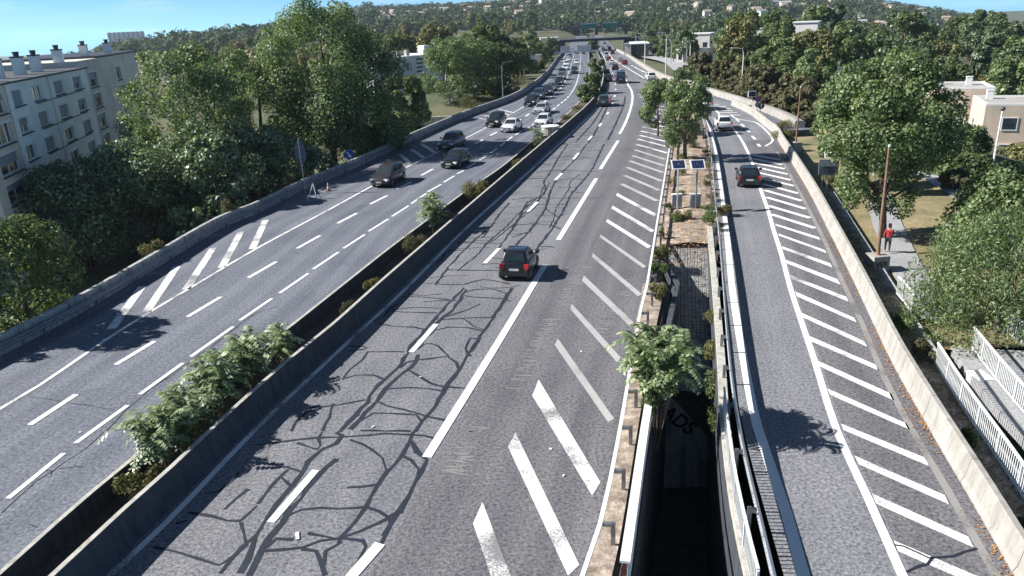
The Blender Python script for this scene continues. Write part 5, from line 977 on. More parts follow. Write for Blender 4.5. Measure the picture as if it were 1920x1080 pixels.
pts = [(float(np.interp(y, yv, [p.x for p in bo])) * (1 - t) + float(np.interp(y, yv, [p.x for p in ro])) * t, y, -.35 + random.random() * .04) for t, y in pts]
tag(litter('leaf_litter', pts, .06, 'brown', 4), 'dry brown leaf litter on the verge behind the white barrier', 'leaves', kind='stuff')
pts = []
for _ in range(4500):
    y = random.uniform(40, 110); a, b = by_y(lft, [y])[0].x, by_y(rgt, [y])[0].x; t = random.random(); pts.append((a + (b - a) * t, y, .08 + .2 * (1 - abs(2 * t - 1)) + random.random() * .04))
tag(litter('leaf_litter', pts, .07, 'fallen', 5), 'dry leaf litter covering the gore island', 'leaves', kind='stuff')

# ---------------------------------------------------------------- apartment block on the left
bd = Vector((D['B_dir'][0], D['B_dir'][1], 0)); bn = Vector((bd.y, -bd.x, 0)); P0 = Vector((-45.74, 86.0, 0))
ang = math.atan2(bd.y, bd.x)
def wallbox(mb, s0, s1, z0, z1, o0, o1):
    """box on the facade: along s, height z, outwards o"""
    c = P0 + bd * (s0 + s1) / 2 + bn * (o0 + o1) / 2
    mb.box((c.x, c.y, (z0 + z1) / 2), (s1 - s0, o1 - o0, z1 - z0), ang); return mb
def apartment(root, cols, floors, s0, s1, top, base, depth, mat, bay_in=()):
    """facade with real openings between piers and spandrels"""
    edges = sorted(cols)
    zs = floors
    mb = MB()
    wallbox(mb, s0, s1, base, top, -depth, -.32)
    cur = s0
    for (c, w_) in edges + [(None, None)]:
        e = s1 if c is None else c - w_ / 2
        wallbox(mb, cur, e, base, top, -.32, 0)
        if c is None: break
        zc = base
        for z, hh, kind in sorted(zs):
            wallbox(mb, c - w_ / 2, c + w_ / 2, zc, z - hh / 2, -.32, -.002); zc = z + hh / 2
        wallbox(mb, c - w_ / 2, c + w_ / 2, zc, top, -.32, -.002); cur = c + w_ / 2
    mb.build('wall', mat, root)
    g = random.Random(int(s0 * 7) + 5)
    for (c, w_) in edges:
        for z, hh, kind in zs:
            mb = MB(); wallbox(mb, c - w_ / 2, c + w_ / 2, z - hh / 2, z + hh / 2, -.30, -.26); win = mb.build('window', M['glass'], root)
            mb = MB()
            for s_ in (-w_ / 2 + .05, 0, w_ / 2 - .05): wallbox(mb, c + s_ - .04, c + s_ + .04, z - hh / 2, z + hh / 2, -.26, -.20)
            for zz in (z - hh / 2 + .05, z + hh / 2 - .05): wallbox(mb, c - w_ / 2, c + w_ / 2, zz - .04, zz + .04, -.262, -.202)
            mb.build('frame', M['frame'], win)
            mb = MB(); wallbox(mb, c - w_ / 2 - .12, c + w_ / 2 + .12, z - hh / 2 - .10, z - hh / 2 - .01, -.1, .16); mb.build('sill', M['conc_d'], win)
            mb = MB(); wallbox(mb, c - w_ / 2 - .1, c + w_ / 2 + .1, z + hh / 2, z + hh / 2 + .14, -.1, .06); mb.build('shutter_box', M['frame'], win)
            q_ = g.random()
            if q_ < .65:
                f = g.choice((.35, .5, .85, 1.0)); mb = MB(); wallbox(mb, c - w_ / 2 + .02, c + w_ / 2 - .02, z + hh / 2 - hh * f, z + hh / 2, -.19, -.16); mb.build('shutter', M['shutter'], win)
            elif q_ < .9:
                mb = MB()
                for k in (-.3, .3): wallbox(mb, c + k * w_ - .16, c + k * w_ + .16, z - hh / 2, z + hh / 2, -.258, -.25)
                mb.build('curtain', M['white'], win)
bA = empty('apartment_block', (P0 + bd * -10) + Vector((0, 0, -5)))
tag(bA, 'pale grey five storey apartment block with a row of white chimneys at the left border', 'building')
fl = [(9.30 - 2.25 * i, 1.25, 0) for i in range(6)]
apartment(bA, [(-16.9, 2.7), (-10.6, 2.8), (-4.1, 2.9), (-22.0, 2.4)], fl, -24.4, .3, 10.55, -5, 12, M['render_s'])
apartment(bA, [(-27.2, 4.2)], [(9.2 - 2.25 * i, 1.6, 0) for i in range(6)], -31, -24.4, 10.55, -5, 12, M['render_b'])
P0 = P0 + bn * -1.1
apartment(bA, [(6.2, 4.6), (20, 2.4)], [(9.0 - 2.4 * i, 1.7, 0) for i in range(6)], .3, 33, 11.3, -5, 11, M['render_b'])
P0 = P0 - bn * -1.1
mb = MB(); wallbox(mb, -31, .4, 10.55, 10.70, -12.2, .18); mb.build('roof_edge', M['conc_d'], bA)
mb = MB(); wallbox(mb, 10.5, 33.2, 11.3, 11.55, -12.4, -.95); mb.build('parapet', M['dark'], bA)
mb = MB(); wallbox(mb, .4, 10.3, 10.72, 11.0, -12, -1.2); mb.build('roof_edge', M['white'], bA)
for s_, big in ((-25.8, 1), (-22.2, 1), (-17.0, 1), (-11.4, 1), (-6.6, 1), (1.2, 1.2), (12.0, .8), (24, .8)):
    z0 = 10.7 if s_ < 5 else 11.55
    mb = MB(); wallbox(mb, s_ - .38 * big, s_ + .38 * big, z0, z0 + 1.55 * big, -3.2, -2.3); ch = mb.build('chimney', M['white'], bA)
    c = P0 + bd * s_ + bn * -2.75
    mb = MB(); mb.box((c.x, c.y, z0 + 1.55 * big + .06), (.95 * big, .95, .12), ang); mb.tube([(c.x, c.y, z0 + 1.6 * big), (c.x, c.y, z0 + 1.6 * big + .5)], [.22, .3], 8); mb.build('chimney_pot', M['dark'], ch)
for s_ in (-13.6, -24.4, .1):
    mb = MB(); c = P0 + bd * s_ + bn * .08; mb.tube([(c.x, c.y, -5), (c.x, c.y, 10.5)], .07, 6); mb.build('downpipe', M['frame'], bA)
for k in range(6):
    mb = MB(); wallbox(mb, -17.9, -3.0, 8.42 - 2.25 * k, 8.50 - 2.25 * k, .0, .06); mb.build('string_course', M['conc_d'], bA)

# second apartment block, further along
P0s, bds, bns, angs = P0, bd, bn, ang
bd = Vector((-.05, .9987, 0)); bd = Vector((.62, .785, 0)); bn = Vector((bd.y, -bd.x, 0)); ang = math.atan2(bd.y, bd.x); P0 = Vector((-28.0, 168.0, 0))
bB = empty('apartment_block', P0 + Vector((0, 0, -5))); tag(bB, 'smaller white apartment block with a red roof between the tallest poplar and pale poplars', 'building')
apartment(bB, [(2.5, 1.4), (5.6, 1.4), (11.0, 1.8)], [(4.3 - 2.9 * i, 1.6, 0) for i in range(3)], 0, 22, 6.1, -5, 10, M['render_s'])
mb = MB(); wallbox(mb, -.2, 22.3, 6.1, 6.45, -10.2, .35); mb.build('roof_edge', M['white'], bB)
mb = MB(); wallbox(mb, .5, 14, 6.45, 7.3, -9, -4); mb.build('roof', M['tile'], bB)
for s_ in (3.5, 6.5, 9.5, 12.5):
    mb = MB(); wallbox(mb, s_ - .45, s_ + .45, 6.45, 7.7, -2.2, -1.3); mb.build('chimney', M['conc'], bB)
mb = MB(); wallbox(mb, 17.5, 19.5, 6.45, 8.4, -3, -1); mb.build('lift_housing', M['white'], bB)
mb = MB()
for k in range(9): wallbox(mb, 13.6, 15.6, 5.4 - k * .9, 5.75 - k * .9, 0, .08)
mb.build('stair_louvres', M['dark'], bB)
P0, bd, bn, ang = P0s, bds, bns, angs

# retaining steps and kerb behind the wall, below the pale poplars
mb = MB(); mb.box((-10.2, 124, -2.2), (9, .5, 2.6), .1); tag(mb.build('garden_wall', M['cap']), 'low stone garden wall below the pale poplars', 'wall')
mb = MB(); mb.sweep([(-.2, -.2), (-.2, .12), (.2, .12), (.2, -.2)], [Vector((-10.5, 97, -.4)), Vector((-5.6, 122, -.4))]); tag(mb.build('stair_parapet', M['white']), 'pale sloping parapet just behind the grey wall near the chestnut tree', 'parapet')
mb = MB(); mb.box((-16.9, 99.5, -.6), (3.6, 2.4, 1.4), .2); mb.box((-16.9, 99.5, .15), (3.9, 2.7, .12), .2); tag(mb.build('garden_shed', M['white']), 'small white flat roofed shed glimpsed below the grey leafless bush', 'shed')

# ---------------------------------------------------------------- beige houses on the right
def flat_house(label, x, y, z0, parts, rz, wins, chim):
    root = empty('terraced_house', (x, y, z0), rz); tag(root, label, 'house', 'beige flat roofed houses')
    mb = MB()
    for (cx, cy, sx, sy, h) in parts: mb.box((cx, cy, h / 2), (sx, sy, h))
    mb.build('wall', M['house_b'], root, fix=False)
    for (cx, cy, sx, sy, h) in parts:
        mb = MB(); mb.box((cx, cy, h + .02), (sx - .5, sy - .5, .06)); mb.build('roof', M['roof_f'], root, fix=False)
        mb = MB()
        for a, b, c, d_ in ((cx, cy - sy / 2 + .12, sx, .24), (cx, cy + sy / 2 - .12, sx, .24), (cx - sx / 2 + .12, cy, .24, sy - .48), (cx + sx / 2 - .12, cy, .24, sy - .48)): mb.box((a, b, h + .13), (c + .02, d_ + .02, .26))
        mb.build('parapet', M['white'], root, fix=False)
    for (cx, cy, cz, sx, sy, sz) in wins:
        mb = MB(); mb.box((cx, cy, cz), (sx, sy, sz)); wn = mb.build('window', M['glass'], root, fix=False)
        mb = MB(); k = (.12, .02) if sx > sy else (.02, .12)
        mb.box((cx, cy, cz + sz / 2), (sx + k[0], sy + .02, .1)); mb.box((cx, cy, cz - sz / 2), (sx + k[0], sy + .06, .1))
        for s_ in (-.5, .5):
            if sx > sy: mb.box((cx + s_ * sx, cy, cz), (.1, sy + .02, sz))
            else: mb.box((cx, cy + s_ * sy, cz), (sx + .02, .1, sz))
        mb.build('frame', M['white'], wn, fix=False)
    for (cx, cy, z_) in chim:
        mb = MB(); mb.box((cx, cy, z_ + .55), (.7, .7, 1.1)); mb.box((cx, cy, z_ + 1.14), (.8, .8, .08)); mb.build('chimney', M['white'], root, fix=False)
    return root
hs = R(-22)
flat_house('nearest beige house with stacked windows on its shaded side at the right border', 64.5, 95.5, -8, [(0, 0, 8, 9, 9.2), (7.6, -1.5, 7, 7, 8.4)], hs, [(-1.2, -4.53, 7.0, 1.6, .1, 1.5), (1.9, -4.53, 3.8, 1.5, .1, 1.4), (-1.2, -4.53, 3.8, 1.5, .1, 1.4), (2.2, -4.53, 7.0, 1.5, .1, 1.4), (-4.03, 1.5, 6.3, .1, 1.3, 1.3)], [(-2.5, 2.5, 9.2), (2.8, -2.0, 9.2), (7.0, 0, 8.4), (9.0, 0, 8.4)])
flat_house('middle beige house with a tall framed window and a white balcony slab', 63.4, 106, -8, [(0, 0, 7, 8, 10.2), (-1.4, -5.4, 6, 3.0, 5.6)], hs, [(1.9, -4.03, 8.0, 1.3, .1, 2.2), (-2.0, -4.03, 7.0, .9, .1, 1.1), (-.5, -6.93, 3.6, 1.4, .1, 1.4), (-3.53, -1, 7.6, .1, 1.0, 1.2)], [(-2.4, 2.6, 10.2), (1.2, 1.4, 10.2)])
flat_house('beige house with a low roof terrace behind the small round tree', 61.5, 117, -8, [(0, 0, 7.5, 8, 10.6), (1.2, -6.4, 8, 4.8, 6.6)], hs, [(2.2, -4.03, 9.0, 1.5, .1, 1.5), (-1.5, -8.83, 4.0, 1.3, .1, 1.3)], [(-2.0, 1.6, 10.6), (2.4, 2.2, 10.6)])
flat_house('furthest beige house of the row, half hidden by the large dark elm', 58.5, 130, -8, [(0, 0, 8, 8, 10.2)], hs, [(1.5, -4.03, 8, 1.4, .1, 1.4)], [(-1.5, 1.6, 10.2)])
# lawn below the houses
yq = list(np.arange(60, 96, 4.0))
# ---------------------------------------------------------------- vehicles
def loft(mb, st):
    """stations (x, half width, z bottom, z belt, crown): rounded body cross-sections"""
    b = len(mb.v); n = 12
    for x, w_, z0, z1, cr in st:
        ring = [(.80 * w_, z0), (.97 * w_, z0 + .10), (w_, z0 + .5 * (z1 - z0)), (.985 * w_, z1 - .12), (.90 * w_, z1 - .01), (.45 * w_, z1 + cr)]
        ring = ring + [(-y, z) for y, z in ring[::-1]]
        for y, z in ring: mb.v.append((x, y, z))
    for i in range(len(st) - 1):
        for k in range(n):
            mb.f.append((b + i * n + k, b + i * n + (k + 1) % n, b + (i + 1) * n + (k + 1) % n, b + (i + 1) * n + k))
    mb.f.append(tuple(b + k for k in range(n))); mb.f.append(tuple(b + (len(st) - 1) * n + k for k in range(n))[::-1])
KIND = dict(  # length, width, belt height, roof height, cabin base rear/front, cabin roof rear/front (fractions from the tail), tail and nose heights
    hatch=(4.0, 1.76, .92, 1.47, .03, .70, .12, .50, .98, .72), suv=(4.5, 1.88, 1.05, 1.68, .03, .70, .09, .52, 1.06, .88), sedan=(4.6, 1.82, .93, 1.45, .12, .71, .24, .52, .98, .75),
    mpv=(4.35, 1.82, .98, 1.62, .02, .76, .07, .54, 1.0, .78), van=(5.3, 1.98, 1.15, 2.25, .01, .86, .02, .74, 1.2, .95), micro=(2.75, 1.68, .98, 1.56, .05, .80, .14, .56, .98, .86))
PAINT = {k: car_paint('car_paint_' + k, c) for k, c in dict(black=(.012, .012, .014), white=(.80, .80, .79), silver=(.46, .48, .50), grey=(.17, .18, .19), slate=(.055, .065, .075), navy=(.022, .034, .065), umber=(.05, .036, .036), blue=(.06, .16, .34), red=(.26, .035, .03)).items()}
CARS = {}
def wheel_mesh(r_):
    mb = MB(); n = 16; prof = [(-.10, r_ * .62), (-.11, r_ * .93), (-.07, r_), (.07, r_), (.11, r_ * .93), (.10, r_ * .62)]
    for i in range(n):
        a = 2 * math.pi * i / n
        for y, q in prof: mb.v.append((q * math.cos(a), y, q * math.sin(a)))
    for i in range(n):
        for k in range(5): mb.f.append((i * 6 + k, i * 6 + k + 1, ((i + 1) % n) * 6 + k + 1, ((i + 1) % n) * 6 + k))
    t = mb.build('tyre', M['tyre'], None, True)
    mb = MB()
    for s_ in (-1, 1):
        mb.poly([(r_ * .64 * math.cos(2 * math.pi * i / n), s_ * .085, r_ * .64 * math.sin(2 * math.pi * i / n)) for i in range(n)])
        for k in range(5):
            a = 2 * math.pi * k / 5; mb.box((r_ * .32 * math.cos(a), s_ * .10, r_ * .32 * math.sin(a)), (.1, .03, .1))
    rm = mb.build('rim', M['rim'], None)
    me = (t.data, rm.data); bpy.data.objects.remove(t); bpy.data.objects.remove(rm); return me
WH = wheel_mesh(.33)
def make_car(kind, color, detail):
    key = (kind, color, detail)
    if key in CARS: return CARS[key]
    L, W, zb, zr, cr0, cf0, cr1, cf1, ztail, znose = KIND[kind]; w_ = W / 2; x0 = -L / 2
    root = empty('car', (0, 0, 0)); P = PAINT[color]
    X = lambda t: x0 + t * L
    mb = MB()
    loft(mb, [(X(0), w_ * .80, .36, ztail - .18, .0), (X(.012), w_ * .90, .26, ztail - .06, .02), (X(.05), w_ * .97, .22, ztail, .03), (X(.2), w_, .2, zb + .04, .02), (X(.6), w_, .2, zb, .03), (X(cf0 + .02), w_ * .99, .2, zb - .02, .06), (X(.88), w_ * .97, .22, (zb + znose) / 2, .06), (X(.965), w_ * .90, .26, znose, .03), (X(1.0), w_ * .76, .36, znose - .16, 0)])
    # cabin
    b = len(mb.v); wb, wr = w_ * .90, w_ * (.70 if kind != 'van' else .84); ze = zr - .07
    ring = []
    low = [(X(cr0), wb * .94), (X(cf0), wb * .96)]; hi = [(X(cr1), wr * .95), (X(cf1), wr)]
    for (xa, ya) in low: mb.v += [(xa, ya, zb - .03), (xa, -ya, zb - .03)]
    for (xa, ya) in hi: mb.v += [(xa, ya, ze), (xa, -ya, ze)]
    for (xa, ya) in ((hi[0][0] + .14, hi[0][1] * .86), (hi[1][0] - .16, hi[1][1] * .86)): mb.v += [(xa, ya, zr), (xa, -ya, zr)]
    for q in ((0, 1, 5, 4), (2, 3, 7, 6), (0, 2, 6, 4), (1, 3, 7, 5), (4, 5, 9, 8), (6, 7, 11, 10), (4, 6, 10, 8), (5, 7, 11, 9), (8, 9, 11, 10)): mb.f.append(tuple(b + i for i in q))
    bo_ = mb.build('body', P, root, smooth=False)
    md = bo_.modifiers.new('bevel', 'BEVEL'); md.width = .05; md.segments = 2; md.limit_method = 'ANGLE'; md.angle_limit = R(25)
    bo_.data.polygons.foreach_set('use_smooth', [True] * len(bo_.data.polygons))
    def pane(name, a, b_, c, d_, i0, i1, j0, j1, out):
        a, b_, c, d_ = map(Vector, (a, b_, c, d_)); f = lambda u, v: a.lerp(b_, u).lerp(d_.lerp(c, u), v) + Vector(out)
        mb = MB(); q = [f(i0, j0), f(i1, j0), f(i1, j1), f(i0, j1)]; bk = [p - Vector(out) * 1.6 for p in q]
        mb.poly(q); mb.poly(bk[::-1])
        for k in range(4): mb.poly([q[k], bk[k], bk[(k + 1) % 4], q[(k + 1) % 4]])
        mb.build(name, M['cglass'], root)
    lr, lf, hr_, hf = (X(cr0), wb * .94, zb - .03), (X(cf0), wb * .96, zb - .03), (X(cr1), wr * .95, ze), (X(cf1), wr, ze)
    fl_ = lambda p: (p[0], -p[1], p[2])
    pane('windscreen', lf, fl_(lf), fl_(hf), hf, .06, .94, .10, .94, (.012, 0, .012))
    pane('rear_window', lr, fl_(lr), fl_(hr_), hr_, .08, .92, .18, .92, (-.014, 0, .010))
    for s_ in (1, -1):
        g_ = (lambda p: p) if s_ > 0 else fl_
        pane('side_window', g_(lr), g_(lf), g_(hf), g_(hr_), .10, .47, .14, .90, (0, .012 * s_, .004)); pane('side_window', g_(lr), g_(lf), g_(hf), g_(hr_), .51, .92, .14, .90, (0, .012 * s_, .004))
    for xw in (.17 if kind != 'micro' else .15, .82 if kind != 'micro' else .84):
        for s_ in (1, -1):
            we = bpy.data.objects.new('wheel', None); COL.objects.link(we); we.parent = root; we.location = (X(xw), s_ * (w_ - .10), .33)
            for nm, me in zip(('tyre', 'rim'), WH):
                t = bpy.data.objects.new(nm, me); COL.objects.link(t); t.parent = we
            mb = MB(); n = 9
            ring = [(X(xw) + .41 * math.cos(math.pi * i / n), .33 + .41 * math.sin(math.pi * i / n)) for i in range(n + 1)] + [(X(xw) - .41, .2), (X(xw) + .41, .2)]
            for y_ in (s_ * (w_ + .006), s_ * (w_ - .2)): mb.v += [(x, y_, z) for x, z in ring]
            k = len(ring); mb.f.append(tuple(range(k))); mb.f.append(tuple(range(k, 2 * k))[::-1])
            for i in range(k): mb.f.append((i, (i + 1) % k, k + (i + 1) % k, k + i))
            if detail: mb.build('wheel_arch', M['plastic'], root)
    for s_ in (1, -1):
        mb = MB(); mb.box((X(.965), s_ * w_ * .70, znose - .10), (.26, .36, .17), -s_ * .35); mb.build('headlight', M['lampw'], root)
        mb = MB(); mb.box((X(.018), s_ * w_ * .80, ztail - .16), (.14, .24, .26), s_ * .2); mb.build('tail_light', M['lampr'], root)
    if detail:
        for s_ in (1, -1):
            mb = MB(); mb.box((X(cf0 - .07), s_ * (w_ + .06), zb + .10), (.12, .22, .16)); mb.build('wing_mirror', P if color != 'black' else M['plastic'], root)
            mb = MB(); mb.box((X(.45), s_ * (w_ * .995), zb - .14), (.16, .03, .035)); mb.build('door_handle', M['plastic'], root)
        mb = MB(); mb.box((X(.99), 0, .52), (.10, w_ * 1.0, .24)); mb.build('grille', M['plastic'], root)
        mb = MB(); mb.box((X(1.0) + .012, 0, .50), (.03, .52, .11)); mb.build('number_plate', M['plate'], root)
        mb = MB(); mb.box((X(0) - .008, 0, ztail - .34), (.03, .52, .11)); mb.build('number_plate', M['plate'], root)
        mb = MB(); mb.box((X(.012), 0, .40), (.12, w_ * 1.7, .20)); mb.build('rear_bumper', M['plastic'], root)
    CARS[key] = root
    return root
CL = {0: 'brown black people carrier with its headlights towards the camera nearest on the oncoming carriageway', 1: 'black hatchback overtaking in the middle oncoming lane beyond the people carrier', 2: 'dark grey off-roader driving out of the tree shade on the oncoming carriageway', 3: 'white saloon in the middle oncoming lane beside a black off-roader', 4: 'black off-roader left of the white saloon on the oncoming carriageway', 5: 'white hatchback nearest the median behind the tree of heaven',
      6: 'silver saloon behind the white hatchback on the oncoming carriageway', 7: 'black off-roader in the right oncoming lane next to the silver saloon', 8: 'dark grey off-roader following the black off-roader', 9: 'dark blue off-roader in the bend of the oncoming carriageway', 10: 'grey hatchback right behind the dark blue off-roader',
      22: 'black two-seat micro car seen from behind alone on the main carriageway', 23: 'dark slate off-roader driving away beside the median barrier', 24: 'dark blue delivery van driving away next to the hatched shoulder', 25: 'silver saloon partly hidden in front of the dark blue van', 43: 'silver hatchback on the merging road ahead of the red car', 42: 'red hatchback on the distant merging road', 44: 'white off-roader leaving along the merging road beside the gore island', 45: 'black hatchback driving away on the slip road', 46: 'white off-roader driving away at the head of the slip road', 47: 'white car mostly hidden behind the trees of the gore island'}
ORD = {}
for i, (x, y, z, a, kind, col, ln) in enumerate(D['cars']):
    near = y < 175
    src = make_car(kind, col, near)
    first = not src.get('label')
    o = src if first else copy_tree(src)
    if kind == 'van': o.name = 'van'
    o.location = (x, y, z + .022); o.rotation_euler = (0, 0, R(a)); o.scale = (1.05,) * 3
    if i in CL: tag(o, CL[i], 'van' if kind == 'van' else 'car', 'vehicles on the motorway')
    else:
        side = 'coming towards the camera on the far oncoming carriageway' if ln == 'L' else 'driving away on the far main carriageway'
        nm = {'mpv': 'people carrier', 'suv': 'off-roader', 'sedan': 'saloon', 'hatch': 'hatchback', 'van': 'van', 'micro': 'micro car'}[kind]
        tag(o, f'distant {col} {nm} {side}', 'van' if kind == 'van' else 'car', f'distant {col} {nm}s {ln}')

# ---------------------------------------------------------------- street furniture
def solar_post(label, q, wide, cab):
    root = empty('solar_post', (q[0], q[1], 0)); tag(root, label, 'solar panel'); h = q[3]
    mb = MB(); mb.tube([(0, 0, 0), (0, 0, h - .25)], .07, 8); mb.build('post', M['steel_d'] if cab else M['steel'], root, fix=False)
    tilt = R(42)
    pn = bpy.data.objects.new('panel', None); COL.objects.link(pn); pn.parent = root; pn.location = (0, -.05, h - .32); pn.rotation_euler = (tilt, 0, 0)
    mb = MB(); mb.box((0, 0, 0), (wide, .82, .04)); mb.build('panel_frame', M['white'], pn, fix=False)
    for k in range(7):
        mb = MB(); mb.box((-wide / 2 + .09 + (wide - .18) * (k + .5) / 7, 0, .024), ((wide - .18) / 7 - .02, .70, .012)); mb.build('cell_column', M['panel'], pn, fix=False)
    mb = MB(); mb.box((0, .18, .75), (.72, .34, .95)); mb.build('cabinet', M['box_g'], root, fix=False)
    mb = MB(); mb.box((0, .18, 1.24), (.76, .38, .04)); mb.build('cabinet_lid', M['white'], root, fix=False)
    for s_ in (-.22, .22):
        mb = MB(); mb.box((s_, .18, .14), (.05, .05, .28)); mb.build('leg', M['steel'], root, fix=False)
solar_post('left one of two solar panels on grey posts with cabinets on the gore island', D['sol1'], 1.05, 0)
solar_post('right one of two solar panels, on a darker post, on the gore island', D['sol2'], 1.05, 1)
# solar cabinet with graffiti behind the white barrier
q = D['panel_r']; root = empty('solar_cabinet', (q[0], q[1], q[2]), R(-12)); tag(root, 'grey cabinet on a post with small solar panel and black graffiti', 'cabinet'); hh = q[3] - q[2]
mb = MB(); mb.tube([(0, 0, 0), (0, 0, hh - .6)], .06, 8); mb.build('post', M['steel'], root, fix=False)
mb = MB(); mb.box((-.35, .2, .9), (.06, .06, 1.8)); mb.build('post', M['steel'], root, fix=False)
mb = MB(); mb.box((0, -.02, hh - 1.28), (1.5, .28, 1.25)); cb = mb.build('cabinet', M['sign_back'], root, fix=False)
for k in range(14):
    mb = MB(); mb.box((-.6 + k * .093, -.17, hh - .95), (.03, .02, .45)); mb.build('rib', M['steel'], cb, fix=False)
text_mesh('graffiti', 'TREJC\nWCOL', .30, M['graff'], Matrix.Translation((.05, -.19, hh - 1.45)) @ Matrix.Rotation(R(90), 4, 'X'), cb)
pn = bpy.data.objects.new('panel', None); COL.objects.link(pn); pn.parent = root; pn.location = (.02, 0, hh - .28); pn.rotation_euler = (R(40), 0, 0)
mb = MB(); mb.box((0, 0, 0), (.85, .62, .04)); mb.build('panel_frame', M['white'], pn, fix=False)
for k in range(5):
    mb = MB(); mb.box((-.30 + k * .15, 0, .025), (.13, .5, .012)); mb.build('cell_column', M['panel'], pn, fix=False)
mb = MB(); mb.box((0, 0, .04), (1.1, .7, .1)); mb.build('base_slab', M['conc_w'], root, fix=False)
# rusty lamp poles on concrete blocks
def rusty_pole(label, p, h, lean, text):
    root = empty('rusty_pole', (p[0], p[1], -.8)); tag(root, label, 'pole')
    mb = MB(); mb.box((0, 0, .5), (.98, .98, 1.0), .1, .97); bl = mb.build('concrete_block', M['conc_w'], root, fix=False)
    mb = MB(); mb.tube([(0, 0, 1.0), (0, 0, 1.12), (lean * .5, 0, 1 + h * .5), (lean, 0, 1 + h)], [.16, .10, .085, .06], 10); mb.build('shaft', M['rusty_pole'], root, fix=False)
    mb = MB(); mb.tube([(lean, 0, 1 + h), (lean, 0, 1.1 + h)], .075, 8); mb.build('cap', M['white'], root, fix=False)
    if text:
        text_mesh('graffiti', text, .42, M['graff'], Matrix.Translation((.04, -.505, .55)) @ Matrix.Rotation(R(5.7), 4, 'Z') @ Matrix.Rotation(R(90), 4, 'X'), bl)
        mb = MB(); mb.box((lean + .1, 0, h * .86), (.1, .1, .25)); mb.build('sensor_box', M['white'], root, fix=False)
rusty_pole('tall leaning rusty pole on a tagged concrete block beside the footpath', D['pole'], 6.2, -.15, 'VER')
p = D['pole2']; rusty_pole('thin rusty pole on a concrete block just behind the white barrier', p, 5.6, 0.0, '')
# road sign seen from behind, propped over the wall
q = D['sign_tri']; root = empty('road_sign', (q[0] - .75, q[1] + 1.2, 0)); tag(root, 'dark grey back of a tall pointed road sign rising over the grey wall', 'road sign'); h = q[3]
mb = MB(); mb.tube([(0, 0, 0), (0, 0, h)], .05, 8); mb.build('post', M['steel_d'], root, fix=False)
mb = MB()
pl = [(0, h), (.30, h - .45), (.46, h - .95), (.48, h - 1.5), (.40, h - 1.9), (.18, h - 2.3), (-.18, h - 2.3), (-.40, h - 1.9), (-.48, h - 1.5), (-.46, h - .95), (-.30, h - .45)]
mb.poly([(x, .06, z) for x, z in pl]); mb.poly([(x, .09, z) for x, z in pl][::-1])
for k in range(11): a, b = pl[k], pl[(k + 1) % 11]; mb.poly([(a[0], .06, a[1]), (b[0], .06, b[1]), (b[0], .09, b[1]), (a[0], .09, a[1])])
mb.build('plate', M['sign_back'], root, fix=False)
mb = MB()
for zz in (h - .8, h - 1.6): mb.box((0, .045, zz), (.8, .03, .06))
mb.build('clamp', M['steel_d'], root, fix=False)
fr = empty('sign_stand', (q[0] + .55, q[1] - 1.0, 0)); tag(fr, 'portable folding sign stand seen from behind before the grey wall', 'sign stand')
mb = MB(); mb.poly([(-.52, 0, .35), (.52, 0, .35), (0, 0, 1.3)]); mb.poly([(-.52, .02, .35), (0, .02, 1.3), (.52, .02, .35)]); mb.build('plate', M['sign_back'], fr, fix=False)
mb = MB()
for s_ in (-.55, .55): mb.tube([(s_, .03, 0), (0, .03, 1.36)], .03, 6); mb.tube([(s_ * .8, -.75, 0), (0, .03, 1.25)], .03, 6)
mb.tube([(-.45, .03, .3), (.45, .03, .3)], .025, 6); mb.tube([(-.44, -.75, .04), (.44, -.75, .04)], .025, 6)
mb.build('frame', M['steel'], fr, fix=False)
def disc(mb, x, y, z, r_, t=.03, n=20):
    ring = [(x + r_ * math.cos(2 * math.pi * i / n), z + r_ * math.sin(2 * math.pi * i / n)) for i in range(n)]
    mb.poly([(a, y, b) for a, b in ring]); mb.poly([(a, y + t, b) for a, b in ring][::-1])
    for i in range(n): a, b = ring[i], ring[(i + 1) % n]; mb.poly([(a[0], y, a[1]), (b[0], y, b[1]), (b[0], y + t, b[1]), (a[0], y + t, a[1])])
    return mb
q = D['sign_blue']; root = empty('arrow_sign', (q[0] - .3, q[1], .85)); tag(root, 'round blue arrow sign on top of the grey concrete wall', 'road sign')
disc(MB(), 0, 0, .62, .50).build('plate', M['blue_sign'], root, fix=False)
mb = MB(); mb.poly([(-.25, -.012, .85), (-.12, -.012, .95), (.10, -.012, .60), (.22, -.012, .68), (.22, -.012, .28), (-.14, -.012, .42), (-.02, -.012, .50)]); mb.build('arrow', M['white'], root, fix=False)
mb = MB(); mb.box((.30, .06, .6), (.06, .05, 1.2)); mb.build('post', M['orange'], root, fix=False)
q = D['cone']; root = empty('traffic_cone', (q[0], q[1], .01)); tag(root, 'small red and white traffic cone beside the pointed road sign', 'traffic cone')
mb = MB(); mb.box((0, 0, .02), (.36, .36, .04)); mb.build('base', M['plastic'], root, fix=False)
for z0, z1, mt in ((.04, .25, 'orange'), (.25, .42, 'white'), (.42, .58, 'orange'), (.58, .70, 'white'), (.70, .78, 'orange')):
    mb = MB(); rr_ = lambda z: .15 * (1 - z / .9); mb.tube([(0, 0, z0), (0, 0, z1)], [rr_(z0), rr_(z1)], 12); mb.build('band', M[mt], root, fix=False)
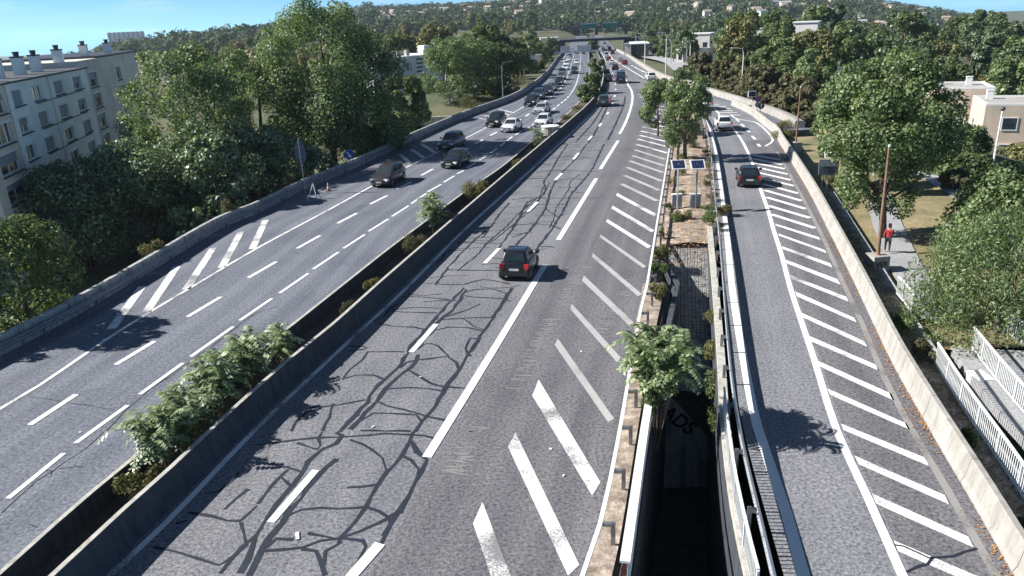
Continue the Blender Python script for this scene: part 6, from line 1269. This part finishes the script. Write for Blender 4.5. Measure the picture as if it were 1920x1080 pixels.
# signs at the head of the slip road
a, b, c = D['signs_far']
root = empty('matrix_sign', (a[0], a[1], -.6)); tag(root, 'dark matrix display on a post beside the head of the slip road', 'sign'); h = a[3] + .6
mb = MB(); mb.tube([(0, 0, 0), (0, 0, h - .3)], .09, 8); mb.build('post', M['white'], root, fix=False)
mb = MB(); mb.box((0, 0, h - .3), (1.1, .16, .8)); mb.build('display_frame', M['white'], root, fix=False)
mb = MB(); mb.box((0, -.09, h - .3), (.95, .03, .66)); mb.build('display', M['panel'], root, fix=False)
mb = MB(); mb.box((-.25, .1, 1.0), (.4, .4, .9)); mb.build('cabinet', M['dark'], root, fix=False)
root = empty('road_sign', (b[0] + .25, b[1], -.6)); tag(root, 'post with two round signs stacked beside the matrix display', 'road sign'); h = b[3] + .6
mb = MB(); mb.tube([(0, 0, 0), (0, 0, h)], .05, 8); mb.build('post', M['steel_d'], root, fix=False)
disc(MB(), 0, -.08, h - .3, .40).build('plate', M['red'], root, fix=False); disc(MB(), 0, -.085, h - .3, .27, .004).build('centre', M['blue_sign'], root, fix=False)
disc(MB(), 0, -.08, h - 1.05, .38).build('plate', M['steel_d'], root, fix=False)
root = empty('road_sign', (c[0], c[1], -.6)); tag(root, 'single round dark sign with a pale arrow nearest the head of the white barrier', 'road sign'); h = c[3] + .6 + .2
mb = MB(); mb.tube([(0, 0, 0), (0, 0, h)], .05, 8); mb.build('post', M['steel_d'], root, fix=False)
disc(MB(), 0, -.08, h - .35, .45).build('plate', M['graff'], root, fix=False)
mb = MB(); mb.box((0, -.09, h - .35), (.12, .012, .6)); mb.box((0, -.095, h - .25), (.5, .012, .1)); mb.build('arrow', M['white'], root, fix=False)
# litter
q = D['litter'][0]; mb = MB(); mb.box((q[0], q[1], .03), (.10, .34, .02), .3); tag(mb.build('litter_card', M['white']), 'flat white scrap with a dark oval lying on the main carriageway', 'litter')
for i, q in enumerate(D['litter'][1:]):
    mb = MB(); mb.box((q[0], q[1], .03), (.10, .06, .03), i); tag(mb.build('litter_scrap', M['white']), 'tiny white scrap of litter lying on the asphalt', 'litter', 'tiny litter scraps')
x, z = med_c(91, .5); root = empty('concrete_ring', (x, 91, z + .3)); tag(root, 'pale concrete ring standing on the median in the bend', 'concrete ring')
mb = MB(); mb.tube([(0, 0, 0), (0, 0, 1.0)], [1.0, 1.0], 20); mb.build('wall', M['cap'], root, smooth=False, fix=False); mb = MB(); mb.tube([(0, 0, 1.0), (0, 0, 1.1)], [1.1, 1.1], 20); mb.build('lid', M['white'], root, fix=False)
# street lamps
def lamp(label, x, y, z0, z1, side, mat='steel', grp='tall thin street lamps along the distant motorway'):
    root = empty('street_lamp', (x, y, z0)); tag(root, label, 'street lamp', grp); h = z1 - z0; k = max(1, y / 160)
    mb = MB(); mb.tube([(0, 0, -.3), (0, 0, h * .9), (side * .25, 0, h)], [.11 * k, .07 * k, .05 * k], 8); mb.build('pole', M[mat], root, fix=False)
    mb = MB(); mb.tube([(side * .25, 0, h), (side * 1.5, 0, h + .18)], .04 * k, 6); mb.build('arm', M[mat], root, fix=False)
    mb = MB(); mb.box((side * 1.75, 0, h + .17), (.7, .26, .12)); mb.build('lamp_head', M[mat], root, fix=False)
LL = ['tall white street lamp behind the pale barrier, in front of the dry shrubs'] + [None] * 12
for i, q in enumerate(D['lamps']):
    r_ = q[0] > 36
    lamp(LL[i] or (('second', 'third', 'fourth', 'first', 'second', 'third', 'fourth', 'fifth', 'seventh', 'eighth', 'fifth', 'sixth')[i - 1] + (' thin street lamp from the front on the right of the distant motorway' if r_ else ' thin street lamp from the front on the left of the distant motorway')), q[0] + (1.6 if i == 0 else 0), q[1], hgt(q[0], q[1]) if i else -.6, q[3], -1 if r_ else 1, 'white' if i < 4 else 'steel', grp='distant street lamps right' if r_ else 'distant street lamps left')
q = D['lamp_left']; lamp('grey street lamp behind the grey wall below the sparse greyish poplar', xl(q[1]) - 1.5, q[1], -2, q[3], 1, 'steel_d')
def park_lamp(label, x, y, z0, z1, ball):
    root = empty('park_lamp', (x, y, z0)); tag(root, label, 'street lamp'); h = z1 - z0
    mb = MB(); mb.tube([(0, 0, -.2), (0, 0, h)], [.11, .07], 8); mb.build('pole', M['white'], root, fix=False)
    mb = MB()
    if ball: mb.tube([(0, 0, h), (0, 0, h + .15), (0, 0, h + .35)], [.1, .24, .16], 10)
    else: mb.box((0, 0, h), (.9, .3, .14))
    mb.build('lamp_head', M['dark'] if ball else M['white'], root, fix=False)
park_lamp('flat headed white lamp post before the small round tree by the beige houses', 42.2, 70.0, -2.2, 4.4, 0)
park_lamp('white lamp post with a dark ball head in front of the nearest beige house', 46.2, 70.0, -2.8, 3.8, 1)

# ---------------------------------------------------------------- pedestrian on the footpath
def skin_body(name, verts, edges, radii, mat, parent):
    me = bpy.data.meshes.new(name); me.from_pydata(verts, edges, []); me.materials.append(mat)
    o = bpy.data.objects.new(name, me); COL.objects.link(o)
    o.modifiers.new('skin', 'SKIN'); sv = me.skin_vertices[0].data
    for i, r_ in enumerate(radii): sv[i].radius = (r_, r_)
    sv[0].use_root = True
    s = o.modifiers.new('sub', 'SUBSURF'); s.levels = s.render_levels = 2
    dg = bpy.context.evaluated_depsgraph_get(); m2_ = bpy.data.meshes.new_from_object(o.evaluated_get(dg)); bpy.data.objects.remove(o)
    m2_.polygons.foreach_set('use_smooth', [True] * len(m2_.polygons))
    r = bpy.data.objects.new(name, m2_); COL.objects.link(r); r.parent = parent
    return r
q = D['ped']; ped = empty('person', (q[0], q[1], -.70), R(65)); tag(ped, 'person in a red top and dark trousers walking along the footpath', 'person')
J = dict(pel=(0, 0, .95), sp=(.02, 0, 1.15), ch=(.04, 0, 1.36), nk=(.05, 0, 1.50), hd=(.07, 0, 1.62), ht=(.07, 0, 1.74), ls=(.04, .18, 1.42), le=(-.06, .25, 1.16), lw=(.08, .25, .94), lh=(.13, .24, .86), rs=(.04, -.18, 1.42), re=(.02, -.27, 1.15), rw=(.22, -.24, 1.02), rh=(.29, -.23, .98), lp=(0, .10, .90), lk=(.16, .11, .52), la=(.10, .11, .10), lt=(.30, .12, .05), rp=(0, -.10, .90), rk=(-.02, -.11, .50), ra=(-.26, -.11, .16), rt=(-.12, -.12, .05))
nm = list(J); ed = [('pel', 'sp'), ('sp', 'ch'), ('ch', 'nk'), ('nk', 'hd'), ('hd', 'ht'), ('ch', 'ls'), ('ls', 'le'), ('le', 'lw'), ('lw', 'lh'), ('ch', 'rs'), ('rs', 're'), ('re', 'rw'), ('rw', 'rh'), ('pel', 'lp'), ('lp', 'lk'), ('lk', 'la'), ('la', 'lt'), ('pel', 'rp'), ('rp', 'rk'), ('rk', 'ra'), ('ra', 'rt')]
rd = dict(pel=.14, sp=.13, ch=.15, nk=.055, hd=.10, ht=.07, ls=.06, le=.045, lw=.035, lh=.04, rs=.06, re=.045, rw=.035, rh=.04, lp=.09, lk=.06, la=.04, lt=.035, rp=.09, rk=.06, ra=.04, rt=.035)
skin_body('body', [J[k] for k in nm], [(nm.index(a), nm.index(b)) for a, b in ed], [rd[k] * .95 for k in nm], M['skin'], ped)
def garment(name, keys, eds, mat, k=1.14):
    skin_body(name, [J[i] for i in keys], [(keys.index(a), keys.index(b)) for a, b in eds], [rd[i] * k for i in keys], mat, ped)
garment('shirt', ['sp', 'ch', 'pel', 'ls', 'le', 'rs', 're'], [('pel', 'sp'), ('sp', 'ch'), ('ch', 'ls'), ('ls', 'le'), ('ch', 'rs'), ('rs', 're')], M['shirt'], 1.2)
garment('trousers', ['pel', 'lp', 'lk', 'la', 'rp', 'rk', 'ra'], [('pel', 'lp'), ('lp', 'lk'), ('lk', 'la'), ('pel', 'rp'), ('rp', 'rk'), ('rk', 'ra')], M['trousers'], 1.22)
skin_body('hair', [(.05, 0, 1.70), (.03, 0, 1.78), (.0, 0, 1.64)], [(0, 1), (0, 2)], [.10, .06, .08], M['hair'], ped)

# ---------------------------------------------------------------- overpass, gantries, far buildings along the motorway
ov = empty('overpass', (46, 400, -5)); tag(ov, 'dark grey road bridge crossing the distant motorway', 'bridge')
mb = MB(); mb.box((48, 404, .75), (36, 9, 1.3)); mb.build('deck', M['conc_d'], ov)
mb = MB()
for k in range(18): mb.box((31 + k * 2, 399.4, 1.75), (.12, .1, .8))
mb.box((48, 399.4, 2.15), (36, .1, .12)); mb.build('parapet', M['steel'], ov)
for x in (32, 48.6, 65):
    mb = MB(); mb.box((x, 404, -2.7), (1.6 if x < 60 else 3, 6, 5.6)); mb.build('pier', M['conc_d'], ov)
mb = MB(); mb.box((25, 406, -2), (12, 14, 6)); mb.build('abutment', M['conc_d'], ov)
mb = MB(); mb.box((71, 406, -2), (9, 14, 6)); mb.build('abutment', M['conc_d'], ov)
gr = empty('sign_gantry', (26, 330, -4)); tag(gr, 'grey sign gantry with the pale backs of two boards over the oncoming carriageway', 'sign gantry')
zg = 14 - (94 - 24) / 1490 * 345
mb = MB(); mb.box((27, 345, zg), (36, .5, .5)); mb.build('beam', M['steel'], gr)
for x in (9, 45):
    mb = MB(); mb.box((x, 345, (zg - 4.6) / 2), (.5, .5, zg + 4.6)); mb.build('leg', M['steel'], gr)
for x, w_ in ((28.3, 4.2), (36.4, 6.4)):
    mb = MB(); mb.box((x, 345.4, zg + 1.3), (w_, .15, 2.9)); bp = mb.build('board', M['white'], gr)
    for k in range(int(w_ / .55)):
        mb = MB(); mb.box((x - w_ / 2 + .3 + k * .55, 345.27, zg + 1.3), (.10, .1, 2.8)); mb.build('rib', M['box_g'], bp)
for i, (x, y, z, w_, lab) in enumerate(((62, 560, 5.0, 12, 'left one of two green direction boards beyond the overpass'), (78, 560, 5.0, 12, 'right one of two green direction boards beyond the overpass'))):
    root = empty('direction_board', (x, y, -5)); tag(root, lab, 'sign')
    mb = MB(); mb.box((x, y, z), (w_, .3, 4)); mb.build('board', M['teal'], root)
    mb = MB(); mb.box((x, y - .2, z + 1.4), (w_ * .9, .05, .4)); mb.build('stripe', M['white'], root)
    for s_ in (-.4, .4):
        mb = MB(); mb.box((x + s_ * w_, y + .3, -.9), (.4, .4, 8.2)); mb.build('post', M['steel'], root)
ov2 = empty('overpass', (80, 690, -5)); tag(ov2, 'furthest bridge across the motorway, a thin dark line below the hillside', 'bridge')
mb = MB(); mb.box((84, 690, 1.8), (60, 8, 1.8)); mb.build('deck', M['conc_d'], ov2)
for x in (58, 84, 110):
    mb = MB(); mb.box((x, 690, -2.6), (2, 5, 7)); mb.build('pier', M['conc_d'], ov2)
def hall(label, x, y, w_, d_, h, rz, mat='housew', roof='white', z=None, name='warehouse', wins=0):
    z = hgt(x, y) if z is None else z
    root = empty(name, (x, y, z), rz); tag(root, label, 'building')
    mb = MB(); mb.box((0, 0, h / 2 - 1), (w_, d_, h + 2)); mb.build('wall', M[mat], root, fix=False)
    mb = MB(); mb.box((0, 0, h + .15), (w_ + .5, d_ + .5, .3)); mb.build('roof', M[roof], root, fix=False)
    for k in range(wins):
        mb = MB(); mb.box((-w_ / 2 + (k + .5) * w_ / wins, -d_ / 2 - .02, h * .55), (w_ / wins * .45, .1, h * .35)); mb.build('window', M['glass'], root, fix=False)
    return root
hall('white box shaped building behind the round dark tree right of the motorway', 66, 262, 9, 9, 9, R(-25), wins=3)
hall('long white low building above the yellowish trees right of the motorway', 94, 300, 18, 9, 10, R(-20), wins=6)
hall('low white building with windows in front of the white box shaped building', 59, 240, 9, 6, 4.5, R(-25), wins=4)
hall('white roofed shed beside the left end of the distant gantry', 13, 322, 13, 10, 5, R(6), 'conc', wins=2)
hall('pale low building at the left of the distant gantry behind reddish shrubs', 4, 255, 16, 9, 4.6, R(10), 'housew', wins=3)
hall('small white hall left of the overpass', 27, 440, 10, 8, 6, 0, 'housew', wins=2)
hall('white concrete portal over the side road right of the motorway', 62, 335, 18, 6, 5.5, R(-12), 'housew', 'conc', wins=0, name='portal')
hall('dark glazed pavilion with a white slanted roof beside the side road', 56, 318, 7, 22, 6, R(-8), 'glass', 'white', name='pavilion')
hall('white cubic house with flat roofs among the trees at the right', 81, 208, 6, 6, 12, R(-28), 'housew', wins=3, name='house')
hall('grey white villa among the trees left of the white cubic house', 73, 222, 6, 5, 10.5, R(-28), 'housew', wins=4, name='house')
# side road with a palisade fence, and the pink awning
mb = MB(); ribbon(mb, spline([(40.2, 150, -.35), (44.5, 180, -.75), (50, 215, -1.4), (55, 250, -2.2), (58, 300, -3.4), (60, 335, -4.2)], 3), 7, .25); tag(mb.build('side_road', M['path']), kind='structure')
fp = spline([(46.2, 162, -.6), (50.8, 190, -1.2), (57, 225, -2.0), (61, 262, -2.8)], 2); Sf = arclen(fp)
pf = empty('palisade_fence', fp[0]); tag(pf, 'tall grey green palisade fence along the side road right of the motorway', 'fence')
mb = MB(); mb.sweep([(-.03, 2.0), (-.03, 2.1), (.03, 2.1), (.03, 2.0)], fp); mb.build('rail', M['steel_d'], pf)
d = 0; src = None
while d < Sf[-1]:
    p = at_len(fp, Sf, d) - Vector(pf.location)
    if src is None: mb = MB(); mb.box((0, 0, 1.2), (.35, .06, 2.6)); src = mb.build('pale', M['steel_d'], pf, fix=False); t = src
    else: t = src.copy(); COL.objects.link(t)
    t.location = p; d += .9
root = empty('market_tent', (63.5, 218, -2.2)); tag(root, 'pink domed tent behind the palisade fence', 'tent')
mb = MB()
for k in range(8):
    a0, a1 = 2 * math.pi * k / 8, 2 * math.pi * (k + 1) / 8; f = lambda a, r_, z: (r_ * math.cos(a), r_ * math.sin(a), z)
    mb.poly([f(a0, 2.6, 1.6), f(a1, 2.6, 1.6), f(a1, 2.0, 3.0), f(a0, 2.0, 3.0)]); mb.poly([f(a0, 2.0, 3.0), f(a1, 2.0, 3.0), f(a1, .2, 3.9), f(a0, .2, 3.9)]); mb.poly([f(a0, 2.6, 0), f(a1, 2.6, 0), f(a1, 2.6, 1.6), f(a0, 2.6, 1.6)])
mb.build('canopy', M['pink'], root, fix=False)
# pale green lattice crane arm among the trees at the right border
root = empty('lattice_mast', (108, 134, -9)); tag(root, 'pale green lattice crane arm sticking out of the trees at the right border', 'crane')
mb = MB(); a, b = Vector((98.5, 150, 4.2)), Vector((112, 132, 3.4))
mb.tube([a, b], .12, 6); mb.tube([a + Vector((0, 0, -.2)), b + Vector((0, 0, -1.6))], .09, 6)
for k in range(9):
    t = k / 9; mb.tube([a.lerp(b, t), a.lerp(b, t + .08) + Vector((0, 0, -.2 - 1.4 * t))], .05, 5)
mb.build('arm', M['teal'] if 0 else M['box_g'], root)
mb = MB()
for s_ in (-.6, .6): mb.tube([(109 + s_, 136, -9), (109 + s_, 136, 3.2)], .10, 6)
for k in range(8): mb.tube([(108.4, 136, -8 + k * 1.4), (109.6, 136, -6.6 + k * 1.4)], .06, 5)
mb.build('tower', M['box_g'], root)

# ---------------------------------------------------------------- woods: single trees in the middle distance
VAR = []
def variant(seed, mat, h, r, h0, n, size, shape, k=22, cr=.34):
    root = empty('woodland_tree', (0, 0, -500)); tree_parts(root, h, r, h0, seed, mat, n, size, k=k, shape=shape, cr=cr, limbs=5); VAR.append(root); return root
for i, (mat, h, r, h0, sh) in enumerate((('plane', 13, 5.5, 3, 'oval'), ('mixed', 14, 5.5, 3, 'oval'), ('mixed', 12, 5, 2, 'dome'), ('dark', 15, 4.6, 2, 'oval'), ('willow', 13, 5.2, 2.5, 'dome'), ('plane', 11, 5.2, 2, 'dome'), ('brown', 6, 3.6, .5, 'dome'), ('dark', 16, 3.8, 1, 'cone'))):
    variant(200 + i, mat, h, r, h0, 3600, .34, sh)
TL = {'L': 'rounded tree in the wood beyond the poplars left of the motorway', 'R': 'rounded tree in the wood right of the motorway below the hillside', 'S': 'dry brownish shrub in the belt behind the pale barrier of the exit road', 'F': 'roadside tree lining the distant motorway'}
GRP = {'L': 'wood left of the motorway', 'R': 'wood right of the motorway', 'S': 'shrub belt behind the exit road', 'F': 'trees along the distant motorway'}
used = set()
LOOK = ['yellowish plane tree', 'green rounded tree', 'green domed tree', 'dark tall tree', 'light green domed tree', 'yellowish domed tree', 'dry brownish shrub', 'dark pointed conifer']
def put(v, x, y, s, key, dz=0):
    src = VAR[v]
    o = src if v not in used else copy_tree(src); used.add(v)
    o.location = (x, y, hgt(x, y) - .3 + dz); o.scale = (s * random.uniform(.9, 1.1), s * random.uniform(.9, 1.1), s * random.uniform(.9, 1.12)); o.rotation_euler = (0, 0, random.uniform(0, 6.28))
    look = LOOK[v]
    d2 = math.hypot(x, y); px_ = x / max(y, 1)
    if key == 'R': lab = look + ' in the ' + ('nearest' if d2 < 190 else 'middle' if d2 < 330 else 'furthest') + ' rows of the wood ' + ('close to the motorway' if px_ < .36 else 'behind the beige houses' if px_ < .58 else 'at the right border')
    elif key == 'L': lab = look + ' in the ' + ('front' if d2 < 280 else 'middle' if d2 < 420 else 'back') + ' of the wood ' + ('behind the tallest poplar' if px_ < -.2 else 'behind the second apartment block' if px_ < -.06 else 'beside the distant carriageway')
    elif key == 'S': lab = look + ' in the ' + ('near' if y < 122 else 'middle' if y < 148 else 'far') + ' part of the belt behind the exit road barrier'
    else: lab = look + ' on the ' + ('left' if x < xl(y) else 'right') + ' roadside of the distant motorway, ' + ('before' if y < 330 else 'near') + ' the ' + ('gantry' if y < 330 else 'overpass')
    tag(o, lab, 'shrub' if key == 'S' else 'tree', lab)
    return o
g = random.Random(77)
def pos(px, d_):
    a = (px - 960) / 1400; return a * d_ * .945 + 0.0, d_
# belt of shrubs behind the exit road
for k in range(26):
    y = 96 + k * 3.2 + g.uniform(-1, 1); put(6, xr(y) + (5.5 if y < 116 else 3.4) + g.uniform(0, 3), y, g.uniform(.55, .95), 'S')
for k in range(16):
    y = 100 + k * 5 + g.uniform(-1, 1); put(g.choice((6, 4, 2)), xr(y) + 9 + g.uniform(0, 4), y, g.uniform(.5, .85), 'S')
# right wood
for d_, n0, lo in ((118, 8, 38), (132, 9, 40), (150, 10, 46), (172, 11, 50), (198, 12, 58), (228, 13, 72), (262, 14, 96), (300, 15, 100), (345, 17, 96), (395, 18, 100), (450, 20, 98), (515, 22, 108), (590, 24, 118), (670, 26, 128)):
    hi_ = d_ * .78
    for k in range(n0):
        x = lo + (hi_ - lo) * (k + g.uniform(.1, .9)) / n0; y = d_ + g.uniform(-8, 8)
        if y < 128 and 40 < x < 80: continue
        put(g.choice((0, 1, 2, 3, 4, 1, 7, 1)), x, y, g.uniform(.75, 1.15) * (.9 if d_ < 180 else 1.05), 'R')
# left wood (plane trees) and roadside
for d_, n0 in ((205, 7), (235, 9), (270, 10), (310, 11), (355, 12), (410, 13), (480, 14), (560, 15), (650, 16)):
    for k in range(n0):
        x0_, x1_ = -d_ * .41, (xl(d_) - 10 if d_ < 420 else 14 + d_ * .02)
        x = x0_ + (x1_ - x0_) * (k + g.uniform(.1, .9)) / n0; y = d_ + g.uniform(-9, 9)
        put(g.choice((0, 5, 0, 5, 1, 2)), x, y, g.uniform(.8, 1.15), 'L')
for k in range(22):
    y = 176 + k * 11 + g.uniform(-3, 3); put(g.choice((2, 6, 4, 1)), xl(y) - g.uniform(3.5, 9), y, g.uniform(.5, .8), 'F')
for k in range(14):
    y = 235 + k * 14 + g.uniform(-4, 4); put(g.choice((2, 4, 1)), xr(y) + g.uniform(6, 16), y, g.uniform(.5, .8), 'F')
put(3, 56.5, 236, .8, 'R')['label'] = 'round dark tree standing alone before the white box shaped building'

# ---------------------------------------------------------------- hillsides: woods as one mass, houses one by one
def far_wood(name, pts, size, n, leaf, label, seed):
    g_ = np.random.default_rng(seed); VV_, QQ = [], []; off_ = 0
    for (x, y, z, s_) in pts:
        cen = [(0, 0, .5)] + [(g_.uniform(-.5, .5), g_.uniform(-.5, .5), g_.uniform(.35, .9)) for _ in range(4)]
        V, Q = leaves(cen, [(.52, .52, .5)] + [(.36, .36, .32)] * 4, n, leaf / size, int(g_.integers(1e9)), shell=.75)
        V = V * size * s_; V = V + np.array([x, y, z]); VV_.append(V); QQ.append(Q + off_); off_ += len(V)
    o = np_mesh(name, np.concatenate(VV_), np.concatenate(QQ), FOL['far']); tag(o, label, 'wood', kind='stuff'); return o
gh = random.Random(5); pts = []; hp = []
for _ in range(3600):
    az = gh.uniform(-12, 38); d_ = 690 + 830 * gh.random() ** .85
    x, y = d_ * math.sin(R(az)), d_ * math.cos(R(az)); pts.append((x, y, hgt(x, y) - 2, gh.uniform(.6, 1.3)))
for k in range(290):
    az = gh.uniform(-11, 37); d_ = gh.uniform(840, 1480); x, y = d_ * math.sin(R(az)), d_ * math.cos(R(az)); hp.append((x, y, gh.random()))
pts = [p for p in pts if not any(abs(p[0] - h_[0] * p[1] / h_[1]) < 9 and 0 < h_[1] - p[1] < 45 for h_ in hp[:170])]
far_wood('hillside_wood', pts, 11, 120, 1.3, 'dark green woods covering the hillside behind the motorway', 9)
pts = []
for _ in range(1700):
    az = gh.uniform(-40, -9); d_ = 720 + 1900 * gh.random() ** .9
    x, y = d_ * math.sin(R(az)), d_ * math.cos(R(az)); pts.append((x, y, hgt(x, y) - 2, gh.uniform(.7, 1.3)))
far_wood('ridge_wood', pts, 17, 110, 2.1, 'bluish woods on the far ridge at the left', 10)
HS = {}
def house(mat, roof, w_, d_, h):
    root = empty('hillside_house', (0, 0, 0))
    mb = MB(); mb.box((0, 0, h / 2 - 1.5), (w_, d_, h + 3)); mb.build('wall', M[mat], root, fix=False)
    mb = MB(); z0, z1 = h - .05, h + d_ * .26; a, b = w_ / 2 + .4, d_ / 2 + .4
    P_ = [(-a, -b, z0), (a, -b, z0), (a, b, z0), (-a, b, z0), (-a, 0, z1), (a, 0, z1)]
    mb.v += P_; mb.f += [(0, 1, 5, 4), (2, 3, 4, 5), (0, 4, 3), (1, 2, 5), (3, 2, 1, 0)]
    mb.build('roof', M[roof], root, fix=False); return root
for k, a in enumerate((('housew', 'tile', 12, 9, 6.5), ('housec', 'tile', 14, 9, 7), ('housew', 'conc', 16, 10, 8), ('housew', 'tile', 9, 8, 6), ('housec', 'tile', 11, 10, 9))): HS[k] = house(*a)
usedh = set()
for i, (x, y, q_) in enumerate(hp):
    k = i % 5; o = HS[k] if k not in usedh else copy_tree(HS[k]); usedh.add(k)
    o.location = (x, y, hgt(x, y) + 2); o.rotation_euler = (0, 0, gh.uniform(-.9, .9)); s_ = gh.uniform(.5, .85); o.scale = (s_, s_, s_)
    az = math.degrees(math.atan2(x, y)); dd = math.hypot(x, y)
    lab = ('white house with a tiled roof', 'cream house with a tiled roof', 'large white house with a grey roof', 'small white house with a tiled roof', 'tall cream house with a tiled roof')[k] + ' on the ' + ('lower' if dd < 1020 else 'middle' if dd < 1250 else 'upper') + ' hillside ' + ('left of the motorway' if az < 2 else 'above the overpass' if az < 9 else 'above the right wood' if az < 22 else 'at the right border')
    tag(o, lab, 'house', lab)
# tower blocks on the far ridge at the left
def tower(label, px, d_, w_, h, ribs, zoff=0):
    a = math.atan((px - 960) / 1400 * .945); x, y = d_ * math.sin(a), d_ * math.cos(a)
    root = empty('tower_block', (x, y, hgt(x, y) + 2), -a); tag(root, label, 'building', 'blocks on the far ridge')
    mb = MB(); mb.box((0, 0, h / 2), (w_, 16, h)); mb.build('wall', M['housew'], root, fix=False)
    for k in range(ribs):
        mb = MB(); mb.box((-w_ / 2 + (k + .5) * w_ / ribs, -8.2, h / 2), (w_ / ribs * .45, 1.6, h + 1)); mb.build('stair_tower', M['conc'], root, fix=False)
    return root
tower('long ribbed tower block on the far ridge above the apartment block roof', 262, 2050, 78, 50, 8)
tower('low long block on the far ridge right of the ribbed tower block', 300, 2250, 70, 16, 6)
tower('slim dark tower on the far ridge', 328, 2250, 13, 38, 1)
tower('pale block right of the slim dark tower on the far ridge', 349, 2300, 34, 27, 4)
tower('second pale block right of the slim dark tower on the far ridge', 379, 2350, 40, 24, 4)
tower('third pale block, small, right of the slim dark tower on the far ridge', 400, 2350, 22, 20, 3)

# ---------------------------------------------------------------- summer haze over the valley
mt = bpy.data.materials.new('summer_haze'); mt.use_nodes = True; nt = mt.node_tree; nt.nodes.clear()
pv = nt.nodes.new('ShaderNodeVolumePrincipled'); pv.inputs['Color'].default_value = (.72, .84, 1.0, 1); pv.inputs['Density'].default_value = .00010; pv.inputs['Anisotropy'].default_value = .3
ou = nt.nodes.new('ShaderNodeOutputMaterial'); nt.links.new(pv.outputs[0], ou.inputs['Volume'])
mb = MB(); mb.box((0, 1600, 15), (5200, 3600, 152)); tag(mb.build('haze', mt), 'thin bluish summer haze over the valley', 'haze', kind='stuff')
